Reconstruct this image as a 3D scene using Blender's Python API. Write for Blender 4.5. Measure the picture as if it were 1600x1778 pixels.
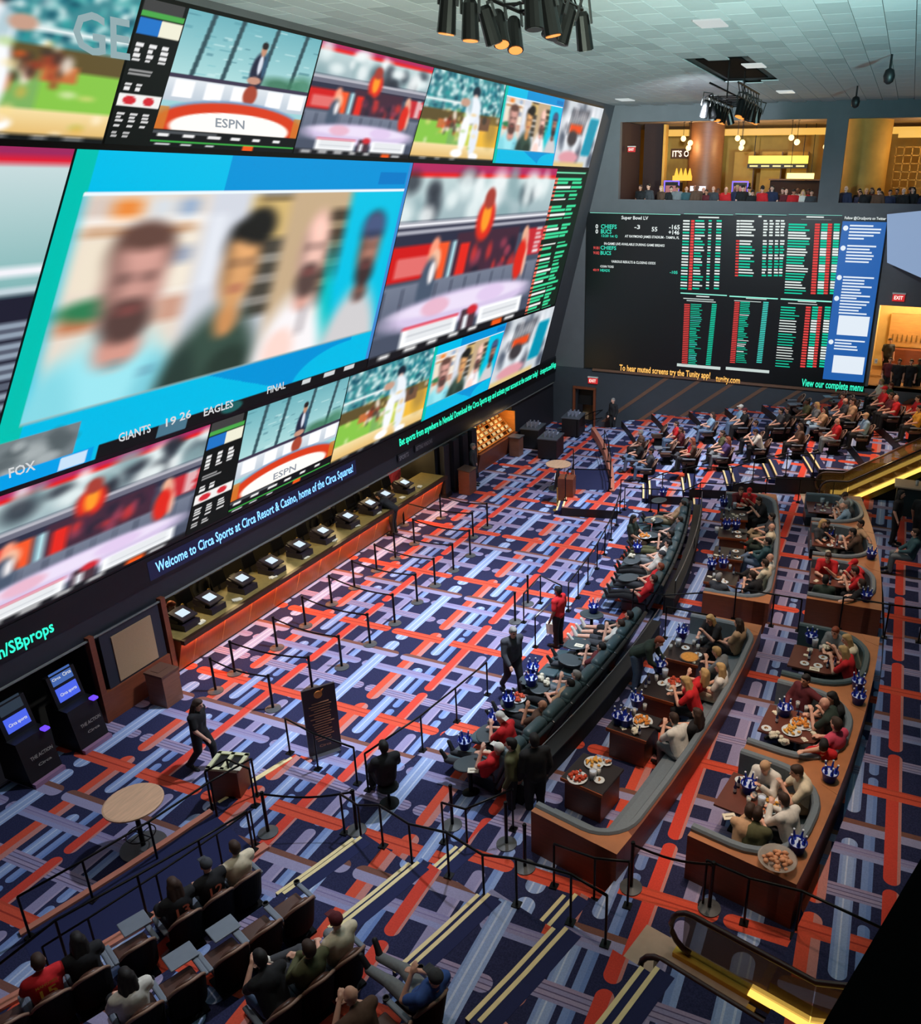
import bpy, bmesh, math, random
import numpy as np
from mathutils import Vector, Matrix
random.seed(7)
R = math.radians
scene = bpy.context.scene
col = scene.collection
for o in list(bpy.data.objects):
    bpy.data.objects.remove(o)

# ------------------------------------------------------------------ camera
FPX, YAW, PITCH, ROLL, CX, CY, CAMZ = 1420.86, R(-21.288), R(22.007), R(-0.485), 982.4, 887.7, 12.0
_fw = np.array([math.sin(YAW)*math.cos(PITCH), math.cos(YAW)*math.cos(PITCH), -math.sin(PITCH)])
_r = np.array([math.cos(YAW), -math.sin(YAW), 0.0])
_d = np.cross(_fw, _r)
CR = math.cos(ROLL)*_r + math.sin(ROLL)*_d
CD = -math.sin(ROLL)*_r + math.cos(ROLL)*_d
CPOS = np.array([0.0, 0.0, CAMZ])
cam_data = bpy.data.cameras.new('camera')
cam = bpy.data.objects.new('camera', cam_data)
col.objects.link(cam)
cam.matrix_world = Matrix(((CR[0], -CD[0], -_fw[0], 0), (CR[1], -CD[1], -_fw[1], 0), (CR[2], -CD[2], -_fw[2], CAMZ), (0, 0, 0, 1)))
cam_data.sensor_fit = 'HORIZONTAL'
cam_data.sensor_width = 36.0
cam_data.lens = FPX/1600*36.0
cam_data.shift_x = (800-CX)/1600
cam_data.shift_y = (CY-889)/1600
cam_data.clip_start = 0.05
cam_data.clip_end = 200
scene.camera = cam

# ------------------------------------------------------------------ world, exposure
world = bpy.data.worlds.new('world')
scene.world = world
world.use_nodes = True
world.node_tree.nodes['Background'].inputs[0].default_value = (0.30, 0.30, 0.40, 1)
world.node_tree.nodes['Background'].inputs[1].default_value = 0.022
scene.view_settings.view_transform = 'Standard'
scene.view_settings.look = 'None'
scene.view_settings.exposure = 0.0
scene.view_settings.gamma = 1.0
scene.view_settings.use_curve_mapping = False
scene.cycles.max_bounces = 4
scene.cycles.diffuse_bounces = 2
scene.cycles.glossy_bounces = 2
scene.cycles.transparent_max_bounces = 6
scene.cycles.use_denoising = True
scene.cycles.use_adaptive_sampling = True
scene.cycles.adaptive_threshold = 0.05

def spot(name, loc, target, energy, color, size=60, blend=0.7, rad=0.25):
    l = bpy.data.lights.new(name, 'SPOT')
    l.energy = energy; l.color = color; l.spot_size = R(size); l.spot_blend = blend; l.shadow_soft_size = rad
    o = bpy.data.objects.new(name, l); col.objects.link(o)
    o.location = loc
    o.rotation_euler = (Vector(target)-Vector(loc)).to_track_quat('-Z', 'Y').to_euler()
    return o
def point(name, loc, energy, color, rad=0.2):
    l = bpy.data.lights.new(name, 'POINT'); l.energy = energy; l.color = color; l.shadow_soft_size = rad
    o = bpy.data.objects.new(name, l); col.objects.link(o); o.location = loc
    return o
COOL = (0.80, 0.86, 1.0); WARM = (1.0, 0.62, 0.36); NEUT = (1.0, 0.86, 0.76)
# theatre rigs under the ceiling light the betting floor
spot('rig_spot', (-5.6, 27.5, 13.7), (-11.0, 23, 0), 9500, COOL, 52)
spot('rig_spot', (-5.6, 29.0, 13.7), (-10.5, 33, 0), 6500, COOL, 54)
spot('rig_spot', (-7.2, 16.0, 14.0), (-11.3, 16.5, 0), 9000, COOL, 54)
spot('rig_spot', (-7.6, 15.2, 14.0), (-11.5, 9.5, 0), 4200, COOL, 62)
spot('rig_spot', (-6.8, 16.6, 14.0), (-7.4, 19.5, 0), 3000, COOL, 50)
# rig wash on the far wall and added fills, no fixtures, brightening the ceiling
spot('rig_spot', (-6.0, 25.5, 13.9), (-8.5, 39.4, 9.5), 8000, (.82, .92, 1.0), 80)
spot('ceiling_fill', (2.5, 2.0, 9.4), (-4.5, 12.5, 15.1), 46000, (.84, 1.0, .80), 62, 1.0, .5)
spot('ceiling_fill', (6.5, 6.0, 9.4), (1.0, 17.0, 15.1), 24000, (.36, .92, 1.0), 60, 1.0, .5)
# warm downlights above the seating tiers
for lx, ly, e in ((-3.0, 13.0, 1900), (-3.0, 22.5, 1900), (-1.3, 13.0, 2700), (-1.3, 18.0, 2100), (-1.1, 23.5, 2500), (-5.5, 31.5, 5200), (-1.0, 33.0, 5200), (-2.5, 9.0, 800), (-7.0, 7.0, 1000)):
    spot('down_light', (lx, ly, 14.9), (lx, ly, 0), e, NEUT if lx < -4 else (1.0, 0.72, 0.56), 46 if lx < -4 else 36, 0.8)

# ------------------------------------------------------------------ pixel -> place
def ray(x, y): return _fw + CR*(x-CX)/FPX + CD*(y-CY)/FPX
def at(x, y, z=0.0):
    v = ray(x, y); t = (z-CAMZ)/v[2]; return Vector((CPOS+t*v).tolist())
def atx(x, y, X):
    v = ray(x, y); return Vector((CPOS+X/v[0]*v).tolist())
def aty(x, y, Y):
    v = ray(x, y); return Vector((CPOS+Y/v[1]*v).tolist())
OX, OY = -43.0, 19.3                       # centre of the seating arcs
def pol(p): return math.hypot(p[0]-OX, p[1]-OY), math.degrees(math.atan2(p[1]-OY, p[0]-OX))
def arc(rho, th, z=0.0): return Vector((OX+rho*math.cos(R(th)), OY+rho*math.sin(R(th)), z))

# ------------------------------------------------------------------ materials
def lin(c):
    c = c/255.0
    return c/12.92 if c <= 0.04045 else ((c+0.055)/1.055)**2.4
def S(r, g, b): return (lin(r), lin(g), lin(b), 1.0)
MATS = {}
def mat(name, rgb, rough=0.6, metal=0.0, var=0.12, scale=6.0, bump=0.0, spec=0.5):
    if name in MATS: return MATS[name]
    m = bpy.data.materials.new(name); m.use_nodes = True
    nt = m.node_tree; b = nt.nodes['Principled BSDF']
    tc = nt.nodes.new('ShaderNodeTexCoord'); n = nt.nodes.new('ShaderNodeTexNoise'); n.inputs['Scale'].default_value = scale
    nt.links.new(tc.outputs['Object'], n.inputs['Vector'])
    mx = nt.nodes.new('ShaderNodeMix'); mx.data_type = 'RGBA'
    c = S(*rgb)
    mx.inputs[6].default_value = tuple(v*(1-var) for v in c[:3])+(1,)
    mx.inputs[7].default_value = tuple(min(1, v*(1+var)) for v in c[:3])+(1,)
    nt.links.new(n.outputs['Fac'], mx.inputs[0]); nt.links.new(mx.outputs[2], b.inputs['Base Color'])
    b.inputs['Roughness'].default_value = rough; b.inputs['Metallic'].default_value = metal
    b.inputs['Specular IOR Level'].default_value = spec
    if bump:
        bp = nt.nodes.new('ShaderNodeBump'); bp.inputs['Strength'].default_value = bump
        nt.links.new(n.outputs['Fac'], bp.inputs['Height']); nt.links.new(bp.outputs['Normal'], b.inputs['Normal'])
    MATS[name] = m
    return m
def wood(name, rgb, rough=0.45, axis=(1, 1, 9)):
    if name in MATS: return MATS[name]
    m = mat(name, rgb, rough, var=0.3, scale=3.0)
    nt = m.node_tree; mp = nt.nodes.new('ShaderNodeMapping'); mp.inputs['Scale'].default_value = axis
    tc = nt.nodes['Texture Coordinate']; n = nt.nodes['Noise Texture']
    nt.links.new(tc.outputs['Object'], mp.inputs['Vector']); nt.links.new(mp.outputs['Vector'], n.inputs['Vector'])
    n.inputs['Detail'].default_value = 6
    return m
def emit(name, rgb, strength=1.0, sample=True):
    if name in MATS: return MATS[name]
    m = bpy.data.materials.new(name); m.use_nodes = True
    nt = m.node_tree; b = nt.nodes['Principled BSDF']
    b.inputs['Base Color'].default_value = (0.01, 0.01, 0.01, 1)
    b.inputs['Emission Color'].default_value = S(*rgb); b.inputs['Emission Strength'].default_value = strength
    if not sample: m.cycles.emission_sampling = 'NONE'
    MATS[name] = m
    return m
def objcol(name, rough=0.8, var=0.15, scale=14.0, sss=False):
    """material whose colour is the object's own colour"""
    if name in MATS: return MATS[name]
    m = bpy.data.materials.new(name); m.use_nodes = True
    nt = m.node_tree; b = nt.nodes['Principled BSDF']
    oi = nt.nodes.new('ShaderNodeObjectInfo'); tc = nt.nodes.new('ShaderNodeTexCoord')
    n = nt.nodes.new('ShaderNodeTexNoise'); n.inputs['Scale'].default_value = scale
    nt.links.new(tc.outputs['Object'], n.inputs['Vector'])
    mr = nt.nodes.new('ShaderNodeMapRange'); mr.inputs[3].default_value = 1-var; mr.inputs[4].default_value = 1+var
    nt.links.new(n.outputs['Fac'], mr.inputs[0])
    mx = nt.nodes.new('ShaderNodeVectorMath'); mx.operation = 'SCALE'
    nt.links.new(oi.outputs['Color'], mx.inputs[0]); nt.links.new(mr.outputs[0], mx.inputs['Scale'])
    nt.links.new(mx.outputs[0], b.inputs['Base Color']); b.inputs['Roughness'].default_value = rough
    MATS[name] = m
    return m
def vcol_emit(name, strength=1.0):
    if name in MATS: return MATS[name]
    m = bpy.data.materials.new(name); m.use_nodes = True
    nt = m.node_tree; b = nt.nodes['Principled BSDF']
    a = nt.nodes.new('ShaderNodeAttribute'); a.attribute_name = 'Col'
    b.inputs['Base Color'].default_value = (0.008, 0.008, 0.01, 1); b.inputs['Roughness'].default_value = 0.6
    b.inputs['Specular IOR Level'].default_value = 0.1
    nt.links.new(a.outputs['Color'], b.inputs['Emission Color']); b.inputs['Emission Strength'].default_value = strength
    m.cycles.emission_sampling = 'NONE'
    MATS[name] = m
    return m
def glass_mat(name, rgb, alpha=0.25, rough=0.05):
    if name in MATS: return MATS[name]
    m = bpy.data.materials.new(name); m.use_nodes = True
    nt = m.node_tree; b = nt.nodes['Principled BSDF']
    n = nt.nodes.new('ShaderNodeTexNoise'); n.inputs['Scale'].default_value = .3
    mr = nt.nodes.new('ShaderNodeMapRange'); mr.inputs[3].default_value = alpha*0.85; mr.inputs[4].default_value = alpha*1.15
    nt.links.new(n.outputs['Fac'], mr.inputs[0]); nt.links.new(mr.outputs[0], b.inputs['Alpha'])
    b.inputs['Base Color'].default_value = S(*rgb); b.inputs['Roughness'].default_value = rough
    MATS[name] = m
    return m

class NG:
    """small helper to write shader maths as expressions"""
    def __init__(s, nt): s.nt = nt
    def m(s, op, *a):
        n = s.nt.nodes.new('ShaderNodeMath'); n.operation = op
        for i, v in enumerate(a):
            if isinstance(v, (int, float)): n.inputs[i].default_value = v
            else: s.nt.links.new(v, n.inputs[i])
        return n.outputs[0]
def carpet_material():
    m = bpy.data.materials.new('plaid_carpet'); m.use_nodes = True
    nt = m.node_tree; b = nt.nodes['Principled BSDF']; g = NG(nt)
    geo = nt.nodes.new('ShaderNodeNewGeometry'); sep = nt.nodes.new('ShaderNodeSeparateXYZ')
    nt.links.new(geo.outputs['Position'], sep.inputs[0]); X, Y = sep.outputs[0], sep.outputs[1]
    P = 3.64
    def wrap(a, c):
        return g.m('SUBTRACT', g.m('FLOORED_MODULO', g.m('ADD', a, P/2-c), P), P/2)
    nz = nt.nodes.new('ShaderNodeTexNoise'); nz.inputs['Scale'].default_value = 40; nz.inputs['Detail'].default_value = 3
    nt.links.new(geo.outputs['Position'], nz.inputs['Vector'])
    base = nt.nodes.new('ShaderNodeMix'); base.data_type = 'RGBA'
    base.inputs[6].default_value = S(28, 30, 56); base.inputs[7].default_value = S(56, 58, 92)
    nt.links.new(nz.outputs['Fac'], base.inputs[0])
    cur = base.outputs[2]
    def stripe(cur, cross, along, c, gap, w, gh, bands, limit=None):
        r = w/2
        d = wrap(cross, c)
        t = g.m('ABSOLUTE', wrap(along, gap))
        dt = g.m('MAXIMUM', g.m('SUBTRACT', gh+r, t), 0.0)
        s2 = g.m('ADD', g.m('MULTIPLY', d, d), g.m('MULTIPLY', dt, dt))
        mask = g.m('LESS_THAN', s2, r*r)
        if limit:
            mask = g.m('MULTIPLY', mask, g.m('LESS_THAN', g.m('ABSOLUTE', wrap(along, limit[0])), limit[1]))
        ramp = nt.nodes.new('ShaderNodeValToRGB'); ramp.color_ramp.interpolation = 'CONSTANT'
        els = ramp.color_ramp.elements
        els[0].position = 0; els[0].color = S(*bands[0][1])
        els[1].position = bands[1][0] if len(bands) > 1 else 1.0; els[1].color = S(*(bands[1][1] if len(bands) > 1 else bands[0][1]))
        for p, cc in bands[2:]:
            e = els.new(p); e.color = S(*cc)
        nt.links.new(g.m('MULTIPLY_ADD', d, 1/w, 0.5), ramp.inputs[0])
        mx = nt.nodes.new('ShaderNodeMix'); mx.data_type = 'RGBA'
        nt.links.new(mask, mx.inputs[0]); nt.links.new(cur, mx.inputs[6]); nt.links.new(ramp.outputs[0], mx.inputs[7])
        return mx.outputs[2]
    RED, RDK, PINK = (212, 84, 62), (166, 58, 46), (192, 128, 122)
    WB, WL, MB_, LAV, LAD, BRN = (148, 166, 206), (188, 198, 222), (122, 144, 194), (146, 138, 172), (92, 82, 112), (122, 82, 72)
    def A(cur, *a, **k): return stripe(cur, X, Y, *a, **k)
    def B(cur, *a, **k): return stripe(cur, Y, X, *a, **k)
    cur = A(cur, -12.62, 20.72, .24, .05, [(0, LAV), (.8, (164, 152, 182))])
    cur = A(cur, -12.33, 17.75, .19, .04, [(0, MB_), (.5, (140, 160, 204))])
    cur = A(cur, -9.96, 17.72, .18, .04, [(0, MB_), (.6, (108, 132, 186))])
    sb = [(0, (130, 150, 198)), (.2, WB), (.4, WL), (.5, WB), (.85, (130, 150, 198))]
    cur = A(cur, -10.28, 19.85, .27, .345, sb)
    st = [(0, LAV), (.18, LAD), (.24, (158, 144, 172)), (.46, LAD), (.52, LAV), (.74, LAD), (.8, (158, 140, 168))]
    cur = B(cur, 18.25, -11.16, .29, .04, st)
    cur = A(cur, -10.73, 21.38, .34, .1, [(0, RED), (.58, PINK)])
    cur = B(cur, 19.2, -11.9, .27, .04, [(0, (144, 146, 186)), (.35, LAV), (.6, (120, 108, 150)), (.66, LAV), (.85, (136, 128, 168))])
    cur = A(cur, -11.6, 20.5, .35, .05, [(0, (130, 150, 194)), (.1, WB), (.3, WL), (.4, WB), (.72, WL), (.82, WB)])
    cur = B(cur, 19.85, -11.12, .32, .05, [(0, (152, 146, 178)), (.62, BRN)])
    cur = A(cur, -9.58, 18.62, .27, .05, [(0, (210, 72, 58)), (.8, PINK)])
    cur = B(cur, 17.3, -12.08, .30, .04, [(0, RED), (.42, RDK), (.52, RED), (.85, (194, 76, 56))])
    cur = A(cur, -10.28, 19.85, .27, .345, sb, limit=(17.3, .55))
    mul = nt.nodes.new('ShaderNodeMapRange'); mul.inputs[3].default_value = 0.78; mul.inputs[4].default_value = 1.2
    nt.links.new(nz.outputs['Fac'], mul.inputs[0])
    sc_ = nt.nodes.new('ShaderNodeVectorMath'); sc_.operation = 'SCALE'
    nt.links.new(cur, sc_.inputs[0]); nt.links.new(mul.outputs[0], sc_.inputs['Scale'])
    nt.links.new(sc_.outputs[0], b.inputs['Base Color'])
    b.inputs['Roughness'].default_value = 0.95; b.inputs['Specular IOR Level'].default_value = 0.1
    bp = nt.nodes.new('ShaderNodeBump'); bp.inputs['Strength'].default_value = 0.25; bp.inputs['Distance'].default_value = 0.01
    nt.links.new(nz.outputs['Fac'], bp.inputs['Height']); nt.links.new(bp.outputs['Normal'], b.inputs['Normal'])
    return m
CARPET = carpet_material()
BLACK = mat('black_paint', (14, 14, 16), 0.5)
BLACKM = mat('black_metal', (12, 12, 13), 0.35, 0.6)
DARKWALL = mat('dark_wall', (66, 68, 74), 0.8, scale=2)
NAVYC = mat('navy_carpet', (28, 34, 78), 0.95, var=0.25, scale=60)
WOODM = wood('walnut_wood', (120, 62, 38))
WOODL = wood('oak_wood', (176, 112, 70))
CURB = mat('terracotta_curb', (196, 122, 100), 0.6)
GREYU = mat('grey_upholstery', (108, 118, 126), 0.45, bump=0.05, scale=20)
TEALU = mat('slate_upholstery', (66, 86, 92), 0.4, bump=0.05, scale=20)
DARKU = mat('black_leather', (26, 32, 36), 0.35, bump=0.05, scale=20)
STEEL = mat('steel', (150, 150, 155), 0.3, 0.9)
YEL = mat('yellow_nosing', (236, 214, 158), 0.6)

# ------------------------------------------------------------------ mesh builder
class MB:
    def __init__(s): s.v = []; s.f = []; s.mi = []; s.cur = 0
    def mat(s, i): s.cur = i; return s
    def add(s, vs, fs):
        n = len(s.v); s.v += [tuple(v) for v in vs]; s.f += [tuple(i+n for i in f) for f in fs]; s.mi += [s.cur]*len(fs); return s
    def box(s, c, d, rot=0.0, tilt=None):
        hx, hy, hz = d[0]/2, d[1]/2, d[2]/2
        vs = [Vector((x, y, z)) for z in (-hz, hz) for x, y in ((-hx, -hy), (hx, -hy), (hx, hy), (-hx, hy))]
        M = Matrix.Rotation(rot, 3, 'Z')
        if tilt: M = M @ Matrix.Rotation(tilt[1], 3, tilt[0])
        return s.add([M @ v+Vector(c) for v in vs], [(3, 2, 1, 0), (4, 5, 6, 7), (0, 1, 5, 4), (1, 2, 6, 5), (2, 3, 7, 6), (3, 0, 4, 7)])
    def rbox(s, c, d, r=0.03, rot=0.0, tilt=None):
        """box with chamfered edges"""
        bm = bmesh.new(); bmesh.ops.create_cube(bm, size=1.0)
        for v in bm.verts: v.co = Vector((v.co.x*d[0], v.co.y*d[1], v.co.z*d[2]))
        bmesh.ops.bevel(bm, geom=list(bm.edges), offset=r, segments=2, profile=0.5, affect='EDGES')
        M = Matrix.Rotation(rot, 3, 'Z')
        if tilt: M = M @ Matrix.Rotation(tilt[1], 3, tilt[0])
        bm.verts.index_update()
        s.add([M @ v.co+Vector(c) for v in bm.verts], [[v.index for v in f.verts] for f in bm.faces]); bm.free(); return s
    def cyl(s, p0, p1, r0, r1=None, n=12, cap=True):
        p0, p1 = Vector(p0), Vector(p1); r1 = r0 if r1 is None else r1
        q = (p1-p0).to_track_quat('Z', 'Y')
        vs = [p0+q @ Vector((r0*math.cos(2*math.pi*i/n), r0*math.sin(2*math.pi*i/n), 0)) for i in range(n)]
        vs += [p1+q @ Vector((r1*math.cos(2*math.pi*i/n), r1*math.sin(2*math.pi*i/n), 0)) for i in range(n)]
        fs = [(i, (i+1) % n, n+(i+1) % n, n+i) for i in range(n)]
        if cap: fs += [tuple(range(n-1, -1, -1)), tuple(range(n, 2*n))]
        return s.add(vs, fs)
    def tube(s, pts, r, n=8, closed=False):
        pts = [Vector(p) for p in pts]; m = len(pts); base = []
        up = Vector((0, 0, 1))
        for i, p in enumerate(pts):
            a = pts[i-1] if (i > 0 or closed) else p; b = pts[(i+1) % m] if (i < m-1 or closed) else p
            t = (b-a).normalized()
            x = t.cross(up)
            if x.length < 1e-3: x = t.cross(Vector((0, 1, 0)))
            x.normalize(); y = x.cross(t)
            base.append([p+x*(r*math.cos(2*math.pi*k/n))+y*(r*math.sin(2*math.pi*k/n)) for k in range(n)])
        vs = [v for ring in base for v in ring]; fs = []
        for i in range(m if closed else m-1):
            j = (i+1) % m
            for k in range(n): fs.append((i*n+k, j*n+k, j*n+(k+1) % n, i*n+(k+1) % n))
        if not closed: fs += [tuple(range(n)), tuple((m-1)*n+k for k in range(n-1, -1, -1))]
        return s.add(vs, fs)
    def lathe(s, prof, n=16, c=(0, 0, 0)):
        vs = []; fs = []; c = Vector(c)
        for r, z in prof:
            for k in range(n): vs.append(c+Vector((r*math.cos(2*math.pi*k/n), r*math.sin(2*math.pi*k/n), z)))
        for i in range(len(prof)-1):
            for k in range(n): fs.append((i*n+k, i*n+(k+1) % n, (i+1)*n+(k+1) % n, (i+1)*n+k))
        fs.append(tuple(range(n-1, -1, -1))); fs.append(tuple((len(prof)-1)*n+k for k in range(n)))
        return s.add(vs, fs)
    def prism(s, poly, z0, z1):
        n = len(poly)
        vs = [(p[0], p[1], z0) for p in poly]+[(p[0], p[1], z1) for p in poly]
        a = sum(poly[i][0]*poly[(i+1) % n][1]-poly[(i+1) % n][0]*poly[i][1] for i in range(n))
        fs = [tuple(range(n-1, -1, -1)), tuple(range(n, 2*n))]+[(i, (i+1) % n, n+(i+1) % n, n+i) for i in range(n)]
        if a < 0: fs = [tuple(reversed(f)) for f in fs]
        return s.add(vs, fs)
    def hull4(s, a, b):
        """solid between two quads a and b (4 points each)"""
        return s.add(list(a)+list(b), [(3, 2, 1, 0), (4, 5, 6, 7), (0, 1, 5, 4), (1, 2, 6, 5), (2, 3, 7, 6), (3, 0, 4, 7)])
    def sector(s, r0, r1, t0, t1, z0, z1, n=None, z0b=None, z1b=None):
        """ring sector about the seating centre; z0b/z1b are the heights at t1"""
        n = n or max(1, int(abs(t1-t0)/1.2)); vs = []; fs = []
        for i in range(n+1):
            k = i/n; t = t0+(t1-t0)*k
            a = z0+((z0b if z0b is not None else z0)-z0)*k; b = z1+((z1b if z1b is not None else z1)-z1)*k
            vs += [arc(r0, t, a), arc(r1, t, a), arc(r1, t, b), arc(r0, t, b)]
        for i in range(n):
            o, p = 4*i, 4*i+4
            for k in range(4): fs.append((o+k, o+(k+1) % 4, p+(k+1) % 4, p+k))
        fs += [(3, 2, 1, 0), (4*n, 4*n+1, 4*n+2, 4*n+3)]
        if t1 > t0: fs = [tuple(reversed(f)) for f in fs]
        return s.add(vs, fs)
    def ball(s, c, r, n=10, m=7, sc=(1, 1, 1)):
        prof = []
        vs = []; fs = []; c = Vector(c)
        for i in range(1, m):
            a = math.pi*i/m
            for k in range(n):
                b = 2*math.pi*k/n
                vs.append(c+Vector((r*math.sin(a)*math.cos(b)*sc[0], r*math.sin(a)*math.sin(b)*sc[1], -r*math.cos(a)*sc[2])))
        lo, hi = len(vs), len(vs)+1
        vs += [c+Vector((0, 0, -r*sc[2])), c+Vector((0, 0, r*sc[2]))]
        for i in range(m-2):
            for k in range(n): fs.append((i*n+k, i*n+(k+1) % n, (i+1)*n+(k+1) % n, (i+1)*n+k))
        for k in range(n):
            fs.append((lo, (k+1) % n, k)); fs.append((hi, (m-2)*n+k, (m-2)*n+(k+1) % n))
        return s.add(vs, fs)
    def mesh(s, name, mats, smooth=False):
        me = bpy.data.meshes.new(name); me.from_pydata(s.v, [], s.f)
        for m in (mats if isinstance(mats, (list, tuple)) else [mats]): me.materials.append(m)
        me.polygons.foreach_set('material_index', s.mi)
        if smooth: me.polygons.foreach_set('use_smooth', [True]*len(me.polygons))
        me.update()
        return me
    def build(s, name, mats, parent=None, smooth=False):
        return obj(name, s.mesh(name, mats, smooth), parent)
def obj(name, me, parent=None, loc=None, rz=None):
    o = bpy.data.objects.new(name, me); col.objects.link(o)
    if parent: o.parent = parent
    if loc is not None: o.location = loc
    if rz is not None: o.rotation_euler = (0, 0, rz)
    return o
LABELS = {}
def tag(o, label, cat, group=None, kind=None):
    if label: o['label'] = label
    if cat: o['category'] = cat
    if group: o['group'] = group
    if kind: o['kind'] = kind
    return o
def thing(name, label, cat, loc=(0, 0, 0), rz=0.0, group=None):
    o = bpy.data.objects.new(name, None); col.objects.link(o)
    o.location = loc; o.rotation_euler = (0, 0, rz); o.empty_display_size = 0.2
    return tag(o, label, cat, group)
def struct(o): o['kind'] = 'structure'; return o
ORD = ['first', 'second', 'third', 'fourth', 'fifth', 'sixth', 'seventh', 'eighth', 'ninth', 'tenth', 'eleventh', 'twelfth', 'thirteenth', 'fourteenth', 'fifteenth', 'sixteenth']

_txt = {}
def text_geo(t):
    """outline of a line of text: verts in a unit box (0..w, 0..1) and faces"""
    if t in _txt: return _txt[t]
    c = bpy.data.curves.new('txt', 'FONT'); c.body = t; c.size = 1.0; c.resolution_u = 2; c.offset = .018
    o = bpy.data.objects.new('txt', c); col.objects.link(o)
    dg = bpy.context.evaluated_depsgraph_get()
    me = bpy.data.meshes.new_from_object(o.evaluated_get(dg))
    vs = np.array([v.co[:] for v in me.vertices]); fs = [tuple(p.vertices) for p in me.polygons]
    bpy.data.objects.remove(o); bpy.data.curves.remove(c); bpy.data.meshes.remove(me)
    if len(vs):
        vs[:, 0] -= vs[:, 0].min()
    _txt[t] = (vs, fs)
    return _txt[t]
def text_on(mb, t, p, u, v, h, width=None, xs=0.62):
    """write text t from point p along u, letters up along v, cap height h; width squeezes the line"""
    vs, fs = text_geo(t)
    if not len(vs): return mb
    p, u, v = Vector(p), Vector(u).normalized(), Vector(v).normalized()
    k = h/0.70
    kx = width/vs[:, 0].max() if width else k*xs
    return mb.add([p+u*(x*kx)+v*(y*k) for x, y, z in vs], fs)
# ================================================================== the setting
def tierz(rho, th):
    a = abs(th)
    if a < 13.7: bs = (35.4, 38.2, 41.05, 44.0, 47.0)
    elif a < 15.2: bs = (33.2, 38.2, 40.65)
    else:
        bs = (35.05, 36.5, 38.05, 39.7, 41.25, 42.8, 44.4, 46.0)
        if a < 17.3 and rho > 33.2 and rho < 35.05: return 0.34
    return 0.34*sum(1 for b in bs if rho >= b)
def place(px, py, h):
    """point seen at a pixel, h above the tier it stands on (height found by iteration)"""
    z = 0.5
    for _ in range(12):
        p = at(px, py, z+h); z2 = tierz(*pol(p))
        if abs(z2-z) < 1e-6: break
        z = z2
    return at(px, py, z+h), z

m = MB(); m.box((-2, 17.2, -0.1), (28.4, 45, 0.2)); floor = struct(m.build('floor', [CARPET]))
RISER = mat('dark_riser', (30, 22, 24), 0.6)
def tier_mesh(layers, t0, t1, name):
    for i, b in enumerate(layers):
        m = MB(); m.sector(b, 62, t0, t1, 0.34*i, 0.34*(i+1))
        me = m.mesh(name, [CARPET, RISER])
        for p in me.polygons: p.material_index = 0 if p.normal.z > 0.9 else 1
        struct(obj(name, me))
tier_mesh((35.4, 38.2, 41.05, 44.0, 47.0), -13.7, 13.7, 'floor_tier')
for sgn in (-1, 1):
    a, b = sorted((sgn*13.7, sgn*15.2)); tier_mesh((33.2, 38.2, 40.65), a, b, 'floor_tier')
    a, b = sorted((sgn*15.2, sgn*32)); tier_mesh((35.05, 36.5, 38.05, 39.7, 41.25, 42.8, 44.4, 46.0), a, b, 'floor_tier')
    a, b = sorted((sgn*15.2, sgn*17.3)); m = MB(); m.sector(33.2, 35.05, a, b, 0, 0.34); struct(m.build('floor_tier', [CARPET]))
    # wheelchair ramp with timber curbs
    ra, rb = (-23.2, -17.3) if sgn < 0 else (23.2, 17.3)
    m = MB(); m.sector(33.45, 34.95, ra, rb, -0.02, 0.004, z1b=0.34); struct(m.build('floor_ramp', [NAVYC]))
    m = MB(); m.sector(33.32, 33.45, ra, rb, 0, 0.05, z1b=0.40); struct(m.build('trim_1' if sgn < 0 else 'trim_3', [CURB]))
    a, b = sorted((sgn*32, sgn*17.0)); m = MB(); m.sector(34.93, 35.12, a, b, 0, 0.40); struct(m.build('trim_2' if sgn < 0 else 'trim_4', [CURB]))
    # aisle stairs: intermediate steps and yellow nosings
    st = thing('aisle_stairs', None, None); st['kind'] = 'structure'
    for half, (lo, hi) in ((0, (15.35, 17.95)), (1, (13.8, 15.05))):
        bs = (36.5, 38.05, 39.7, 41.25, 42.8) if half == 0 else (38.2, 40.65)
        zz = [0.34*(i+1) for i in range(len(bs))]
        a, b = sorted((sgn*lo, sgn*hi))
        for bb, z in zip(bs, zz):
            m = MB(); m.sector(bb-0.24, bb+0.02, a, b, z, z+0.17); m.build('step', [NAVYC], st)
            m = MB(); m.sector(bb, bb+0.3, a, b, z+0.335, z+0.344); m.build('landing_edge', [NAVYC], st)
            for q, h in ((bb-0.24, z+0.17), (bb, z+0.344)):
                m = MB(); m.sector(q, q+0.07, a, b, h-0.01, h+0.006); m.build('nosing_strip', [YEL], st)
    a, b = sorted((sgn*13.9, sgn*16.9))
    m = MB(); m.sector(32.95, 33.2, a, b, 0, 0.17); m.build('step', [NAVYC], st)
    for q, h in ((32.95, 0.17), (33.2, 0.344)):
        m = MB(); m.sector(q, q+0.07, a, b, h-0.01, h+0.006); m.build('nosing_strip', [YEL], st)

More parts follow.
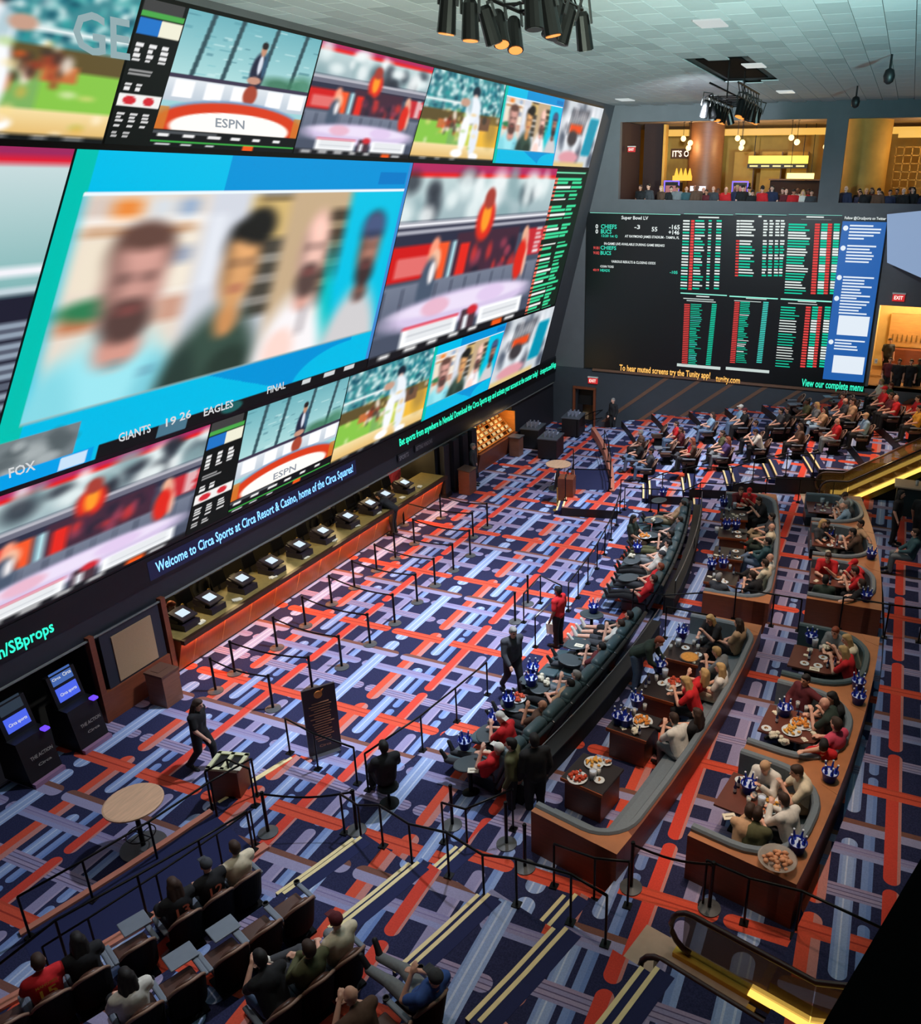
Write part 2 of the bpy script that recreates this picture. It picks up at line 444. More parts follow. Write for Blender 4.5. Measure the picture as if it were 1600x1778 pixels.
# ---- left wall: vertical base with counter niche, leaning upper wall behind the big screen
m = MB(); m.hull4([Vector(p) for p in ((-16.05, 2, 3.5), (-16.05, 39.6, 3.5), (-16.5, 39.6, 3.5), (-16.5, 2, 3.5))],
                  [Vector(p) for p in ((-13.12, 2, 15.25), (-13.12, 39.6, 15.25), (-13.7, 39.6, 15.25), (-13.7, 2, 15.25))])
wall_left = struct(m.build('wall_left', [DARKWALL]))
FASC = mat('fascia_dark', (40, 44, 52), 0.55, scale=4)
m = MB(); m.box((-16.2, 20.8, 2.86), (0.4, 37.6, 1.28)); struct(m.build('wall_left_fascia', [FASC]))
PANELD = mat('dark_panel', (38, 38, 46), 0.6, scale=3)
m = MB()
for y0, y1, xc in ((2.0, 7.9, -16.1), (11.1, 13.25, -16.1), (26.95, 30.1, -16.1), (34.2, 39.6, -16.1)): m.box((xc-0.15, (y0+y1)/2, 1.11), (0.3, y1-y0, 2.22))
struct(m.build('wall_left_base', [PANELD]))
BACKD = mat('niche_back', (46, 42, 34), 0.7, scale=2)
m = MB()
for y0, y1, dep in ((7.9, 11.1, 0.9), (13.25, 26.95, 2.6), (30.1, 34.2, 1.3)):
    m.box((-16.1-dep-0.05, (y0+y1)/2, 1.11), (0.1, y1-y0, 2.22))
    m.box((-16.1-dep/2, (y0+y1)/2, 2.27), (dep, y1-y0, 0.06))
    for yy in (y0, y1): m.box((-16.1-dep/2, yy, 1.11), (dep, 0.06, 2.22))
struct(m.build('wall_left_niche', [BACKD]))
m = MB(); m.box((-17.45, 20.2, -0.02), (2.7, 14, 0.04)); struct(m.build('floor_counter', [mat('dark_tile', (50, 44, 40), 0.6)]))
m = MB(); m.box((-15.92, 20.5, 2.225), (0.06, 37, 0.03)); struct(m.build('trim_5', [mat('pale_edge', (120, 122, 120), 0.5)]))
for y in (11.1, 13.15): m = MB(); m.box((-15.93, y, 1.15), (0.14, 0.14, 2.3)); struct(m.build('trim_6', [WOODM]))
# stepped timber plinth below the beige panel
m = MB(); m.box((-15.93, 12.1, 0.38), (0.12, 1.9, 0.75)); struct(m.build('trim_7', [WOODM]))

# ---- far wall with mezzanine openings
FY = 39.5
FARW = mat('far_wall', (92, 94, 98), 0.85, scale=2)
m = MB()
def fw(x0, x1, z0, z1, y=FY, t=0.3): m.box(((x0+x1)/2, y+t/2, (z0+z1)/2), (x1-x0, t, z1-z0))
fw(-16.4, -0.55, 3.0, 11.2); fw(-0.55, 12, 7.0, 11.2); fw(-0.55, 12, 0, 3.35)
fw(-16.4, -12.85, 11.2, 15.2); fw(-12.85, 12, 14.5, 15.2); fw(-3.72, -2.85, 11.2, 14.5)
fw(2.9, 12, 3.35, 7.0)
struct(m.build('wall_far', [FARW]))
LOWW = mat('low_wall_slate', (54, 60, 68), 0.7, scale=3)
m = MB()
def fl(x0, x1, z0, z1): m.box(((x0+x1)/2, FY+0.05, (z0+z1)/2), (x1-x0, 0.3, z1-z0))
fl(-16.2, -14.85, 0, 3.0); fl(-13.8, -0.5, 0, 3.0); fl(-14.85, -13.8, 1.9, 3.0)
wl = struct(m.build('wall_far_base', [LOWW]))
for k in range(9):
    x0 = -13.4+k*1.62; m = MB()
    a = [Vector((x0, FY-0.12, 0.3)), Vector((x0+0.26, FY-0.12, 0.3)), Vector((x0+0.26, FY-0.06, 0.3)), Vector((x0, FY-0.06, 0.3))]
    sh = Vector((3.4, 0, 2.7)); m.hull4(a, [p+sh for p in a]); m.build('timber_strip', [wood('strip_wood', (112, 82, 66))], wl)
m = MB(); m.box((-7.2, FY-0.16, 3.02), (13.4, 0.1, 0.12)); m.build('timber_rail', [wood('strip_wood', (112, 82, 66))], wl)
# exit door recess and frame
d = thing('door_1', None, None); d['kind'] = 'structure'
m = MB(); m.box((-14.32, FY+1.0, 0.95), (1.0, 0.06, 1.9)); m.build('passage_end', [mat('warm_passage', (150, 120, 90), 0.8)], d)
m = MB(); m.box((-14.32, FY+0.35, 1.45), (1.04, 0.05, 0.9)); m.build('door_leaf', [BLACK], d)
m = MB()
for x in (-14.9, -13.76): m.box((x, FY-0.14, 0.98), (0.12, 0.12, 1.96))
m.box((-14.33, FY-0.14, 2.0), (1.26, 0.12, 0.12)); m.build('door_frame', [WOODM], d)

# ---- ceiling: slab, hung tiles, light panels
CZ = 15.15
CEIL = mat('ceiling_tile', (150, 156, 158), 0.9, var=0.06, scale=3)
GAPM = mat('ceiling_joint', (44, 46, 48), 0.9)
m = MB(); m.box((2, 20, CZ+0.14), (36, 44, 0.08)); ceil = struct(m.build('ceiling', [GAPM]))
TILE = {}
def tile_mesh(shade):
    if shade not in TILE:
        q = MB(); q.box((0, 0, 0), (0.585, 1.185, 0.03)); TILE[shade] = q.mesh('ceiling_tile', [mat('ceiling_tile_%d' % shade, (138+shade*7, 144+shade*7, 146+shade*7), 0.9, var=0.05, scale=3)])
    return TILE[shade]
spots = []
HOLE = (-6.3, -4.9, 25.9, 30.9); PANELS = [at(1235, 38, CZ), at(1310, 112, CZ), at(1365, 158, CZ), at(1086, 172, CZ)]
for j in range(26):
    for i in range(26):
        x, y = -13.0+0.3+i*0.6, 10.6+j*1.2-(0.6 if i % 2 else 0)
        if y > FY-0.4 or y < 10: continue
        if HOLE[0]-.2 < x < HOLE[1]+.2 and HOLE[2]-.4 < y < HOLE[3]+.4: continue
        spots.append((x*x*0.4+y*y, x, y))
spots.sort()
vis = [s for s in spots if s[2] > 13.5]
rest = MB()
for k, (d2, x, y) in enumerate(vis+[s for s in spots if s[2] <= 13.5]):
    if k < 300: obj('ceiling_tile', tile_mesh(random.choice((0, 1, 2, 2, 3, 3))), ceil, (x, y, CZ))
    else: rest.box((x, y, CZ), (0.585, 1.185, 0.03))
o = rest.build('ceiling_tile_field', [tile_mesh(2).materials[0]], ceil); o['kind'] = 'stuff'
LPAN = emit('light_panel', (215, 225, 225), 0.75, False)
for p in PANELS:
    m = MB(); m.box((0, 0, 0), (0.58, 0.9, 0.03)); o = m.build('light_panel', [LPAN], ceil); o.location = (p.x, p.y, CZ-0.03)
m = MB(); hx, hy = (HOLE[0]+HOLE[1])/2, (HOLE[2]+HOLE[3])/2
m.box((hx, hy, CZ+0.08), (1.3, 4.9, 0.03)); m.build('rig_pocket', [mat('pocket_black', (3, 3, 4), .9, spec=.05)], ceil)
for px, py in ((1550, 105), (1490, 160)):
    p = at(px, py-12, CZ); c = thing('ceiling_speaker', 'black speaker pod hanging from the ceiling, %s' % ('nearest the right edge' if px > 1500 else 'smaller one by the far wall'), 'speaker', p)
    m = MB(); m.cyl((0, 0, 0), (0, 0, -0.35), 0.03); m.build('bracket', [BLACKM], c)
    m = MB(); m.lathe([(0.04, -0.72), (0.12, -0.66), (0.15, -0.52), (0.11, -0.38), (0.04, -0.34)], 14); m.build('housing', [BLACK], c, True)
# ================================================================== the big LED wall
ZB, ZT, XB, XT = 3.5, 15.1, -16.0, -13.15
def ledp(Y, v, off=0.04):
    n = Vector((ZT-ZB, 0, -(XT-XB))).normalized()
    return Vector((XB+(XT-XB)*v, Y, ZB+(ZT-ZB)*v))+n*off
class Canvas:
    def __init__(s, w, h, bg=(0, 0, 0)):
        s.w, s.h = w, h; s.a = np.zeros((h, w, 3)); s.a[:] = bg
        s.X, s.Y = np.meshgrid((np.arange(w)+.5)/w, (np.arange(h)+.5)/h)
    def put(s, mask, c, a=1.0): 
        m = np.clip(mask, 0, 1)[..., None]*a; s.a = s.a*(1-m)+np.array(c, float)*m; return s
    def rect(s, x0, y0, x1, y1, c, a=1.0, sk=0.0):
        x = s.X-sk*(s.Y-y0)
        return s.put(((x >= x0) & (x <= x1) & (s.Y >= y0) & (s.Y <= y1)).astype(float), c, a)
    def ell(s, cx, cy, rx, ry, c, a=1.0, soft=0.15):
        d = np.sqrt(((s.X-cx)/rx)**2+((s.Y-cy)/ry)**2); return s.put((1+soft-d)/(2*soft), c, a)
    def vgrad(s, x0, y0, x1, y1, c0, c1):
        t = np.clip((s.Y-y0)/(y1-y0), 0, 1)[..., None]; c = np.array(c0)*(1-t)+np.array(c1)*t
        m = ((s.X >= x0) & (s.X <= x1) & (s.Y >= y0) & (s.Y <= y1))[..., None]; s.a = np.where(m, c, s.a); return s
    def noise(s, x0, y0, x1, y1, cols, n, sx, sy, rng, a=.8):
        for _ in range(n):
            x, y = rng.uniform(x0, x1), rng.uniform(y0, y1); c = cols[rng.randrange(len(cols))]
            s.ell(x, y, sx*rng.uniform(.5, 1.3), sy*rng.uniform(.5, 1.3), c, a, .5)
        return s
    def blur(s, kx, ky):
        for k, ax in ((kx, 1), (ky, 0)):
            if k < 1: continue
            k = int(k); p = np.concatenate([np.repeat(np.take(s.a, [0], ax), k, ax), s.a, np.repeat(np.take(s.a, [-1], ax), k, ax)], ax)
            c = np.cumsum(p, ax); z = np.zeros_like(np.take(c, [0], ax)); c = np.concatenate([z, c], ax)
            n = s.a.shape[ax]; w = 2*k+1
            s.a = (np.take(c, range(w, w+n), ax)-np.take(c, range(0, n), ax))/w
        return s
def tile_obj(name, cv, tl, tr, bl, br, parent, label=None, v=None):
    """canvas -> grid mesh on the screen plane; corners are (Y, v)"""
    h, w = cv.h, cv.w
    ii, jj = np.meshgrid((np.arange(w))/(w-1), (np.arange(h))/(h-1))
    Yt = tl[0]*(1-ii)+tr[0]*ii; Yb = bl[0]*(1-ii)+br[0]*ii; vt = tl[1]*(1-ii)+tr[1]*ii; vb = bl[1]*(1-ii)+br[1]*ii
    Y = Yt*(1-jj)+Yb*jj; V = vt*(1-jj)+vb*jj
    n = Vector((ZT-ZB, 0, -(XT-XB))).normalized()
    P = np.stack([XB+(XT-XB)*V+n.x*.04, Y, ZB+(ZT-ZB)*V+n.z*.04], -1).reshape(-1, 3)
    idx = np.arange(w*h).reshape(h, w)
    F = np.stack([idx[1:, :-1], idx[1:, 1:], idx[:-1, 1:], idx[:-1, :-1]], -1).reshape(-1, 4)
    me = bpy.data.meshes.new(name); me.from_pydata(P.tolist(), [], F.tolist())
    at_ = me.color_attributes.new('Col', 'FLOAT_COLOR', 'POINT')
    c = np.clip(cv.a, 0, 255)/255.0; c = np.where(c <= .04045, c/12.92, ((c+.055)/1.055)**2.4)
    rgba = np.concatenate([c.reshape(-1, 3), np.ones((w*h, 1))], 1)
    at_.data.foreach_set('color', rgba.ravel()); me.materials.append(vcol_emit('video_pixels', 1.15)); me.update()
    o = obj(name, me, parent)
    if label: o['label'] = label
    return o
rng = random.Random(3)
def dashes(cv, x0, y0, x1, y1, rows, cols_, c=(225, 225, 225), fill=.6):
    for r in range(rows):
        for k in range(cols_):
            xx = x0+(x1-x0)*k/cols_; yy = y0+(y1-y0)*r/rows
            cv.rect(xx, yy, xx+(x1-x0)/cols_*fill*rng.uniform(.6, 1), yy+(y1-y0)/rows*.5, c)
def c_espn(w=190, h=96, bar=True):
    cv = Canvas(w, h, (150, 200, 205))
    cv.vgrad(0, 0, 1, .5, (104, 168, 178), (170, 212, 212))
    for k in range(60):
        x, y = rng.uniform(0, 1), rng.uniform(0, .44); cv.rect(x, y, x+rng.uniform(.03, .1), y+.014, rng.choice([(84, 146, 158), (196, 226, 226), (120, 182, 190), (70, 120, 134)]), .55)
    for x in (.16, .36, .62, .86): cv.rect(x, 0, x+.03, .48, (50, 78, 86), sk=-.1)
    cv.ell(.74, .44, .14, .06, (58, 112, 84), .9, .5); cv.ell(.93, .42, .1, .08, (60, 120, 90), .8, .5)
    cv.rect(0, .46, 1, .49, (58, 52, 74)); cv.vgrad(0, .49, 1, .66, (214, 220, 226), (180, 192, 204))
    for x in (.05, .24, .42, .68, .86): cv.rect(x, .5, x+.12, .63, (242, 242, 244))
    cv.ell(.56, .36, .055, .15, (32, 36, 58)); cv.ell(.6, .3, .016, .1, (52, 84, 110)); cv.ell(.565, .3, .017, .08, (206, 212, 224)); cv.ell(.566, .185, .021, .05, (190, 138, 112)); cv.ell(.566, .15, .023, .03, (36, 30, 30)); cv.ell(.55, .43, .05, .03, (190, 140, 120)); cv.ell(.55, .55, .05, .08, (160, 66, 46))
    cv.ell(.5, .8, .53, .19, (120, 150, 186), 1, .04); cv.ell(.5, .815, .52, .185, (208, 58, 24), 1, .04); cv.ell(.5, .83, .42, .125, (246, 242, 236), 1, .04); cv.rect(0, .7, .06, .93, (200, 120, 40), .8); cv.rect(.94, .7, 1, .93, (200, 120, 40), .8)
    if bar:
        cv.rect(0, .86, 1, 1, (14, 16, 18)); cv.rect(0, .87, .4, .895, (70, 74, 78)); dashes(cv, .03, .9, .97, .94, 1, 6); cv.rect(0, .947, 1, .955, (60, 170, 70)); dashes(cv, .03, .965, .5, .995, 1, 3, (200, 204, 206)); cv.rect(.6, .962, .68, 1, (230, 84, 20))
    return cv.blur(1, 0)
def c_stats(w=50, h=84):
    cv = Canvas(w, h, (14, 18, 16))
    cv.rect(.05, .0, .9, .08, (60, 60, 60)); cv.rect(.05, .13, .5, .24, (30, 110, 190)); cv.rect(.5, .13, .95, .24, (228, 226, 205)); cv.rect(.05, .08, .95, .12, (70, 160, 70))
    dashes(cv, .1, .3, .95, .44, 4, 3); dashes(cv, .1, .48, .6, .53, 2, 1, (150, 150, 150), 1); dashes(cv, .1, .57, .6, .63, 2, 2)
    cv.rect(.05, .64, .95, .73, (232, 230, 228)); cv.ell(.28, .685, .14, .03, (200, 40, 50)); cv.ell(.7, .685, .12, .03, (200, 40, 50))
    dashes(cv, .1, .77, .95, .88, 4, 3); dashes(cv, .1, .9, .6, .97, 3, 2, (190, 190, 190))
    return cv
def c_studio(w=170, h=100):
    cv = Canvas(w, h, (70, 78, 96))
    cv.vgrad(0, 0, 1, .3, (196, 214, 214), (150, 172, 178)); cv.rect(0, 0, 1, .05, (170, 40, 90)); cv.rect(0, .045, 1, .065, (225, 30, 30))
    cv.noise(0, .06, 1, .28, [(225, 235, 235), (60, 70, 80), (40, 44, 54), (235, 240, 240), (130, 160, 165)], 26, .05, .07, rng)
    cv.rect(0, .28, 1, .4, (44, 46, 66)); cv.rect(0, .29, 1, .305, (235, 235, 240)); cv.rect(0, .33, 1, .34, (220, 220, 228))
    cv.rect(0, .4, .3, .58, (200, 24, 24)); cv.rect(.03, .46, .3, .56, (236, 190, 184), .5); cv.ell(.22, .45, .03, .08, (240, 150, 120)); cv.rect(.24, .4, .3, .6, (235, 84, 40))
    cv.rect(.34, .36, .78, .62, (66, 40, 56)); cv.ell(.5, .3, .06, .12, (214, 44, 30)); cv.ell(.5, .28, .03, .09, (246, 150, 40)); cv.ell(.5, .18, .035, .06, (160, 60, 50))
    cv.rect(.37, .42, .43, .6, (220, 40, 30)); cv.rect(.32, .4, .345, .66, (170, 214, 222)); cv.rect(.34, .62, .8, .66, (176, 214, 226))
    cv.noise(.45, .42, .78, .6, [(200, 50, 50), (70, 40, 60), (150, 60, 80), (36, 34, 50)], 22, .025, .04, rng)
    cv.rect(.82, .38, 1, .56, (190, 40, 50)); dashes(cv, .93, .38, 1, .56, 6, 1, (230, 230, 230), 1)
    cv.vgrad(0, .6, 1, .86, (112, 120, 138), (84, 92, 112))
    for x in np.arange(0, 1, .09): cv.rect(x, .62, x+.008, .84, (60, 66, 84))
    cv.ell(.235, .5, .03, .07, (235, 180, 150)); cv.ell(.215, .64, .045, .16, (70, 84, 104)); cv.ell(.23, .56, .016, .06, (235, 230, 230))
    cv.ell(.84, .42, .026, .06, (224, 168, 140)); cv.ell(.86, .5, .02, .1, (224, 160, 140)); cv.ell(.835, .58, .042, .13, (214, 40, 28)); cv.ell(.88, .6, .013, .1, (226, 170, 150))
    cv.ell(.5, .79, .46, .1, (206, 190, 222)); cv.ell(.5, .76, .42, .05, (226, 214, 236)); cv.ell(.3, .76, .08, .05, (222, 160, 180), .7); cv.ell(.66, .76, .1, .05, (214, 190, 226), .8)
    cv.rect(.14, .84, .46, .95, (240, 242, 244)); cv.rect(.6, .84, .93, .95, (240, 242, 244)); cv.rect(.14, .84, .46, .852, (214, 30, 50))
    cv.rect(.48, .83, .58, .97, (70, 50, 60)); cv.ell(.55, .84, .035, .03, (200, 40, 50)); cv.rect(.5, .87, .53, .96, (220, 225, 230))
    for yy in (.865, .89, .915): cv.rect(.17, yy, .43, yy+.008, (180, 184, 190)); cv.rect(.63, yy, .9, yy+.008, (180, 184, 190))
    cv.rect(0, .955, 1, 1, (24, 24, 28)); dashes(cv, .05, .962, .68, .995, 1, 5); cv.rect(.72, .957, .8, 1, (230, 84, 20)); cv.rect(.82, .97, .9, .985, (230, 230, 230))
    return cv.blur(2, 1)
def c_baseball(w=130, h=90, mirror=False):
    cv = Canvas(w, h, (120, 170, 90))
    cv.rect(0, 0, 1, .42, (60, 130, 138)); cv.noise(0, 0, 1, .42, [(230, 240, 238), (20, 110, 128), (40, 150, 150), (16, 70, 90), (180, 214, 214), (90, 170, 170)], 260, .022, .03, rng)
    cv.rect(0, .3, .6, .33, (220, 230, 230)); cv.rect(0, .42, 1, .55, (92, 78, 44)); cv.rect(0, .55, .35, .8, (130, 190, 70)); cv.rect(.5, .55, .66, .8, (190, 200, 70)); cv.rect(.68, .52, 1, .84, (232, 180, 60))
    cv.rect(.2, .52, .36, .62, (190, 110, 60)); cv.noise(.25, .45, .55, .68, [(220, 90, 40), (240, 225, 210), (150, 60, 40), (60, 50, 44)], 26, .025, .04, rng)
    cv.vgrad(0, .8, 1, 1, (236, 214, 160), (214, 170, 96))
    cv.ell(.6, .17, .05, .07, (22, 36, 50)); cv.ell(.6, .23, .03, .04, (180, 130, 110)); cv.ell(.6, .38, .1, .17, (226, 232, 238)); cv.ell(.55, .35, .03, .12, (150, 180, 190), .7); cv.ell(.48, .3, .06, .05, (190, 150, 130)); cv.ell(.54, .64, .055, .24, (236, 238, 242)); cv.ell(.68, .68, .055, .26, (220, 226, 236)); cv.ell(.5, .9, .07, .05, (244, 244, 244)); cv.ell(.72, .93, .06, .045, (244, 244, 244)); cv.ell(.9, .6, .08, .18, (150, 120, 60), .7, .5); cv.noise(0, .4, 1, .95, [(240, 214, 140), (250, 240, 220), (150, 190, 90), (230, 170, 70)], 24, .03, .03, rng, .5)
    cv.rect(.72, .45, .86, .6, (110, 80, 60)); cv.ell(.78, .48, .03, .05, (70, 60, 50))
    cv.rect(0, .955, 1, 1, (20, 24, 24)); dashes(cv, .1, .965, .6, .99, 1, 3)
    if mirror: cv.a = cv.a[:, ::-1].copy()
    return cv.blur(2, 1)
def c_zoom(w=220, h=150, bl=3, big=True):
    CY_, BL_, TL_ = (0, 178, 220), (0, 140, 206), (0, 182, 168)
    cv = Canvas(w, h, CY_)
    x0, y0, x1, y1 = .035, .13, .985, .80
    sec = (.035, .315, .55, .765, .985)
    # rooms behind the four speakers
    cv.rect(sec[0], 0, sec[1], y1, (222, 208, 194)); cv.rect(.04, .13, .1, .2, (206, 190, 180)); cv.rect(.1, .14, .16, .2, (226, 134, 60)); cv.rect(.18, .14, .23, .2, (206, 212, 218)); cv.rect(.24, .14, .29, .2, (150, 170, 196))
    cv.rect(.04, .2, .315, .225, (246, 242, 236)); cv.rect(.05, .225, .29, .245, (178, 124, 80)); cv.rect(.05, .26, .12, .42, (228, 216, 196)); cv.rect(.24, .26, .31, .44, (232, 222, 206)); cv.rect(.26, .3, .3, .36, (150, 160, 180))
    cv.rect(.04, .45, .315, .465, (236, 230, 222)); cv.rect(.05, .465, .12, .54, (186, 120, 84)); cv.rect(.25, .47, .31, .55, (196, 150, 130)); cv.ell(.13, .475, .09, .035, (46, 120, 78))
    cv.rect(sec[1], 0, sec[2], y1, (202, 206, 216)); cv.rect(.43, .13, .56, .36, (206, 176, 112)); cv.rect(.45, .135, .56, .155, (52, 44, 38)); cv.rect(.48, .3, .58, .6, (70, 66, 58)); cv.rect(.48, .37, .58, .385, (216, 212, 204)); cv.rect(.48, .45, .58, .465, (206, 200, 194)); cv.rect(.48, .53, .58, .545, (206, 200, 194)); cv.rect(.33, .2, .37, .45, (220, 224, 232))
    cv.rect(sec[2], 0, sec[3], y1, (190, 164, 130)); cv.rect(.7, .2, .78, .62, (74, 62, 50)); 
    for yy in (.26, .34, .42, .5): cv.rect(.7, yy, .78, yy+.014, (222, 200, 156))
    cv.rect(sec[3], 0, sec[4], y1, (0, 186, 220)); cv.put(((cv.X > sec[3]-.035) & (cv.X < .86) & (cv.Y > 0) & (cv.Y < y1) & (cv.X-.70 < (cv.Y-.13)*.16)).astype(float), (0, 182, 186))
    def face(cx, cy, rx, ry, sk, hair, beard=None, cap=None, bald=False):
        dk = tuple(v*.72 for v in sk); lt = tuple(min(255, v*1.12) for v in sk)
        if not bald: cv.ell(cx, cy-ry*.55, rx*1.12, ry*.62, hair)
        cv.ell(cx, cy, rx, ry, sk); cv.ell(cx, cy-ry*.5, rx*.75, ry*.28, lt, .8, .4); cv.ell(cx-rx*.75, cy, rx*.3, ry*.6, dk, .7, .5)
        for sx in (-1, 1): cv.ell(cx+sx*rx*.4, cy-ry*.12, rx*.24, ry*.07, (60, 44, 42), .85, .4)
        cv.ell(cx, cy+ry*.12, rx*.16, ry*.22, lt, .7, .5)
        if beard: cv.ell(cx, cy+ry*.72, rx*.85, ry*.42, beard); cv.ell(cx, cy+ry*.36, rx*.6, ry*.08, beard, .9)
        cv.ell(cx, cy+ry*.5, rx*.4, ry*.07, (150, 76, 74), .9, .4)
        if not bald: cv.ell(cx, cy-ry*.88, rx*.95, ry*.26, hair)
        if cap: cv.ell(cx, cy-ry*.72, rx*1.1, ry*.4, cap); cv.ell(cx, cy-ry*.45, rx*1.05, ry*.1, tuple(v*.7 for v in cap))
    cv.ell(.175, .92, .165, .36, (150, 220, 230)); cv.ell(.07, .92, .06, .28, (128, 206, 218)); cv.ell(.28, .92, .05, .26, (120, 196, 210)); cv.ell(.185, .62, .05, .07, (204, 146, 132)); cv.rect(.165, .665, .21, .68, (90, 150, 160)); cv.rect(.25, .71, .27, .725, (70, 90, 120))
    face(.187, .41, .064, .17, (188, 140, 130), (96, 68, 60), (84, 62, 58))
    cv.ell(.425, .92, .135, .38, (54, 76, 66)); cv.ell(.34, .92, .05, .26, (40, 58, 52)); cv.ell(.437, .59, .032, .07, (196, 138, 86)); cv.ell(.47, .8, .06, .1, (40, 56, 48))
    face(.44, .4, .05, .155, (206, 152, 100), (28, 28, 26)); cv.ell(.468, .25, .05, .07, (30, 30, 28))
    cv.ell(.655, .94, .125, .4, (238, 234, 236)); cv.ell(.665, .56, .03, .06, (214, 160, 146)); cv.ell(.62, .78, .05, .1, (240, 208, 198)); cv.rect(.675, .6, .685, .72, (120, 110, 116))
    face(.667, .37, .047, .17, (226, 182, 168), (150, 120, 100), (84, 66, 62), bald=True)
    cv.ell(.88, .94, .118, .38, (200, 198, 200)); cv.ell(.886, .585, .03, .05, (120, 84, 74)); cv.rect(.87, .6, .9, .615, (60, 60, 66))
    face(.887, .39, .043, .15, (160, 112, 96), (50, 50, 60), (60, 46, 46), cap=(70, 84, 122))
    m_ = (cv.Y < y0) | (cv.Y > y1) | (cv.X < x0) | (cv.X > x1)
    cv.blur(bl*2, bl); cv.blur(bl, 0)
    bd = Canvas(w, h, CY_); bd.rect(0, 0, .34, .2, (0, 180, 222)); bd.rect(.34, 0, 1, .2, BL_); bd.rect(.86, .05, .98, .1, (0, 116, 190))
    bd.rect(0, .78, 1, 1, CY_); bd.put(((bd.X-.42 > 1.6*np.abs(bd.Y-.80)) & (bd.Y > .78) & (bd.X < .9)).astype(float), BL_); bd.ell(.9, .97, .2, .15, CY_, 1, .02)
    bd.rect(0, 0, .04, 1, TL_); bd.rect(.985, 0, 1, 1, (60, 130, 200))
    cv.a = np.where(m_[..., None], bd.a, cv.a)
    cv.rect(x0, y0-.008, x1, y0+.004, (225, 235, 240)); cv.rect(x0, y1-.004, x1, y1+.006, (150, 170, 170), .6)
    if big:
        cv.rect(0, .84, .15, .95, (112, 122, 126)); cv.noise(.02, .86, .13, .94, [(160, 168, 170), (80, 90, 94)], 14, .02, .02, rng)
        cv.rect(0, .95, .19, 1, (0, 150, 220)); cv.rect(.13, .955, .18, .995, (190, 214, 235)); cv.rect(.2, .945, 1, 1, (18, 18, 20))
        cv.rect(.33, .95, .40, .995, (70, 110, 130)); cv.ell(.52, .97, .03, .022, (30, 90, 90)); dashes(cv, .74, .955, .98, .99, 1, 3, (200, 204, 206))
    return cv
def c_dark(w=70, h=150):
    cv = Canvas(w, h, (34, 34, 50)); cv.vgrad(0, 0, 1, .4, (200, 214, 216), (120, 170, 170)); cv.rect(0, 0, 1, .03, (150, 40, 90)); cv.rect(0, .03, 1, .045, (214, 30, 50)); cv.rect(0, .24, .7, .3, (24, 26, 30))
    cv.rect(0, .32, 1, .345, (230, 230, 236)); cv.rect(0, .38, 1, .395, (214, 214, 224)); cv.rect(0, .4, 1, 1, (30, 30, 46))
    for k in range(9): cv.rect(.3, .48+k*.03, 1, .49+k*.03, (190, 210, 226))
    cv.vgrad(0, .82, 1, 1, (110, 120, 140), (150, 130, 170)); cv.rect(0, .76, 1, .79, (235, 235, 238)); return cv.blur(2, 1)
def c_odds(w=44, h=130):
    cv = Canvas(w, h, (20, 34, 24)); cv.rect(0, .02, .9, .028, (120, 230, 180)); y = .06
    for k in range(34):
        c = [(60, 214, 150), (60, 214, 150), (230, 236, 230)][k % 3]
        cv.rect(.1, y, .1+rng.uniform(.25, .45), y+.014, c); cv.rect(.0, y, .08, y+.014, (230, 110, 90)); cv.rect(.55, y, .55+rng.uniform(.15, .35), y+.014, (60, 214, 150)); y += .0275
        if k in (5, 9, 13, 15): y += .02
    return cv
def c_ref(w=110, h=80):
    cv = Canvas(w, h, (200, 206, 212)); cv.noise(0, 0, 1, 1, [(240, 240, 244), (120, 124, 134), (220, 226, 232), (70, 80, 96)], 40, .08, .12, rng)
    for k in range(7): cv.rect(.25+.06*k, .1, .275+.06*k, .5, (40, 40, 48), sk=-.15)
    cv.rect(.25, .34, .55, .46, (224, 74, 30)); cv.ell(.35, .55, .12, .12, (60, 56, 60)); cv.rect(.72, .2, .95, .8, (0, 140, 170), sk=-.1); cv.ell(.35, .85, .25, .1, (214, 150, 160)); cv.rect(0, .92, .8, 1, (214, 190, 130))
    return cv.blur(3, 2)
LED = thing('led_video_wall', 'huge leaning LED video wall of sports broadcasts above the betting counter', 'video wall')
m = MB(); m.hull4([ledp(2, -.004, 0), ledp(37.35, -.004, 0), ledp(38.05, .994, 0), ledp(2, .994, 0)], [ledp(2, -.004, .03), ledp(37.35, -.004, .03), ledp(38.05, .994, .03), ledp(2, .994, .03)])
m.build('screen_backing', [mat('led_black', (8, 10, 10), 0.5)], LED)
r1t, r1b, r2t, r2b, r3t = .988, .781, .772, .256, .247
def quad(nm, cv, yt0, yt1, yb0, yb1, vt, vb, lab=None): return tile_obj(nm, cv, (yt0, vt), (yt1, vt), (yb0, vb), (yb1, vb), LED, lab)
bb = c_baseball(150, 96)
quad('video_panel', c_baseball(150, 96, True), 8.7, 12.9, 7.8, 12.0, r1t, r1b, 'baseball picture')
quad('video_panel', c_stats(), 12.95, 14.0, 12.05, 13.05, r1t, r1b, 'scores column')
espn = c_espn()
quad('video_panel', espn, 14.0, 18.0, 13.05, 17.25, r1t, r1b, 'presenter at a curved red desk')
studio = c_studio()
quad('video_panel', studio, 18.05, 23.12, 17.3, 22.4, r1t, r1b, 'studio panel with red screens')
quad('video_panel', bb, 23.15, 27.9, 22.45, 27.9, r1t, r1b, 'baseball batter')
zs = c_zoom(120, 90, 1, False)
quad('video_panel', zs, 27.95, 33.3, 27.95, 33.5, r1t, r1b, 'four way interview')
ref = c_ref()
quad('video_panel', ref, 33.3, 38.0, 33.5, 37.8, r1t, r1b, 'referee close-up')
quad('video_panel', c_dark(), 7.0, 11.45, 4.6, 9.15, r2t, r2b, 'dark studio picture')
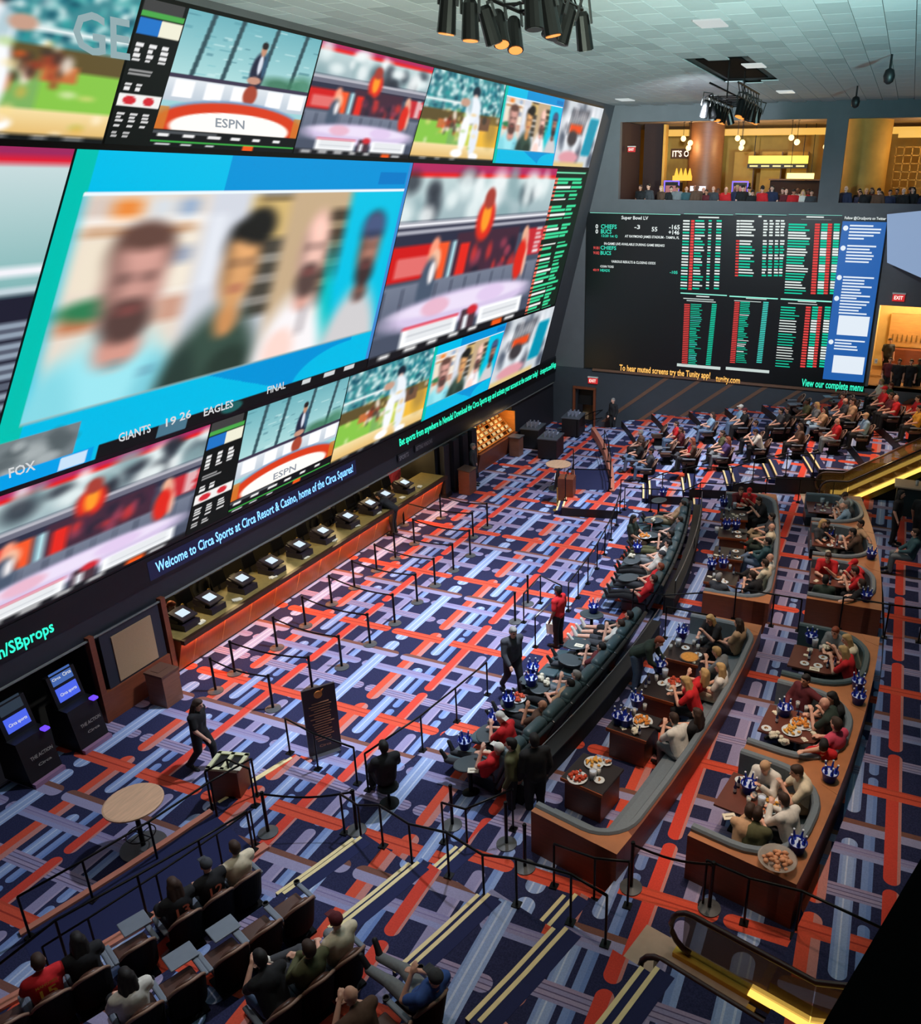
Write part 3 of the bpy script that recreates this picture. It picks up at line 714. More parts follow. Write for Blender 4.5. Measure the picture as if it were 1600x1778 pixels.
quad('video_panel', c_zoom(340, 190, 3, True), 11.5, 22.72, 9.2, 21.6, r2t, r2b, 'large four way interview')
quad('video_panel', c_studio(230, 150), 22.75, 34.1, 21.65, 33.85, r2t, r2b, 'large studio panel')
quad('video_panel', c_odds(), 34.1, 37.9, 33.85, 37.4, r2t, r2b, 'column of odds')
quad('video_panel', c_studio(), 8.6, 14.98, 7.8, 14.22, r3t, 0.002, 'studio panel with red screens')
quad('video_panel', c_stats(), 15.0, 16.28, 14.25, 15.72, r3t, 0.002, 'scores column')
quad('video_panel', espn, 16.3, 20.75, 15.75, 20.2, r3t, 0.002, 'presenter at a curved red desk')
quad('video_panel', bb, 20.8, 26.0, 20.25, 25.82, r3t, 0.002, 'baseball batter')
quad('video_panel', zs, 26.0, 32.1, 25.85, 31.5, r3t, 0.002, 'four way interview')
quad('video_panel', ref, 32.1, 37.5, 31.5, 37.25, r3t, 0.002, 'referee close-up')
NV = (ledp(0, 1)-ledp(0, 0)).normalized()
WTXT = emit('white_text', (225, 228, 230), .9, False); GTXT = emit('grey_text', (150, 160, 172), .9, False)
m = MB(); text_on(m, 'ESPN', ledp(14.75, .818, .06), (0, 1, 0), NV, .17, .85); text_on(m, 'ESPN', ledp(17.5, .042, .06), (0, 1, 0), NV, .2, 1.0); m.build('lettering', [GTXT], LED)
def ledpix(x, y):
    n = Vector((ZT-ZB, 0, -(XT-XB))).normalized(); p0 = ledp(0, 0, .06); v = Vector(ray(x, y).tolist()); c = Vector(CPOS.tolist())
    return c+v*((p0-c).dot(n)/v.dot(n))
A_, B_ = ledpix(128, 88), ledpix(226, 88); m = MB(); text_on(m, 'GE', A_, (0, 1, 0), NV, .62, B_.y-A_.y); m.build('lettering', [emit('pale_text', (170, 200, 206), .7, False)], LED)
m = MB()
for t, q0, q1 in (('GIANTS', (206, 768), (262, 748)), ('19', (288, 741), (306, 735)), ('26', (312, 731), (332, 723)), ('EAGLES', (354, 723), (405, 706)), ('FINAL', (464, 684), (496, 672)), ('FOX', (16, 830), (62, 815))):
    A_, B_ = ledpix(*q0), ledpix(*q1); text_on(m, t, A_, (0, 1, 0), NV, .2, B_.y-A_.y)
m.build('lettering', [WTXT], LED)

# ---- ribbon ticker on the fascia
TK = thing('ribbon_ticker', 'long LED ribbon ticker with scrolling blue and green messages under the video wall', 'ticker display')
m = MB(); m.box((-15.98, 20.8, 3.08), (0.03, 37.2, 0.72)); m.build('ribbon_backing', [mat('ribbon_black', (10, 16, 18), 0.5)], TK)
GRN = emit('ticker_green', (40, 240, 190), 1.5, False); BLU = emit('ticker_blue', (120, 185, 255), 2.0, False); BLU2 = emit('ticker_blue_halo', (20, 60, 200), .7, False)
def ribbon(t, y0, y1, z, h, mm, nm='ticker_text'):
    m = MB(); text_on(m, t, (-15.955, y0, z), (0, 1, 0), (0, 0, 1), h, y1-y0); return m.build(nm, [mm], TK)
ribbon('circasports.com/SBprops', 7.35, 10.4, 2.84, .27, GRN)
ribbon('Welcome to Circa Sports at Circa Resort & Casino, home of the Circa Squares!', 13.22, 21.42, 2.95, .27, BLU)
ribbon('Bet sports from anywhere in Nevada! Download the Circa Sports app and activate your account at the counter today!', 24.3, 37.0, 3.0, .27, GRN)
ribbon('circasports.com/NVapp', 37.3, 39.4, 2.98, .27, GRN)
m = MB(); m.box((-15.96, 17.3, 3.07), (0.004, 8.6, 0.5)); m.build('blue_backlight', [emit('ribbon_blue', (14, 26, 70), .6, False)], TK)
# counter signs
def wallsign(t, p0, p1, label, mm):
    a, b = atx(*p0, -15.95), atx(*p1, -15.95); s = thing('wall_sign', label, 'sign', ((a.x, a.y, a.z)))
    m = MB(); text_on(m, t, (0.03, 0, 0), (0, 1, 0), (0, 0, 1), .16, b.y-a.y); m.build('lettering', [mm], s)
    m = MB(); m.box((0, (b.y-a.y)/2, .08), (0.03, (b.y-a.y)+.1, .28)); m.build('plate', [FASC], s)
GSIG = mat('silver_sign', (150, 154, 158), 0.4, 0.3)
wallsign('SPORTS', (693, 800), (709, 790), 'small pale nameplate on the fascia at the end of the counter', GSIG)
wallsign('BETTING WINDOWS', (722, 783), (750, 768), 'small grey lettered sign beside the nameplate on the fascia', GSIG)

# ================================================================== odds board on the far wall
BD = thing('odds_board', 'wide dark LED odds board with columns of betting lines on the far wall', 'display board')
BYP = FY-0.16
m = MB(); m.box((-7.55, FY-0.12, 6.85), (13.6, 0.1, 7.5)); m.build('board_backing', [mat('board_black', (16, 20, 22), 0.35, scale=5)], BD)
quads = []
def bq(zx0, zy0, zx1, zy1, c, off=0.0):
    """little lit rectangle; coordinates are read in an enlarged view of the board"""
    a = aty(1000+zx0/2.667, 340+zy0/2.667, BYP); b = aty(1000+zx1/2.667, 340+zy1/2.667, BYP)
    quads.append((a.x, a.z, b.x, b.z, c, off))
GR, RD, WH, TE = (20, 205, 165), (226, 70, 66), (230, 240, 236), (70, 214, 200)
for x0, x1, y in ((68, 487, 82), (503, 730, 85), (741, 977, 86), (988, 1235, 88), (487, 702, 455), (713, 938, 470), (950, 1187, 483)):
    bq(x0, y-3, x1, y+4, (150, 245, 222))
def sl(y): return -(y-100)*0.085     # the board's edges lean in the view
rg = random.Random(5)
for r in range(24):
    y = 112+r*13.6; o = sl(y)*.5; c = WH if r % 4 in (1, 2) else GR
    bq(500+o, y, 530+o, y+8, c if r % 3 else WH); bq(537+o, y, 552+o, y+11, RD); bq(556+o, y, 556+o+rg.uniform(28, 48), y+8, c); bq(618+o, y, 632+o, y+7, c); bq(655+o, y, 678+o, y+8, c)
for r in range(20):
    y = 112+r*13.3; o = sl(y)*.4; c = WH if r < 6 or r % 5 in (2, 3) else GR
    if r == 6: continue
    bq(748+o, y, 762+o, y+8, RD if r > 6 else c); bq(764+o, y, 764+o+rg.uniform(50, 72), y+9, c)
    for x in (872, 900, 928, 952): bq(x+o, y, x+rg.uniform(14, 20)+o, y+8, c)
for r in range(26):
    y = 128+r*12.7; o = sl(y)*.75; c = GR if (r//3) % 2 == 0 else WH
    bq(990+o, y, 990+o+rg.uniform(70, 102), y+10, c); bq(1112+o, y, 1134+o, y+10, RD); bq(1142+o, y, 1170+o, y+10, c); bq(1172+o, y, 1190+o, y+10, RD); bq(1200+o, y, 1226+o, y+10, c)
for r in range(34):
    y = 500+r*8.4; o = sl(y)*.1-4
    bq(512+o-r*.3, y, 538+o-r*.3, y+6.4, RD); bq(542+o-r*.3, y, 542+o-r*.3+rg.uniform(24, 56), y+6.4, GR if rg.random() < .8 else TE); bq(640+o-r*.8, y, 662+o-r*.8, y+6.4, GR)
    y2 = y-10
    bq(745+o-r*.6, y2, 768+o-r*.6, y2+6.4, RD); bq(772+o-r*.6, y2, 772+o-r*.6+rg.uniform(24, 52), y2+6.4, GR if rg.random() < .8 else WH); bq(878+o-r*.9, y2, 902+o-r*.9, y2+6.4, TE)
for r in range(23):
    y = 512+r*12.4; o = sl(y)*.2+7-r*1.0; c = GR if (r//5) % 2 == 0 else WH
    bq(952+o, y, 952+o+rg.uniform(60, 88), y+9.5, c); bq(1068+o, y, 1090+o, y+9.5, RD); bq(1098+o, y, 1124+o, y+9.5, c); bq(1126+o, y, 1142+o, y+9.5, RD); bq(1156+o, y, 1182+o, y+9.5, c)
for y, xs in ((100, (570, 665)), (95, (848, 862)), (98, (1070, 1150)), (466, (560, 620)), (477, (790, 885)), (490, (1030, 1115))):
    bq(xs[0], y-4, xs[1], y+4, WH)
for x0, x1, y in ((500, 640, 478), (515, 650, 488), (735, 860, 488), (985, 1120, 500), (470, 672, 790), (696, 898, 806), (1045, 1185, 110)): bq(x0, y-2, x1, y+2, (200, 214, 210))
vs, fs, cs = [], [], []
for x0, z0, x1, z1, c, off in quads:
    n = len(vs); yy = BYP-0.04; vs += [(x0, yy, z1), (x1, yy, z1), (x1, yy, z0), (x0, yy, z0)]; fs.append((n, n+1, n+2, n+3))
    cs += [[lin(v) for v in c]+[1.0]]*4
me = bpy.data.meshes.new('odds_rows'); me.from_pydata(vs, [], fs); ca = me.color_attributes.new('Col', 'FLOAT_COLOR', 'POINT'); ca.data.foreach_set('color', np.array(cs).ravel()); me.materials.append(vcol_emit('led_pixels', 1.0))
o = obj('odds_rows', me, BD); o['kind'] = 'stuff'
def btext(t, zx0, zx1, zy, h, mm):
    a = aty(1000+zx0/2.667, 340+zy/2.667, BYP-.05); b = aty(1000+zx1/2.667, 340+zy/2.667, BYP-.05)
    m = MB(); text_on(m, t, (a.x, BYP-.05, a.z), (1, 0, 0), (0, 0, 1), h, b.x-a.x); m.build('board_lettering', [mm], BD)
BW = emit('board_white', (232, 240, 238), 1.0, False); BG = emit('board_green', (50, 224, 190), 1.0, False); BR_ = emit('board_red', (232, 80, 76), 1.0, False); BO = emit('board_orange', (255, 190, 96), 1.2, False)
btext('Super Bowl LV', 212, 336, 108, .15, BW)
btext('0', 92, 104, 151, .19, BW); btext('CHIEFS', 117, 190, 151, .19, BG); btext('-3', 272, 298, 153, .18, BW); btext('-165', 432, 482, 154, .19, BW)
btext('0', 92, 104, 174, .19, BW); btext('BUCS', 117, 166, 174, .19, BG); btext('55', 352, 378, 164, .19, BW); btext('+146', 430, 480, 178, .19, BW)
btext('12:20 1st Q', 120, 194, 190, .11, BG); btext('AT RAYMOND JAMES STADIUM - TAMPA, FL', 228, 480, 192, .11, BW)
btext('IN-GAME LIVE AVAILABLE DURING GAME BREAKS', 132, 412, 226, .11, BW)
btext('9181', 82, 110, 247, .13, BR_); btext('CHIEFS', 115, 188, 248, .17, BG); btext('9182', 82, 110, 270, .13, BR_); btext('BUCS', 115, 164, 272, .17, BG)
btext('VARIOUS RESULTS & CLOSING ODDS', 165, 370, 309, .11, BW); btext('COIN TOSS', 114, 176, 331, .1, BW); btext('4019', 80, 108, 348, .11, BR_); btext('HEADS', 114, 158, 350, .12, BG); btext('-105', 436, 472, 360, .13, BG)
btext('Follow @CircaSports on Twitter', 1246, 1438, 108, .11, BW)
def ftext(t, p0, p1, h, mm):
    a, b = aty(*p0, BYP-.05), aty(*p1, BYP-.05); m = MB(); text_on(m, t, a, (b.x-a.x, 0, 0), (0, 0, 1), h, b.x-a.x); m.build('board_lettering', [mm], BD)
ftext('To hear muted screens try the Tunity app!', (1076, 643), (1233, 663), .3, BO); ftext('tunity.com', (1243, 662), (1285, 666), .3, BO)
ftext('View our complete menu', (1392, 670), (1499, 678), .34, emit('board_green2', (50, 235, 190), 1.2, False))
# social feed panel
FD = thing('feed_panel', 'tall bright blue social feed panel at the right end of the odds board', 'display panel')
a, b, c_ = aty(1464, 384, BYP), aty(1541, 384, BYP), aty(1503, 664, BYP)
m = MB(); m.box(((a.x+b.x)/2, BYP-.03, (a.z+c_.z)/2), (b.x-a.x, .04, a.z-c_.z)); m.build('blue_screen', [emit('feed_blue', (22, 92, 170), 1.0, False)], FD)
W_, H_ = b.x-a.x, a.z-c_.z
m = MB()
def fr(u0, v0, u1, v1): m.box((a.x+W_*(u0+u1)/2, BYP-.06, a.z-H_*(v0+v1)/2), (W_*(u1-u0), .01, H_*(v1-v0)))
for v0, n in ((.02, 5), (.14, 6), (.33, 7), (.46, 6), (.73, 4)):
    for k in range(n): fr(.18, v0+k*.019, .18+rg.uniform(.35, .75), v0+k*.019+.009)
fr(.2, .575, .93, .70); fr(.2, .835, .95, .95)
m.build('feed_text', [emit('feed_white', (226, 236, 246), 1.0, False)], FD)
for v0 in (.03, .15, .33, .46, .74):
    m = MB(); cc = Vector((a.x+W_*.09, BYP-.05, a.z-H_*(v0+.01))); m.cyl(cc, cc+Vector((0, -.02, 0)), W_*.06, n=14); m.build('feed_avatar', [emit('feed_white', (226, 236, 246), 1.0, False)], FD)
# pale blue screen at the right frame edge
SP = thing('side_screen', 'pale blue lit screen slanting at the right edge beside the odds board', 'screen')
q = [aty(1541, 372, 38.9), aty(1640, 362, 36.0), aty(1640, 500, 36.0), aty(1541, 456, 38.9)]
m = MB(); m.hull4(q, [p+Vector((.1, .15, 0)) for p in q]); m.build('lit_face', [emit('side_blue', (150, 176, 214), .8, False)], SP)
def exit_sign(p, u, label, w=.42, rot=0.0):
    s = thing('exit_sign', label, 'sign', p, rot)
    m = MB(); m.box((0, 0, 0), (w, .08, w*.6)); m.build('sign_box', [emit('exit_red', (214, 40, 44), .9)], s)
    m = MB(); m.box((0, 0, w*.36), (w*1.1, .12, w*.12)); m.build('mount', [mat('white_paint', (210, 210, 205), .6)], s)
    m = MB(); text_on(m, 'EXIT', (-w*.36, -.05, -w*.14), (1, 0, 0), (0, 0, 1), w*.3, w*.72); m.build('lettering', [emit('exit_white', (255, 230, 220), 1.4, False)], s)
exit_sign(aty(1030, 661, FY-.15), 1, 'red lit exit sign above the dark far doorway', .5)
exit_sign(aty(1561, 517, FY-.05), 1, 'red lit exit sign at the right above the bright bar', .5)
# small pale devices fixed to the far walls
for px, py, lb in ((990, 654, 'small pale switch plate left of the exit sign'), (1522, 627, 'small pale switch plate below the blue feed panel')):
    s = thing('wall_switch', lb, 'switch plate', aty(px, py, FY-.06))
    m = MB(); m.rbox((0, 0, 0), (.12, .04, .2), .01); m.build('plate', [mat('white_paint', (210, 210, 205), .6)], s)
    m = MB(); m.box((0, -.025, 0), (.04, .02, .07)); m.build('toggle', [STEEL], s)
# ================================================================== kinds: shared meshes, copied thing by thing
class Kind:
    """a thing built once; put() links a copy that shares its meshes"""
    def __init__(s, name, parts): s.name, s.parts = name, parts       # parts: (name, mesh, [sub (name, mesh)])
    def put(s, label, cat, loc, rz=0.0, group=None, skip=(), scale=None, colors=None):
        t = thing(s.name, label, cat, loc, rz, group)
        if scale: t.scale = scale if isinstance(scale, tuple) else (scale,)*3
        for p in s.parts:
            if p[0] in skip: continue
            o = obj(p[0], p[1], t)
            if colors and p[0] in colors: o.color = S(*colors[p[0]])
            for q in (p[2] if len(p) > 2 else []):
                c = obj(q[0], q[1], o)
                if colors and q[0] in colors: c.color = S(*colors[q[0]])
        return t
def M(fn, mats, smooth=False, name='part'):
    m = MB(); fn(m); return m.mesh(name, mats, smooth)

# ---- betting counter
COPPER = wood('copper_panel', (176, 92, 40), 0.4, (1, 14, 1))
CTOP = mat('stone_counter', (132, 114, 66), 0.35, var=0.35, scale=9)
ctr = thing('betting_counter', 'long copper fronted betting counter with pale stone top below the ticker', 'counter')
m = MB(); m.hull4([Vector((-15.98, 13.3, .06)), Vector((-15.98, 26.9, .06)), Vector((-16.4, 26.9, .06)), Vector((-16.4, 13.3, .06))], [Vector((-15.68, 13.3, .98)), Vector((-15.68, 26.9, .98)), Vector((-16.4, 26.9, .98)), Vector((-16.4, 13.3, .98))]); m.build('front_panel', [COPPER], ctr)
m = MB(); m.box((-16.35, 20.1, .03), (.7, 13.6, .06)); m.build('toe_kick', [BLACK], ctr)
m = MB(); m.rbox((-16.2, 20.1, 1.02), (1.1, 13.62, .07), .015); m.build('counter_top', [CTOP], ctr)
m = MB(); m.box((-15.61, 20.1, 1.0), (.12, 13.66, .13)); m.build('edge_trim', [mat('dark_bronze', (60, 38, 26), .4, .3)], ctr)
m = MB(); m.box((-15.668, 20.1, .928), (.02, 13.4, .012)); m.build('under_edge_light', [emit('amber_strip', (255, 150, 60), 150.0)], ctr)
for k in range(13):
    m = MB(); y = 13.8+k*1.05; m.hull4([Vector((-15.975, y, .08)), Vector((-15.975, y+.02, .08)), Vector((-15.99, y+.02, .08)), Vector((-15.99, y, .08))], [Vector((-15.675, y, .94)), Vector((-15.675, y+.02, .94)), Vector((-15.69, y+.02, .94)), Vector((-15.69, y, .94))]); m.build('panel_seam', [mat('seam_light', (216, 140, 80), .4)], ctr)
TBLK = mat('terminal_plastic', (34, 26, 40), .45)
term = Kind('betting_terminal', [
    ('body', M(lambda m: (m.box((0, 0, .07), (.5, .42, .14)), m.box((-.1, 0, .2), (.34, .4, .12), 0, ('Y', R(18)))), [TBLK])),
    ('screen_bezel', M(lambda m: m.box((.02, 0, .285), (.42, .4, .04), 0, ('Y', R(16))), [TBLK]), [('screen', M(lambda m: m.box((.03, 0, .31), (.2, .22, .012), 0, ('Y', R(16))), [emit('terminal_white', (206, 226, 240), 1.1, False)]))]),
    ('monitor', M(lambda m: (m.box((-.52, -.18, .28), (.04, .4, .3), 0, ('Y', R(-12))), m.cyl((-.5, -.18, 0), (-.52, -.18, .2), .03)), [BLACK])),
    ('printer', M(lambda m: m.rbox((-.42, .24, .1), (.22, .2, .18), .03), [BLACK])),
    ('desk_lamp', M(lambda m: (m.cyl((-.28, .3, 0), (-.28, .3, .26), .012), m.ball((-.28, .3, .28), .035)), [mat('brass', (210, 170, 80), .3, .8)]))])
tpx = [(334, 1092), (389, 1050), (445, 1016), (495, 985), (538, 955), (576, 930), (613, 903), (652, 880), (684, 865), (716, 845)]
for k, (px, py) in enumerate(tpx):
    p = at(px, py, 1.3); term.put('black betting terminal with lit screen on the counter, %s from the near end' % ORD[k], 'betting terminal', (-16.18, max(p.y, 13.9), 1.056), 0, 'terminals along the betting counter', scale=1.25)
rr = random.Random(11)
PAPER = mat('paper', (226, 218, 196), .8)
for k in range(9):
    y = 14.2+k*1.42+rr.uniform(-.2, .2); s = thing('paper_stack', 'loose stack of betting slips on the counter, %s from the near end' % ORD[k], 'papers', (-15.9, y, 1.056), rr.uniform(-.4, .4), 'slips on the counter')
    for q in range(3):
        m = MB(); m.box((rr.uniform(-.03, .03), rr.uniform(-.03, .03), .006+q*.011), (.15, .21, .01), rr.uniform(-.3, .3)); m.build('sheet', [PAPER], s)
for k in range(6):
    point('niche_lamp', (-17.1, 14.3+k*2.4, 2.12), 45, (1.0, .74, .36), .12)
# recessed lamp fittings belonging to those lights
for k in range(6):
    s = thing('niche_downlight', 'small recessed ceiling lamp inside the counter niche, %s from the near end' % ORD[k], 'lamp', (-17.1, 14.3+k*2.4, 2.24), 0, 'lamps inside the counter niche')
    m = MB(); m.lathe([(.09, -.05), (.1, -.02), (.1, 0)], 14); m.build('trim_ring', [STEEL], s); m = MB(); m.cyl((0, 0, -.055), (0, 0, -.045), .07, n=14); m.build('lens', [emit('warm_lens', (255, 220, 150), 2.0)], s)
# back shelf lamps seen in the niche
# beige notice panel and its dark frame
p0, p1 = atx(188, 1105, -15.94), atx(270, 1140, -15.94)
s = thing('notice_panel', 'blank beige fabric notice panel on the dark wall left of the counter', 'panel', (-15.94, (11.6+12.75)/2, 1.42))
m = MB(); m.box((.02, 0, 0), (.05, 1.14, 1.2)); m.build('fabric', [mat('beige_fabric', (172, 140, 108), .9, scale=40)], s)
m = MB(); m.box((0, 0, -.05), (.03, 1.7, 1.75)); m.build('backboard', [mat('panel_slate', (40, 44, 56), .6)], s)
# trash bin
s = thing('litter_bin', 'brown square litter bin standing below the beige panel', 'litter bin', (-15.3, 12.25, 0))
m = MB(); m.box((0, 0, .42), (.55, .5, .84)); m.build('bin_body', [wood('bin_wood', (120, 80, 64))], s)
m = MB(); m.box((0, 0, .87), (.58, .53, .06)); m.box((-.05, 0, .905), (.24, .3, .012)); m.build('bin_lid', [mat('bin_lid', (92, 62, 50), .5)], s)
# kiosks
for k, (py_, lb) in enumerate(((9.15, 'black self service betting kiosk with blue screens nearest the left edge'), (10.35, 'black self service betting kiosk with blue screens next to the timber trim'))):
    s = thing('betting_kiosk', lb, 'kiosk', (-15.75, py_, 0))
    m = MB(); m.hull4([Vector((-.55, -.36, 0)), Vector((.3, -.36, 0)), Vector((.3, .36, 0)), Vector((-.55, .36, 0))], [Vector((-.55, -.36, 1.05)), Vector((.12, -.36, 1.05)), Vector((.12, .36, 1.05)), Vector((-.55, .36, 1.05))]); m.build('cabinet', [BLACK], s)
    m = MB(); m.box((-.3, 0, 1.4), (.14, .68, .8), 0, ('Y', R(-12))); m.build('head', [BLACK], s)
    kb = emit('kiosk_blue', (70, 96, 226), 1.1, False); kl = emit('kiosk_light', (70, 110, 190), .8, False)
    m = MB(); m.box((-.2, .0, 1.33), (.02, .5, .32), 0, ('Y', R(-14))); o = m.build('screen', [kb], s)
    m = MB(); text_on(m, 'Circa sports', (-.17, -.2, 1.3), (0, 1, 0), (-.24, 0, 1), .07, .4); m.build('lettering', [WTXT], o)
    m = MB(); m.box((-.3, .0, 1.7), (.02, .5, .3), 0, ('Y', R(-14))); o = m.build('upper_screen', [kl if k else emit('kiosk_dim', (60, 80, 100), .4, False)], s)
    if k: m = MB(); text_on(m, 'Circa', (-.28, .03, 1.67), (0, 1, 0), (-.24, 0, 1), .08, .2); text_on(m, 'Circa', (-.28, -.23, 1.67), (0, 1, 0), (-.24, 0, 1), .06, .2); m.build('lettering', [WTXT], o)
    m = MB(); m.rbox((.2, .26, 1.08), (.16, .14, .06), .02); m.build('card_reader', [emit('reader_violet', (96, 60, 250), 1.6, False)], s)
    m = MB(); text_on(m, 'THE ACTION', (.31, -.25, .62), (0, 1, 0), (-.17, 0, 1), .08, .5); text_on(m, 'Circa', (.33, -.14, .42), (0, 1, 0), (-.17, 0, 1), .06, .3); m.build('front_lettering', [mat('kiosk_text', (150, 145, 140), .5)], s)
    m = MB(); m.box((.34, 0, .05), (.1, .7, .1)); m.build('kick_plate', [mat('kick_pink', (150, 110, 140), .5)], s)
# end of counter: dark fluted columns and podium
for k, y in enumerate((27.3, 28.1, 28.9, 29.7)):
    s = thing('wall_column', 'dark panelled column after the counter end, %s along' % ORD[k], 'column', (-15.86, y, 0), 0, 'dark columns beyond the counter')
    m = MB(); m.box((0, 0, 1.1), (.2, .42, 2.2)); m.build('shaft', [PANELD], s); m = MB(); m.box((.02, 0, .1), (.24, .46, .2)); m.build('plinth', [BLACK], s)
s = thing('host_podium', 'small brown host podium against the dark columns', 'podium', at(802, 848, 0)+Vector((.45, -.3, 0)))
m = MB(); m.box((0, 0, .5), (.5, .6, 1.0)); m.build('body', [wood('bin_wood', (120, 80, 64))], s); m = MB(); m.box((0, 0, 1.02), (.56, .66, .05), 0, ('Y', R(6))); m.build('top', [mat('bin_lid', (92, 62, 50), .5)], s)
# lit timber racking bar
bar = thing('ticket_bar', 'glowing timber bar with a grid rack of lit cards set in the left wall', 'bar counter')
m = MB(); m.hull4([Vector((-15.95, 30.2, 0)), Vector((-15.95, 34.1, 0)), Vector((-16.6, 34.1, 0)), Vector((-16.6, 30.2, 0))], [Vector((-15.75, 30.2, .9)), Vector((-15.75, 34.1, .9)), Vector((-16.6, 34.1, .9)), Vector((-16.6, 30.2, .9))]); m.build('bar_front', [WOODM], bar)
AMB = wood('amber_wood', (226, 138, 56), .4)
for k in range(9):
    m = MB(); m.box((-16.35, 30.35+k*.45, 1.35), (.06, .05, 1.15), 0, ('Y', R(-42))); m.build('rack_rib', [AMB], bar)
for k in range(6):
    m = MB(); m.box((-15.92-k*.17, 32.15, .97+k*.155), (.06, 3.7, .04)); m.build('rack_shelf', [AMB], bar)
cm = mat('card_cream', (240, 220, 170), .7)
for k in range(5):
    for q in range(8):
        if (k*3+q) % 7 == 6: continue
        m = MB(); m.box((-15.99-k*.17, 30.57+q*.45, 1.07+k*.155), (.012, .26, .14), 0, ('Y', R(-35))); m.build('card', [cm], bar)
for y in (30.2, 34.1): m = MB(); m.box((-16.3, y, 1.35), (.8, .07, 1.1)); m.build('bar_end', [AMB], bar)
for y in (30.25, 31.6): m = MB(); m.box((-16.55, y, 1.6), (.06, .06, 1.3)); m.build('post', [AMB], bar)
for y in (31.2, 33.2): point('bar_lamp', (-15.9, y, 1.95), 22, (1.0, .66, .28), .1)
# service carts in the dark corner
cart = Kind('service_cart', [('cart_body', M(lambda m: m.box((0, 0, .5), (.9, 1.2, .9)), [BLACK])), ('cart_top', M(lambda m: m.box((0, 0, .97), (.95, 1.25, .05)), [mat('cart_grey', (80, 84, 92), .4)])),
    ('caster', M(lambda m: [m.cyl((x, y-.03, .05), (x, y+.03, .05), .05) for x in (-.4, .4) for y in (-.5, .5)], [BLACKM])), ('bottle_caddy', M(lambda m: [m.cyl((.2*(i % 3)-.2, .25*(i//3)-.3, 1.0), (.2*(i % 3)-.2, .25*(i//3)-.3, 1.22), .04) for i in range(9)], [mat('cart_items', (120, 124, 140), .4)])), ('tray', M(lambda m: m.rbox((0, .35, 1.02), (.5, .35, .05), .02), [mat('cart_items2', (168, 172, 190), .4)]))])
for (px, py, lb) in ((945, 790, 'black service cart with bottles, the nearest to the open floor'), (915, 772, 'black service cart against the left wall beside the lit bar'), (985, 752, 'black service cart in the corner before the exit door')):
    cart.put(lb, 'service cart', at(px, py, 0)+Vector((.35, 0, 0)), .1)
for (px, py, lb) in ((897, 790, 'low brown wooden crate beside the lit bar'),):
    s = thing('wooden_stand', lb, 'stand', at(px, py, 0)); m = MB(); m.box((0, 0, .45), (.5, .5, .9)); m.build('body', [wood('bin_wood', (120, 80, 64))], s); m = MB(); m.box((0, 0, .92), (.6, .6, .04)); m.build('top', [mat('cart_grey', (80, 84, 92), .4)], s)
# ---- free-standing furniture on the floor
tbl = Kind('cocktail_table', [('table_top', M(lambda m: m.lathe([(.5, 1.05), (.53, 1.06), (.53, 1.09), (.5, 1.1)], 32), [wood('table_oak', (222, 176, 140), .4, (8, 1, 1))])),
    ('pole', M(lambda m: m.cyl((0, 0, .05), (0, 0, 1.05), .045), [BLACKM])), ('foot_ring', M(lambda m: (m.tube([(.26*math.cos(a), .26*math.sin(a), .32) for a in np.linspace(0, 2*math.pi, 20)[:-1]], .012, 6, True), m.cyl((-.26, 0, .32), (.26, 0, .32), .01), m.cyl((0, -.26, .32), (0, .26, .32), .01)), [BLACKM])),
    ('base', M(lambda m: m.lathe([(.42, 0), (.42, .02), (.06, .05)], 28), [mat('base_grey', (70, 72, 74), .5)]))])
tbl.put('round oak topped cocktail table by the ramp at the lower left', 'table', at(250, 1470, 0))
tbl.put('round pale cocktail table behind the far timber podium', 'table', at(970, 848, 0))
def podium(px, py, z, rz, label, rail=True):
    s = thing('timber_podium', label, 'podium', at(px, py, z), rz)
    m = MB(); m.box((0, 0, .5), (.62, .5, 1.0)); m.build('body', [WOODM], s)
    m = MB()
    for x in (-.29, 0, .29): m.box((x, 0, 1.02), (.08, .54, .05))
    for y in (-.24, .24): m.box((0, y, 1.02), (.66, .08, .05))
    m.build('top_frame', [mat('pale_cream', (228, 224, 180), .5)], s)  # plain pale cream top frame
    m = MB(); m.box((0, 0, 1.0), (.5, .42, .02)); m.build('bin_opening', [BLACK], s)
    m = MB(); m.box((.3, -.2, 1.06), (.2, .16, .01)); m.build('sign_card', [PAPER], s)
podium(408, 1392, 0, R(15), 'square timber podium with open pale top at the head of the ramp')
s = thing('host_stand', 'timber host stand with a tilted white menu board at the far steps', 'host stand', at(978, 872, 0), R(10))
m = MB(); m.box((.15, 0, .55), (.62, .6, 1.1)); m.build('body', [WOODM], s)
m = MB(); m.box((-.25, -.1, 1.0), (.04, .5, .8), 0, ('Y', R(8))); m.build('board', [BLACK], s)
for z in (.85, 1.15): m = MB(); m.box((-.28, -.1, z), (.02, .34, .24), 0, ('Y', R(8))); m.build('menu_sheet', [emit('menu_white', (225, 232, 240), .7, False)], s)
s = thing('brass_stanchion', 'single brass stanchion with a round base by the far host stand', 'stanchion', at(968, 886, 0))
m = MB(); m.cyl((0, 0, 0), (0, 0, .95), .025); m.build('post', [mat('brass', (210, 170, 80), .3, .8)], s); m = MB(); m.lathe([(.17, 0), (.17, .02), (.03, .05)], 18); m.build('base', [mat('brass', (210, 170, 80), .3, .8)], s)
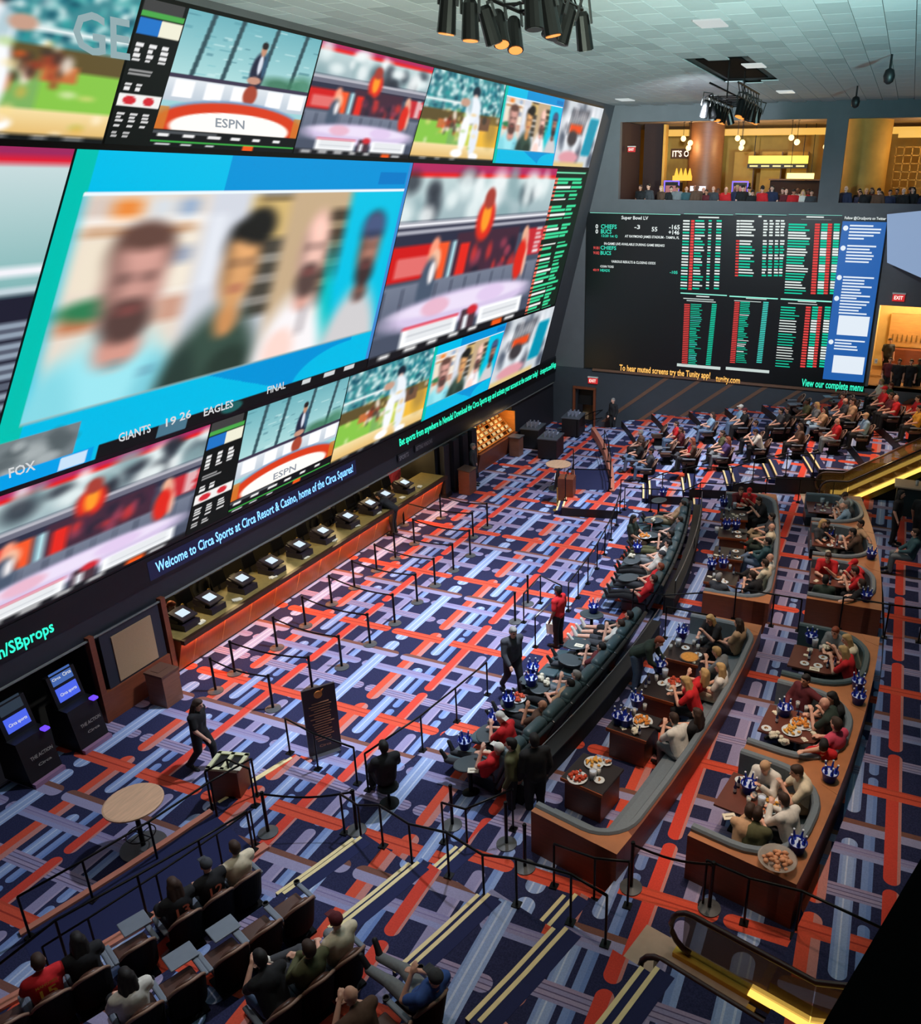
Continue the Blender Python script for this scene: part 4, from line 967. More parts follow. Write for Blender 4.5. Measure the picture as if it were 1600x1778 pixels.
# tall sign board
a, b = at(548, 1312, 0), at(584, 1300, 0)
s = thing('sign_board', 'tall dark rules sign with orange emblem standing on the carpet', 'sign board', at(566, 1308, 0), math.atan2(b.y-a.y, b.x-a.x))
m = MB(); m.box((0, 0, .92), (.72, .06, 1.7)); m.build('panel', [mat('sign_brown', (44, 30, 32), .5)], s)
m = MB(); m.box((0, 0, .04), (.62, .3, .05)); m.build('foot', [STEEL], s)
m = MB(); m.cyl((-.02, -.035, 1.6), (-.02, -.05, 1.6), .09, n=16); m.hull4([Vector((.04, -.04, 1.6)), Vector((.1, -.04, 1.72)), Vector((.1, -.05, 1.72)), Vector((.04, -.05, 1.6))], [Vector((-.02, -.04, 1.55)), Vector((.05, -.04, 1.7)), Vector((.05, -.05, 1.7)), Vector((-.02, -.05, 1.55))]); m.build('emblem', [mat('emblem_orange', (226, 142, 70), .5)], s)
sg = MB()
for k in range(16): sg.box((rr.uniform(-.03, .03), -.035, 1.38-k*.065), (rr.uniform(.3, .5), .006, .022))
o = sg.build('text_lines', [mat('sign_text', (190, 130, 90), .6)], s); o['kind'] = 'stuff'
m = MB(); text_on(m, 'Circa', (-.12, -.04, .24), (1, 0, 0), (0, 0, 1), .06, .26); m.build('lettering', [mat('sign_text', (190, 130, 90), .6)], s)

# ---- stanchions and belts
stq = Kind('stanchion', [('post', M(lambda m: (m.cyl((0, 0, .03), (0, 0, .97), .032, n=10), m.lathe([(.036, .93), (.04, .96), (.03, .985)], 10)), [BLACKM])), ('base', M(lambda m: m.lathe([(.19, 0), (.19, .02), (.06, .045)], 20), [mat('stanchion_base', (74, 76, 78), .45)]))])
def belt(p, q, label, z=.93):
    p, q = Vector(p), Vector(q); s = thing('barrier_belt', label, 'belt', p); d = q-p
    m = MB(); n = 8; vs, fs = [], []
    for i in range(n+1):
        t = i/n; w = d*t+Vector((0, 0, z-.1*math.sin(math.pi*t))); side = Vector((0, 0, .024))
        nn = d.cross(Vector((0, 0, 1))).normalized()*.004
        vs += [w-side-nn, w-side+nn, w+side+nn, w+side-nn]
    for i in range(n):
        for k in range(4): fs.append((4*i+k, 4*i+(k+1) % 4, 4*i+4+(k+1) % 4, 4*i+4+k))
    m.add(vs, fs); m.build('webbing', [mat('belt_black', (18, 18, 22), .8)], s)
    m = MB(); m.box((d.x*.985, d.y*.985, z+d.z), (.05, .05, .06)); m.build('end_clip', [BLACKM], s)
LQ = [(375, 1200), (408, 1169), (481.5, 1125), (531, 1087), (576.6, 1049), (616, 1021), (654.5, 991), (687, 970), (720, 944.5), (702, 912), (766, 900)]
RQ = [(474.5, 1231), (542.6, 1197), (594, 1159), (643, 1119), (686, 1083), (725, 1046), (756, 1017), (788, 991), (817, 965), (822, 933), (847, 915.5)]
for k in range(11):
    a, b = at(*LQ[k], 0), at(*RQ[k], 0)
    stq.put('black queue stanchion of the counter side line, %s from the near end' % ORD[k], 'stanchion', a, 0, 'counter queue posts')
    stq.put('black queue stanchion of the floor side line, %s from the near end' % ORD[k], 'stanchion', b, 0, 'floor queue posts')
    belt(a, b, 'black barrier belt of the counter queue, %s from the near end' % ORD[k])
for px, py, lb in ((466, 1446, 'black stanchion at the top of the ramp'), (620, 1442, 'black stanchion at the foot of the stair rail'), (786, 1433, 'black stanchion before the recliner row'), (880, 1466, 'black stanchion beside the standing men'), (912, 1506, 'black stanchion before the curved bench end'), (1096, 1541, 'black stanchion between the two booth rows'), (1232, 1577, 'black stanchion at the near end of the second booth row'),
                   (895, 1080, 'black stanchion behind the suited man'), (917, 1049, 'black stanchion behind the red shirted server'), (1190, 845, 'black stanchion at the far end of the recliners'), (968, 886-22, None)):
    if lb is None: continue
    p, z = place(px, py, 0); stq.put(lb, 'stanchion', p)
a, b = place(466, 1446, 0)[0], place(620, 1442, 0)[0]; belt(a, b, 'black barrier belt across the top of the ramp')
a, b = place(1096, 1541, 0)[0], place(1232, 1577, 0)[0]; belt(a, b, 'black barrier belt closing the aisle between the booth rows')

# ---- handrails: bent bars on posts
def rail(pts, label, h=.92, posts=None, r=.022, cat='handrail', low=False, foot=True, mats=None):
    """pts: floor points (with z); posts: indices that carry a post"""
    pts = [Vector(p) for p in pts]; c = pts[0]
    s = thing('handrail', label, cat, c)
    mm = mats or BLACKM
    m = MB(); m.tube([p-c+Vector((0, 0, h)) for p in pts], r, 8); m.build('top_bar', [mm], s, True)
    if low: m = MB(); m.tube([p-c+Vector((0, 0, h*.55)) for p in pts], r*.7, 6); m.build('lower_bar', [mm], s, True)
    for i in (range(len(pts)) if posts is None else posts):
        q = pts[i]-c; m = MB(); m.cyl(q, q+Vector((0, 0, h)), r*.95, n=8); o = m.build('post', [BLACKM], s)
        if foot: m = MB(); m.box(q+Vector((0, 0, .012)), (.14, .14, .024)); m.build('foot_plate', [BLACKM], o)
    return s
A0 = lambda px, py: at(px, py, 0)
rail([at(53, 1628, .02), at(162, 1564, .1), at(274, 1494, .18), at(378, 1422, .27), at(447, 1381, .33)], 'black handrail along the carpet side of the ramp')
rail([arc(34.98, t, z) for t, z in ((-24.6, .02), (-22.6, .40), (-20.6, .40), (-18.9, .40), (-17.4, .40))], 'black handrail on the timber curb behind the ramp')
rail([arc(34.86, t, z) for t, z in ((-23.0, .02), (-21.9, .08), (-20.1, .18), (-18.3, .28), (-17.2, .34))], 'lower black grab rail on the uphill side of the ramp', h=.84, r=.018)
rail([arc(33.3, -17.2, .34), arc(33.3, -16.4, .34), arc(33.9, -16.2, .34)], 'short bent rail beside the square podium')
rr_ = [(600, 1446), (640, 1459), (681, 1484), (743, 1507), (791, 1539), (864, 1566), (919, 1604), (1009, 1637), (1068, 1674)]
pts = []
for k, (px, py) in enumerate(rr_):
    p, z = place(px, py, 0); rho = pol(p)[0]; pts.append(arc(rho, -15.2, tierz(rho, -15.3)))
pts = sorted(pts, key=lambda p: p.x)
rail(pts, 'long stepped black handrail climbing the middle of the near aisle stairs', h=.95)
rail([at(504, 1308, .34), arc(34.0, -13.75, .34), at(621, 1361, .34)], 'black handrail at the corner beside the tall sign')
rail([at(640, 1372, .34), at(734.6, 1303.5, .34), at(794, 1253, .34), at(847, 1206.5, .34)], 'black handrail edging the platform in front of the near recliners')
rail([at(910, 1081, .34), at(939, 1047.6, .34), at(975, 1066, .34)], 'short bent black handrail behind the server')
rail([at(930, 1123.6, .34), arc(35.45, -1.3, .34)], 'sloped pale topped rail beside the server', mats=STEEL)
rail([arc(35.45, t, .34) for t in (.6, 2.0, 3.6, 5.4, 7.2, 9.2, 11.4, 13.4)], 'long black handrail edging the platform in front of the far recliners')
rail([arc(38.45, t, .68) for t in np.linspace(-11.6, -1.2, 12)], 'slim steel rail running behind the near recliners', h=.95, posts=(), r=.015, mats=STEEL)
rail([arc(38.45, t, .68) for t in np.linspace(1.4, 12.4, 12)], 'slim steel rail running behind the far recliners', h=.95, posts=(0, 5, 11), r=.015, mats=STEEL)
rail([arc(37.3, 1.1, .34), arc(38.2, 1.1, .34), arc(39.4, 1.0, .68)], 'short steel rail on the middle aisle beside the far recliners', h=.9)
rail([arc(38.6, -.9, .68), arc(39.3, -.9, .68), arc(39.9, -.9, .68)], 'black rail on the middle aisle before the first booth row', h=.95)
rail([arc(40.2, .7, 1.02), arc(41.2, .7, 1.02), arc(41.9, .7, 1.02)], 'bent black rail between the end panels of the booth rows', h=.95)
rail([arc(42.9, .5, 1.36), arc(44.0, .5, 1.36), arc(44.8, .6, 1.36)], 'bent black rail behind the second booth row', h=.95)
p1, z1 = place(790, 1535, 0)
rail([arc(37.6, -13.7, .34), arc(38.2, -13.7, .5), arc(38.7, -12.6, .68)], 'short bent black handrail beside the standing men', h=.95)
rail([arc(40.1, -13.55, .68), arc(40.9, -13.5, .8), arc(41.5, -13.4, 1.02)], 'bent black handrail at the near end of the curved bench', h=.95)
rail([arc(42.5, -12.4, 1.02), arc(43.2, -12.35, 1.02), arc(44.0, -12.3, 1.2), arc(46.2, -12.5, 1.36)], 'black handrail at the near end of the second booth row', h=.95)
# far section rails
rail([arc(r_, 13.9, tierz(r_, 14.0)) for r_ in (35.6, 36.6, 37.8, 38.4, 39.6, 40.8, 42.0, 43.2)], 'long stepped black handrail climbing the near side of the far aisle stairs')
rail([arc(r_, 15.25, tierz(r_, 15.4)) for r_ in (35.4, 36.4, 37.0, 38.2, 39.6, 40.4, 41.6, 42.6)], 'long stepped black handrail in the middle of the far aisle stairs')
rail([arc(33.4, 17.3, .34), arc(33.4, 19.5, .22), arc(33.4, 23, .02)], 'black handrail along the floor side of the far ramp')
rail([arc(34.95, 17.3, .4), arc(34.95, 19.5, .4), arc(34.95, 23, .4), arc(34.95, 26, .4)], 'black handrail on the curb behind the far ramp', low=True)
rail([arc(33.25, 15.0, .34), arc(33.25, 17.0, .34), arc(34.9, 17.1, .34)], 'black handrail framing the far steps')
rail([at(1002, 760, 0), at(1030, 745, 0), at(1052, 740, 0)], 'short black rail before the dark exit door', low=True)
# ================================================================== seating
def face(th): return R(90+th)            # turns local +Y towards the screen
# ---- recliners
recl = Kind('recliner', [
    ('base', M(lambda m: m.rbox((0, .05, .2), (.6, .75, .34), .04), [DARKU])),
    ('seat', M(lambda m: m.rbox((0, .12, .42), (.56, .74, .18), .06), [TEALU], True)),
    ('backrest', M(lambda m: m.rbox((0, -.44, .76), (.74, .24, .84), .08, 0, ('X', R(24))), [TEALU], True), [('headrest', M(lambda m: m.rbox((0, -.56, 1.1), (.68, .26, .26), .1, 0, ('X', R(24))), [TEALU], True)), ('back_shell', M(lambda m: m.rbox((0, -.6, .68), (.76, .1, .92), .03, 0, ('X', R(24))), [DARKU]))]),
    ('armrest', M(lambda m: m.rbox((-.33, .0, .5), (.12, .74, .2), .05), [DARKU], True)), ('armrest', M(lambda m: m.rbox((.33, .0, .5), (.12, .74, .2), .05), [DARKU], True)),
    ('footrest', M(lambda m: m.rbox((0, .78, .36), (.54, .5, .1), .04, 0, ('X', R(-8))), [TEALU], True))])
th_n = [-10.9+1.16*k for k in range(9)]
for k, t in enumerate(th_n):
    recl.put('dark slate leather recliner of the near row, %s from the near end' % ORD[k], 'recliner', arc(37.3, t, .34), face(t), 'near recliners')
th_f = [1.9+1.16*k for k in range(9)]
for k, t in enumerate(th_f):
    recl.put('dark slate leather recliner of the far row, %s from the middle aisle' % ORD[k], 'recliner', arc(37.3, t, .34), face(t), 'far recliners')
for nm, t0, t1 in (('near', -11.7, -.95), ('far', 1.1, 12.2)):
    s = thing('recliner_wall', 'low black wall carrying the backs of the %s recliner row' % nm, 'low wall')
    m = MB(); m.sector(38.2, 38.46, t0, t1, .34, 1.14); m.build('panel', [mat('matte_black', (12, 13, 15), .8)], s); m = MB(); m.sector(38.17, 38.49, t0, t1, 1.14, 1.18); m.build('cap', [BLACK], s)
# swivel tray tables in front of the recliners
tray = Kind('tray_table', [('tray_top', M(lambda m: m.lathe([(.27, .70), (.29, .71), (.29, .735), (.27, .745)], 24), [mat('tray_slate', (62, 72, 76), .5)])), ('stem', M(lambda m: m.cyl((0, 0, .03), (0, 0, .7), .04), [BLACKM])), ('foot', M(lambda m: m.lathe([(.16, 0), (.16, .02), (.05, .04)], 16), [BLACKM]))])
TRAYS = {}
for k, (px, py, lb) in enumerate(((816, 1325, 'near its end, carrying a blue bucket'), (848, 1272, 'beside the white capped fans'), (890, 1222, 'with a bucket and wings'), (938, 1190, 'with crumpled wrappers'), (925, 1178, 'with bottles and wrappers'), (990, 1145, 'left of the server, empty and dark'), (1004, 1118, 'holding one small white card'), (1028, 1066, 'below the middle aisle with a blue bucket'))):
    p = at(px, py, .34+.74); TRAYS[k] = tray.put('oval slate tray table of the near recliners, %s' % lb, 'tray table', (p.x, p.y, .34), rr.uniform(0, 3), 'near tray tables', scale=(1.15, .85, 1))
for k, (px, py, lb) in enumerate(((1092, 1002, 'nearest the middle aisle'), (1098, 972, 'with a blue bucket'), (1128, 928, 'with plates of food, by the seated woman'), (1136, 903, 'with foil wrappers'), (1145, 868, 'last, with blue bottles'))):
    p = at(px, py, .34+.74); tray.put('oval slate tray table of the far recliners, %s' % lb, 'tray table', (p.x, p.y, .34), rr.uniform(0, 3), 'far tray tables', scale=(1.15, .85, 1))

# ---- U-shaped banquettes swept along a path
LW = .1
def u_bench(name, label, r0, depth, ta, tb, z, rad, h_back=.98, grp=None, cushion=None, ledge=.06, shell_h=.93):
    rm = r0+depth/2; tm = (ta+tb)/2; half = R(tb-ta)/2*rm; cm_ = cushion or GREYU
    W = lambda x, y, zz: arc(r0+x, tm+math.degrees(y/rm), zz)
    wl, xb = .14, depth-ledge
    path = []
    y0 = -half+wl; nrm = []
    def seg(a, b, n):
        for i in range(n): path.append((a[0]+(b[0]-a[0])*i/n, a[1]+(b[1]-a[1])*i/n))
    seg((.0, y0), (xb-rad, y0), 3)
    for i in range(7): a = R(-90+90*i/7); path.append((xb-rad+rad*math.cos(a), y0+rad+rad*math.sin(a)))
    seg((xb, y0+rad), (xb, -y0-rad), max(2, int(half*1.6)))
    for i in range(7): a = R(90*i/7); path.append((xb-rad+rad*math.cos(a), -y0-rad+rad*math.sin(a)))
    seg((xb-rad, -y0), (.0, -y0), 3); path.append((.0, -y0))
    n = len(path); nr = []
    for i in range(n):
        a = path[max(0, i-1)]; b = path[min(n-1, i+1)]; dx, dy = b[0]-a[0], b[1]-a[1]; l = math.hypot(dx, dy) or 1; nr.append((-dy/l, dx/l))   # inward
    def strip(o0, o1, z0, z1, nm, mt, bulge=0.0):
        vs, fs = [], []
        for (x, y), (u, v) in zip(path, nr):
            vs += [W(x+u*o0, y+v*o0, z0), W(x+u*o1, y+v*o1, z0), W(x+u*o1, y+v*o1, z1-bulge), W(x+u*(o1*.8+o0*.2), y+v*(o1*.8+o0*.2), z1), W(x+u*(o1*.2+o0*.8), y+v*(o1*.2+o0*.8), z1), W(x+u*o0, y+v*o0, z1-bulge)]
        for i in range(n-1):
            for k in range(6): fs.append((6*i+k, 6*i+6+k, 6*i+6+(k+1) % 6, 6*i+(k+1) % 6))
        fs += [tuple(range(6)), tuple(6*(n-1)+k for k in range(5, -1, -1))]
        q = MB(); q.add(vs, fs); return q.build(nm, [mt], s)
    s = thing(name, label, 'booth', (0, 0, 0), 0, grp)
    strip(.02, .6, z, z+.34, 'seat_base', DARKU); strip(.1, .64, z+.34, z+.46, 'seat_cushion', cm_, .03)
    strip(-.02, .13, z+.3, z+h_back, 'back_cushion', cm_, .04)
    # timber shell: ledge between the curve and a straight outer case
    vs, fs = [], []
    for (x, y), (u, v) in zip(path, nr):
        ox, oy = x-u*.02, y-v*.02
        k = 99
        if abs(u) > 1e-6 and -u > 0: k = min(k, (depth-ox)/(-u))
        if abs(v) > 1e-6: k = min(k, (half-abs(oy))/abs(v)) if v*oy < 0 else k
        ex, ey = ox-u*k, oy-v*k
        ex = min(max(ex, 0), depth); ey = min(max(ey, -half), half)
        zt = z+shell_h
        vs += [W(ox, oy, zt), W(ex, ey, zt), W(ex, ey, z), W(ox, oy, z)]
    ci = [i for i in range(n)]
    for i in range(n-1):
        for k in range(4): fs.append((4*i+k, 4*i+(k+1) % 4, 4*i+4+(k+1) % 4, 4*i+4+k))
    fs += [(3, 2, 1, 0), tuple(4*(n-1)+k for k in range(4))]
    q = MB(); q.add(vs, fs); me = q.mesh('timber_case', [WOODM, WOODL])
    for p in me.polygons: p.material_index = 1 if abs(p.normal.z) > .9 and p.area/max((me.vertices[p.vertices[0]].co-me.vertices[p.vertices[3]].co).length, (me.vertices[p.vertices[0]].co-me.vertices[p.vertices[1]].co).length) > LW else 0
    obj('timber_case', me, s)
    # square corner posts of the case
    for sg in (-1, 1):
        q = MB(); c0 = W(depth-.001, sg*half, z); a1 = W(depth-.42, sg*half, z); b1 = W(depth, sg*(half-.42), z); 
        q.prism([c0[:2], a1[:2], W(depth-.3, sg*(half-.3), z)[:2], b1[:2]], z, z+shell_h+.004); me = q.mesh('corner_case', [WOODM, WOODL])
        for p in me.polygons: p.material_index = 1 if abs(p.normal.z) > .9 else 0
        obj('corner_case', me, s)
    return s
u_bench('banquette', 'long curved grey banquette of the front booth row on the near side', 39.3, 1.78, -12.95, -.85, .68, .75)
u_bench('banquette', 'long curved grey banquette of the front booth row on the far side', 39.3, 1.78, .85, 12.75, .68, .75)
BT = [(-11.95, -8.3), (-8.3, -4.65), (-4.65, -.95), (.9, 4.55), (4.55, 8.2), (8.2, 11.9)]
for k, (a, b) in enumerate(BT):
    u_bench('u_booth', ['round backed grey booth at the near end of the rear row', 'round backed grey booth of the rear row, second from the near end', 'round backed slate booth of the rear row just before the middle aisle', 'round backed grey booth of the rear row just past the middle aisle', 'round backed grey booth of the rear row, fifth from the near end', 'round backed grey booth at the far end of the rear row by the escalator'][k],
            42.0, 1.85, a, b, 1.02, 1.0, 1.02, 'rear row booths', TEALU if k == 2 else GREYU, ledge=.16)
# ---- tables
DTOP = wood('dark_table_top', (38, 28, 28), .35)
bt = Kind('booth_table', [('table_top', M(lambda m: m.rbox((0, 0, .73), (.92, .86, .05), .012), [DTOP])), ('edge_strip', M(lambda m: m.box((0, -.435, .715), (.92, .02, .07)), [mat('copper_edge', (170, 84, 44), .35, .4)])), ('panel_base', M(lambda m: m.box((0, 0, .36), (.8, .74, .7)), [WOODM]))])
FT = []
for k, t in enumerate((-10.55, -7.9, -5.75, -3.35, 3.0, 5.5, 7.85, 10.2)):
    side = 'near' if t < 0 else 'far'
    FT.append(bt.put('dark block table in the front booths, %s on the %s side' % (ORD[k % 4], side), 'table', arc(39.58, t, .68), R(t), 'front row tables'))
rt = Kind('long_table', [('table_top', M(lambda m: m.prism([(-.6, -.5), (.25, -.5), (.5, -.38), (.6, -.15), (.6, .15), (.5, .38), (.25, .5), (-.6, .5)], .72, .76), [wood('table_walnut', (104, 56, 44), .35)])), ('pedestal', M(lambda m: (m.box((-.1, 0, .37), (.3, .14, .7)), m.box((-.1, 0, .02), (.6, .4, .04))), [BLACKM]))])
TT = [-9.75, -6.4, -2.75, 3.35, 6.95, 10.75]
for k, t in enumerate(TT):
    rt.put('walnut table inside the rear row booth, %s from the near end' % ORD[k], 'table', arc(42.6, t, 1.02), R(t), 'rear row tables')

# ---- theatre chairs with tablet arms
CBR = mat('brown_leather', (86, 58, 48), .4, scale=15, bump=.05); CBK = mat('chair_back_black', (13, 12, 14), .8, spec=.2); CED = mat('chair_piping', (150, 118, 100), .5); CAR = mat('arm_grey', (112, 120, 132), .45)
def shell(m, r, t, z0, z1, a0, a1, drop, lean=.2, cy=.0, n=12):
    """curved chair back: ring piece with sloping sides"""
    vs, fs = [], []
    for i in range(n+1):
        k = i/n; a = R(a0+(a1-a0)*k); e = abs(2*k-1)**2.4; zt = z1-drop*e
        for rr_i, z in ((r, z0), (r-t, z0), (r-t, zt), (r, zt)):
            bk = lean*(z-z0); vs.append(Vector((rr_i*math.cos(a), cy+rr_i*math.sin(a)*.95-bk, z)))
    for i in range(n):
        for k in range(4): fs.append((4*i+k, 4*i+(k+1) % 4, 4*i+4+(k+1) % 4, 4*i+4+k))
    fs += [(3, 2, 1, 0), (4*n, 4*n+1, 4*n+2, 4*n+3)]
    m.add(vs, fs)
def piping(m):
    pts = []
    for i in range(13):
        k = i/12; a = R(205+130*k); e = abs(2*k-1)**2.4; z = .965-.26*e; pts.append((.285*math.cos(a), .285*math.sin(a)*.95-.2*(z-.22), z))
    m.tube(pts, .026, 6)
chair_parts = [
    ('seat', M(lambda m: m.rbox((0, .04, .43), (.5, .52, .14), .04), [CBR], True)),
    ('backrest', M(lambda m: shell(m, .265, .07, .42, .93, 212, 328, .22), [CBR], True), [('back_shell', M(lambda m: shell(m, .30, .03, .22, .95, 205, 335, .26), [CBK])), ('top_piping', M(piping, [CED], True))]),
    ('armrest', M(lambda m: m.rbox((-.295, .06, .62), (.08, .46, .05), .02), [CAR])), ('armrest', M(lambda m: m.rbox((.295, .06, .62), (.08, .46, .05), .02), [CAR]), [('cup_holder', M(lambda m: m.lathe([(.045, .6), (.05, .66), (.038, .66), (.036, .61)], 12, (.295, .32, 0)), [BLACK]))]),
    ('pedestal', M(lambda m: (m.box((0, 0, .2), (.3, .3, .36)), m.box((0, 0, .02), (.46, .46, .04))), [CBK]))]
chair = Kind('theatre_chair', chair_parts)
chairT = Kind('theatre_chair', chair_parts+[('tablet', M(lambda m: m.rbox((.16, .36, .67), (.42, .34, .03), .014), [CAR]))])
def chair_at(rho, t, label, tablet=False, grp=None):
    z = tierz(rho, t); return (chairT if tablet else chair).put(label, 'chair', arc(rho, t, z), face(t), grp)
ROWR = [35.95, 37.4, 39.0, 40.6, 42.15, 43.7, 45.3, 46.9]
NEARC = {0: [(458, 1519), (401, 1546), (340, 1583), (255, 1640), (170, 1697), (86, 1713), (10, 1770)], 1: [(556, 1590), (495, 1632), (432, 1676), (352, 1734), (262, 1768)], 2: [(646, 1655), (588, 1700), (511, 1731)], 3: [(800, 1735), (725, 1790), (645, 1764+40)]}
for r_, lst in NEARC.items():
    for k, (px, py) in enumerate(lst):
        hgt = .34*(r_+1)+(1.3 if r_ != 1 else .98); t = pol(at(px, py, hgt))[1]
        chair_at(ROWR[r_], t, 'dark theatre chair in the %s row of the near block, %s from the aisle stairs' % (ORD[r_], ORD[k]), (r_, k) in ((1, 2), (1, 3), (0, 3)), 'near block chairs')
# ================================================================== people
SKIN = objcol('skin', .55, .08, 9); CLOTH = objcol('cloth', .85, .18, 22); HAIRM = objcol('hair', .7, .25, 40); SHOEM = objcol('shoe_cloth', .6, .1, 10)
EYE = mat('eye_dark', (30, 24, 22), .3); LIP = mat('lip', (150, 80, 72), .5)
def capsule(mb, a, b, ra, rb, n=10):
    a, b = Vector(a), Vector(b); d = b-a; L = d.length or 1e-4; q = d.to_track_quat('Z', 'Y')
    rings = []
    for i in range(1, 4): an = math.pi/2*i/3; rings.append((ra*math.sin(an), -ra*math.cos(an)))
    for i in range(0, 3): an = math.pi/2*i/3; rings.append((rb*math.cos(an), L+rb*math.sin(an)))
    vs = [a+q @ Vector((r*math.cos(2*math.pi*k/n), r*math.sin(2*math.pi*k/n), z)) for r, z in rings for k in range(n)]
    fs = [(i*n+k, i*n+(k+1) % n, (i+1)*n+(k+1) % n, (i+1)*n+k) for i in range(len(rings)-1) for k in range(n)]
    lo, hi = len(vs), len(vs)+1; vs += [a+q @ Vector((0, 0, -ra)), b+q @ Vector((0, 0, rb))-Vector((0, 0, 0))]
    vs[hi] = b+q @ Vector((0, 0, rb))
    for k in range(n): fs.append((lo, (k+1) % n, k)); m_ = (len(rings)-1)*n; fs.append((hi, m_+k, m_+(k+1) % n))
    mb.add(vs, fs)
def ellip(mb, c, r, rot=None, n=14, m=10):
    t = MB(); t.ball((0, 0, 0), 1.0, n, m); Mx = rot or Matrix.Identity(3)
    mb.add([Vector(c)+Mx @ Vector((v[0]*r[0], v[1]*r[1], v[2]*r[2])) for v in t.v], t.f)
def remesh(mb, voxel, name, mats, smooth_it=2):
    me0 = mb.mesh('tmp', mats); o = bpy.data.objects.new('tmp', me0); col.objects.link(o)
    md = o.modifiers.new('r', 'REMESH'); md.mode = 'VOXEL'; md.voxel_size = voxel; md.use_smooth_shade = True
    if smooth_it: sm = o.modifiers.new('s', 'SMOOTH'); sm.iterations = smooth_it; sm.factor = .5
    me = bpy.data.meshes.new_from_object(o.evaluated_get(bpy.context.evaluated_depsgraph_get()))
    me.name = name; bpy.data.objects.remove(o); bpy.data.meshes.remove(me0)
    me.materials.clear()
    for m_ in mats: me.materials.append(m_)
    me.polygons.foreach_set('use_smooth', [True]*len(me.polygons))
    return me
def J(**k): return {a: Vector(b) for a, b in k.items()}
def sym(x, y, z): return ((-x, y, z), (x, y, z))
POSES = {}
def pose(name, pelvis, chest, neck, head, sh, el, wr, hip, kn, an, toe, hp=0.0, hz=0.0):
    POSES[name] = dict(pelvis=Vector(pelvis), chest=Vector(chest), neck=Vector(neck), head=Vector(head), sh=[Vector(v) for v in sh], el=[Vector(v) for v in el], wr=[Vector(v) for v in wr], hip=[Vector(v) for v in hip], kn=[Vector(v) for v in kn], an=[Vector(v) for v in an], toe=[Vector(v) for v in toe], hp=hp, hz=hz)
pose('stand', (0, 0, .97), (0, .0, 1.30), (0, 0, 1.46), (0, .03, 1.62), sym(.185, 0, 1.39), sym(.25, -.03, 1.12), sym(.24, .08, .88), sym(.09, 0, .93), sym(.1, .02, .5), sym(.1, -.01, .09), sym(.12, .16, .04))
pose('walk', (0, 0, .95), (0, .03, 1.28), (0, .05, 1.44), (0, .1, 1.59), sym(.185, .03, 1.37), ((-.24, -.1, 1.1), (.24, .1, 1.1)), ((-.22, -.02, .86), (.2, .26, .92)), sym(.09, 0, .92), ((-.1, .18, .52), (.1, -.02, .5)), ((-.1, .2, .09), (.1, -.28, .13)), ((-.11, .36, .04), (.11, -.14, .04)), hp=-12)
pose('bend', (0, -.08, .95), (0, .24, 1.17), (0, .36, 1.27), (0, .46, 1.38), sym(.18, .29, 1.22), ((-.24, .36, .96), (.24, .36, .96)), ((-.18, .52, .84), (.18, .52, .84)), sym(.09, -.06, .92), sym(.1, .0, .5), sym(.1, -.04, .09), sym(.12, .12, .04), hp=-30)
pose('sit', (0, 0, .56), (0, -.07, .93), (0, -.06, 1.09), (0, -.02, 1.25), sym(.185, -.07, 1.02), sym(.25, .06, .78), ((-.13, .3, .70), (.15, .28, .66)), sym(.09, .03, .54), sym(.13, .44, .54), sym(.13, .47, .1), sym(.14, .62, .05))
pose('lean', (0, 0, .56), (0, .12, .90), (0, .19, 1.05), (0, .26, 1.19), sym(.18, .14, .98), ((-.22, .34, .74), (.22, .33, .74)), ((-.05, .46, .93), (.1, .5, .78)), sym(.09, .03, .54), sym(.13, .44, .54), sym(.13, .42, .1), sym(.14, .57, .05), hp=-12)
pose('spread', (0, 0, .56), (0, -.1, .93), (0, -.1, 1.09), (0, -.07, 1.25), sym(.185, -.1, 1.02), ((-.42, -.14, .96), (.25, .05, .78)), ((-.66, -.08, .98), (.12, .26, .74)), sym(.09, .03, .54), sym(.15, .44, .55), sym(.17, .46, .1), sym(.19, .6, .05))
pose('recline', (0, 0, .56), (0, -.24, .88), (0, -.33, 1.02), (0, -.35, 1.18), sym(.185, -.27, .95), sym(.25, -.06, .74), ((-.06, .16, .74), (.08, .14, .72)), sym(.09, .04, .55), sym(.12, .46, .58), sym(.13, .88, .5), ((-.15, .95, .64), (.15, .95, .64)), hp=14)
pose('hands_up', (0, 0, .56), (0, -.22, .88), (0, -.3, 1.03), (0, -.31, 1.19), sym(.185, -.25, .96), ((-.27, .0, .8), (.27, -.04, .76)), ((-.1, .02, 1.05), (.1, .16, .82)), sym(.09, .04, .55), sym(.12, .46, .58), ((-.13, .88, .48), (.04, .86, .56)), ((-.15, .96, .62), (.06, .95, .7)), hp=10)
pose('cross', (0, 0, .56), (0, -.12, .92), (0, -.14, 1.08), (0, -.12, 1.24), sym(.185, -.12, 1.0), sym(.24, .04, .78), ((-.02, .24, .76), (.04, .26, .8)), sym(.09, .03, .54), ((-.1, .44, .55), (.14, .42, .66)), ((-.12, .5, .1), (-.2, .56, .66)), ((-.13, .65, .05), (-.28, .66, .72)))
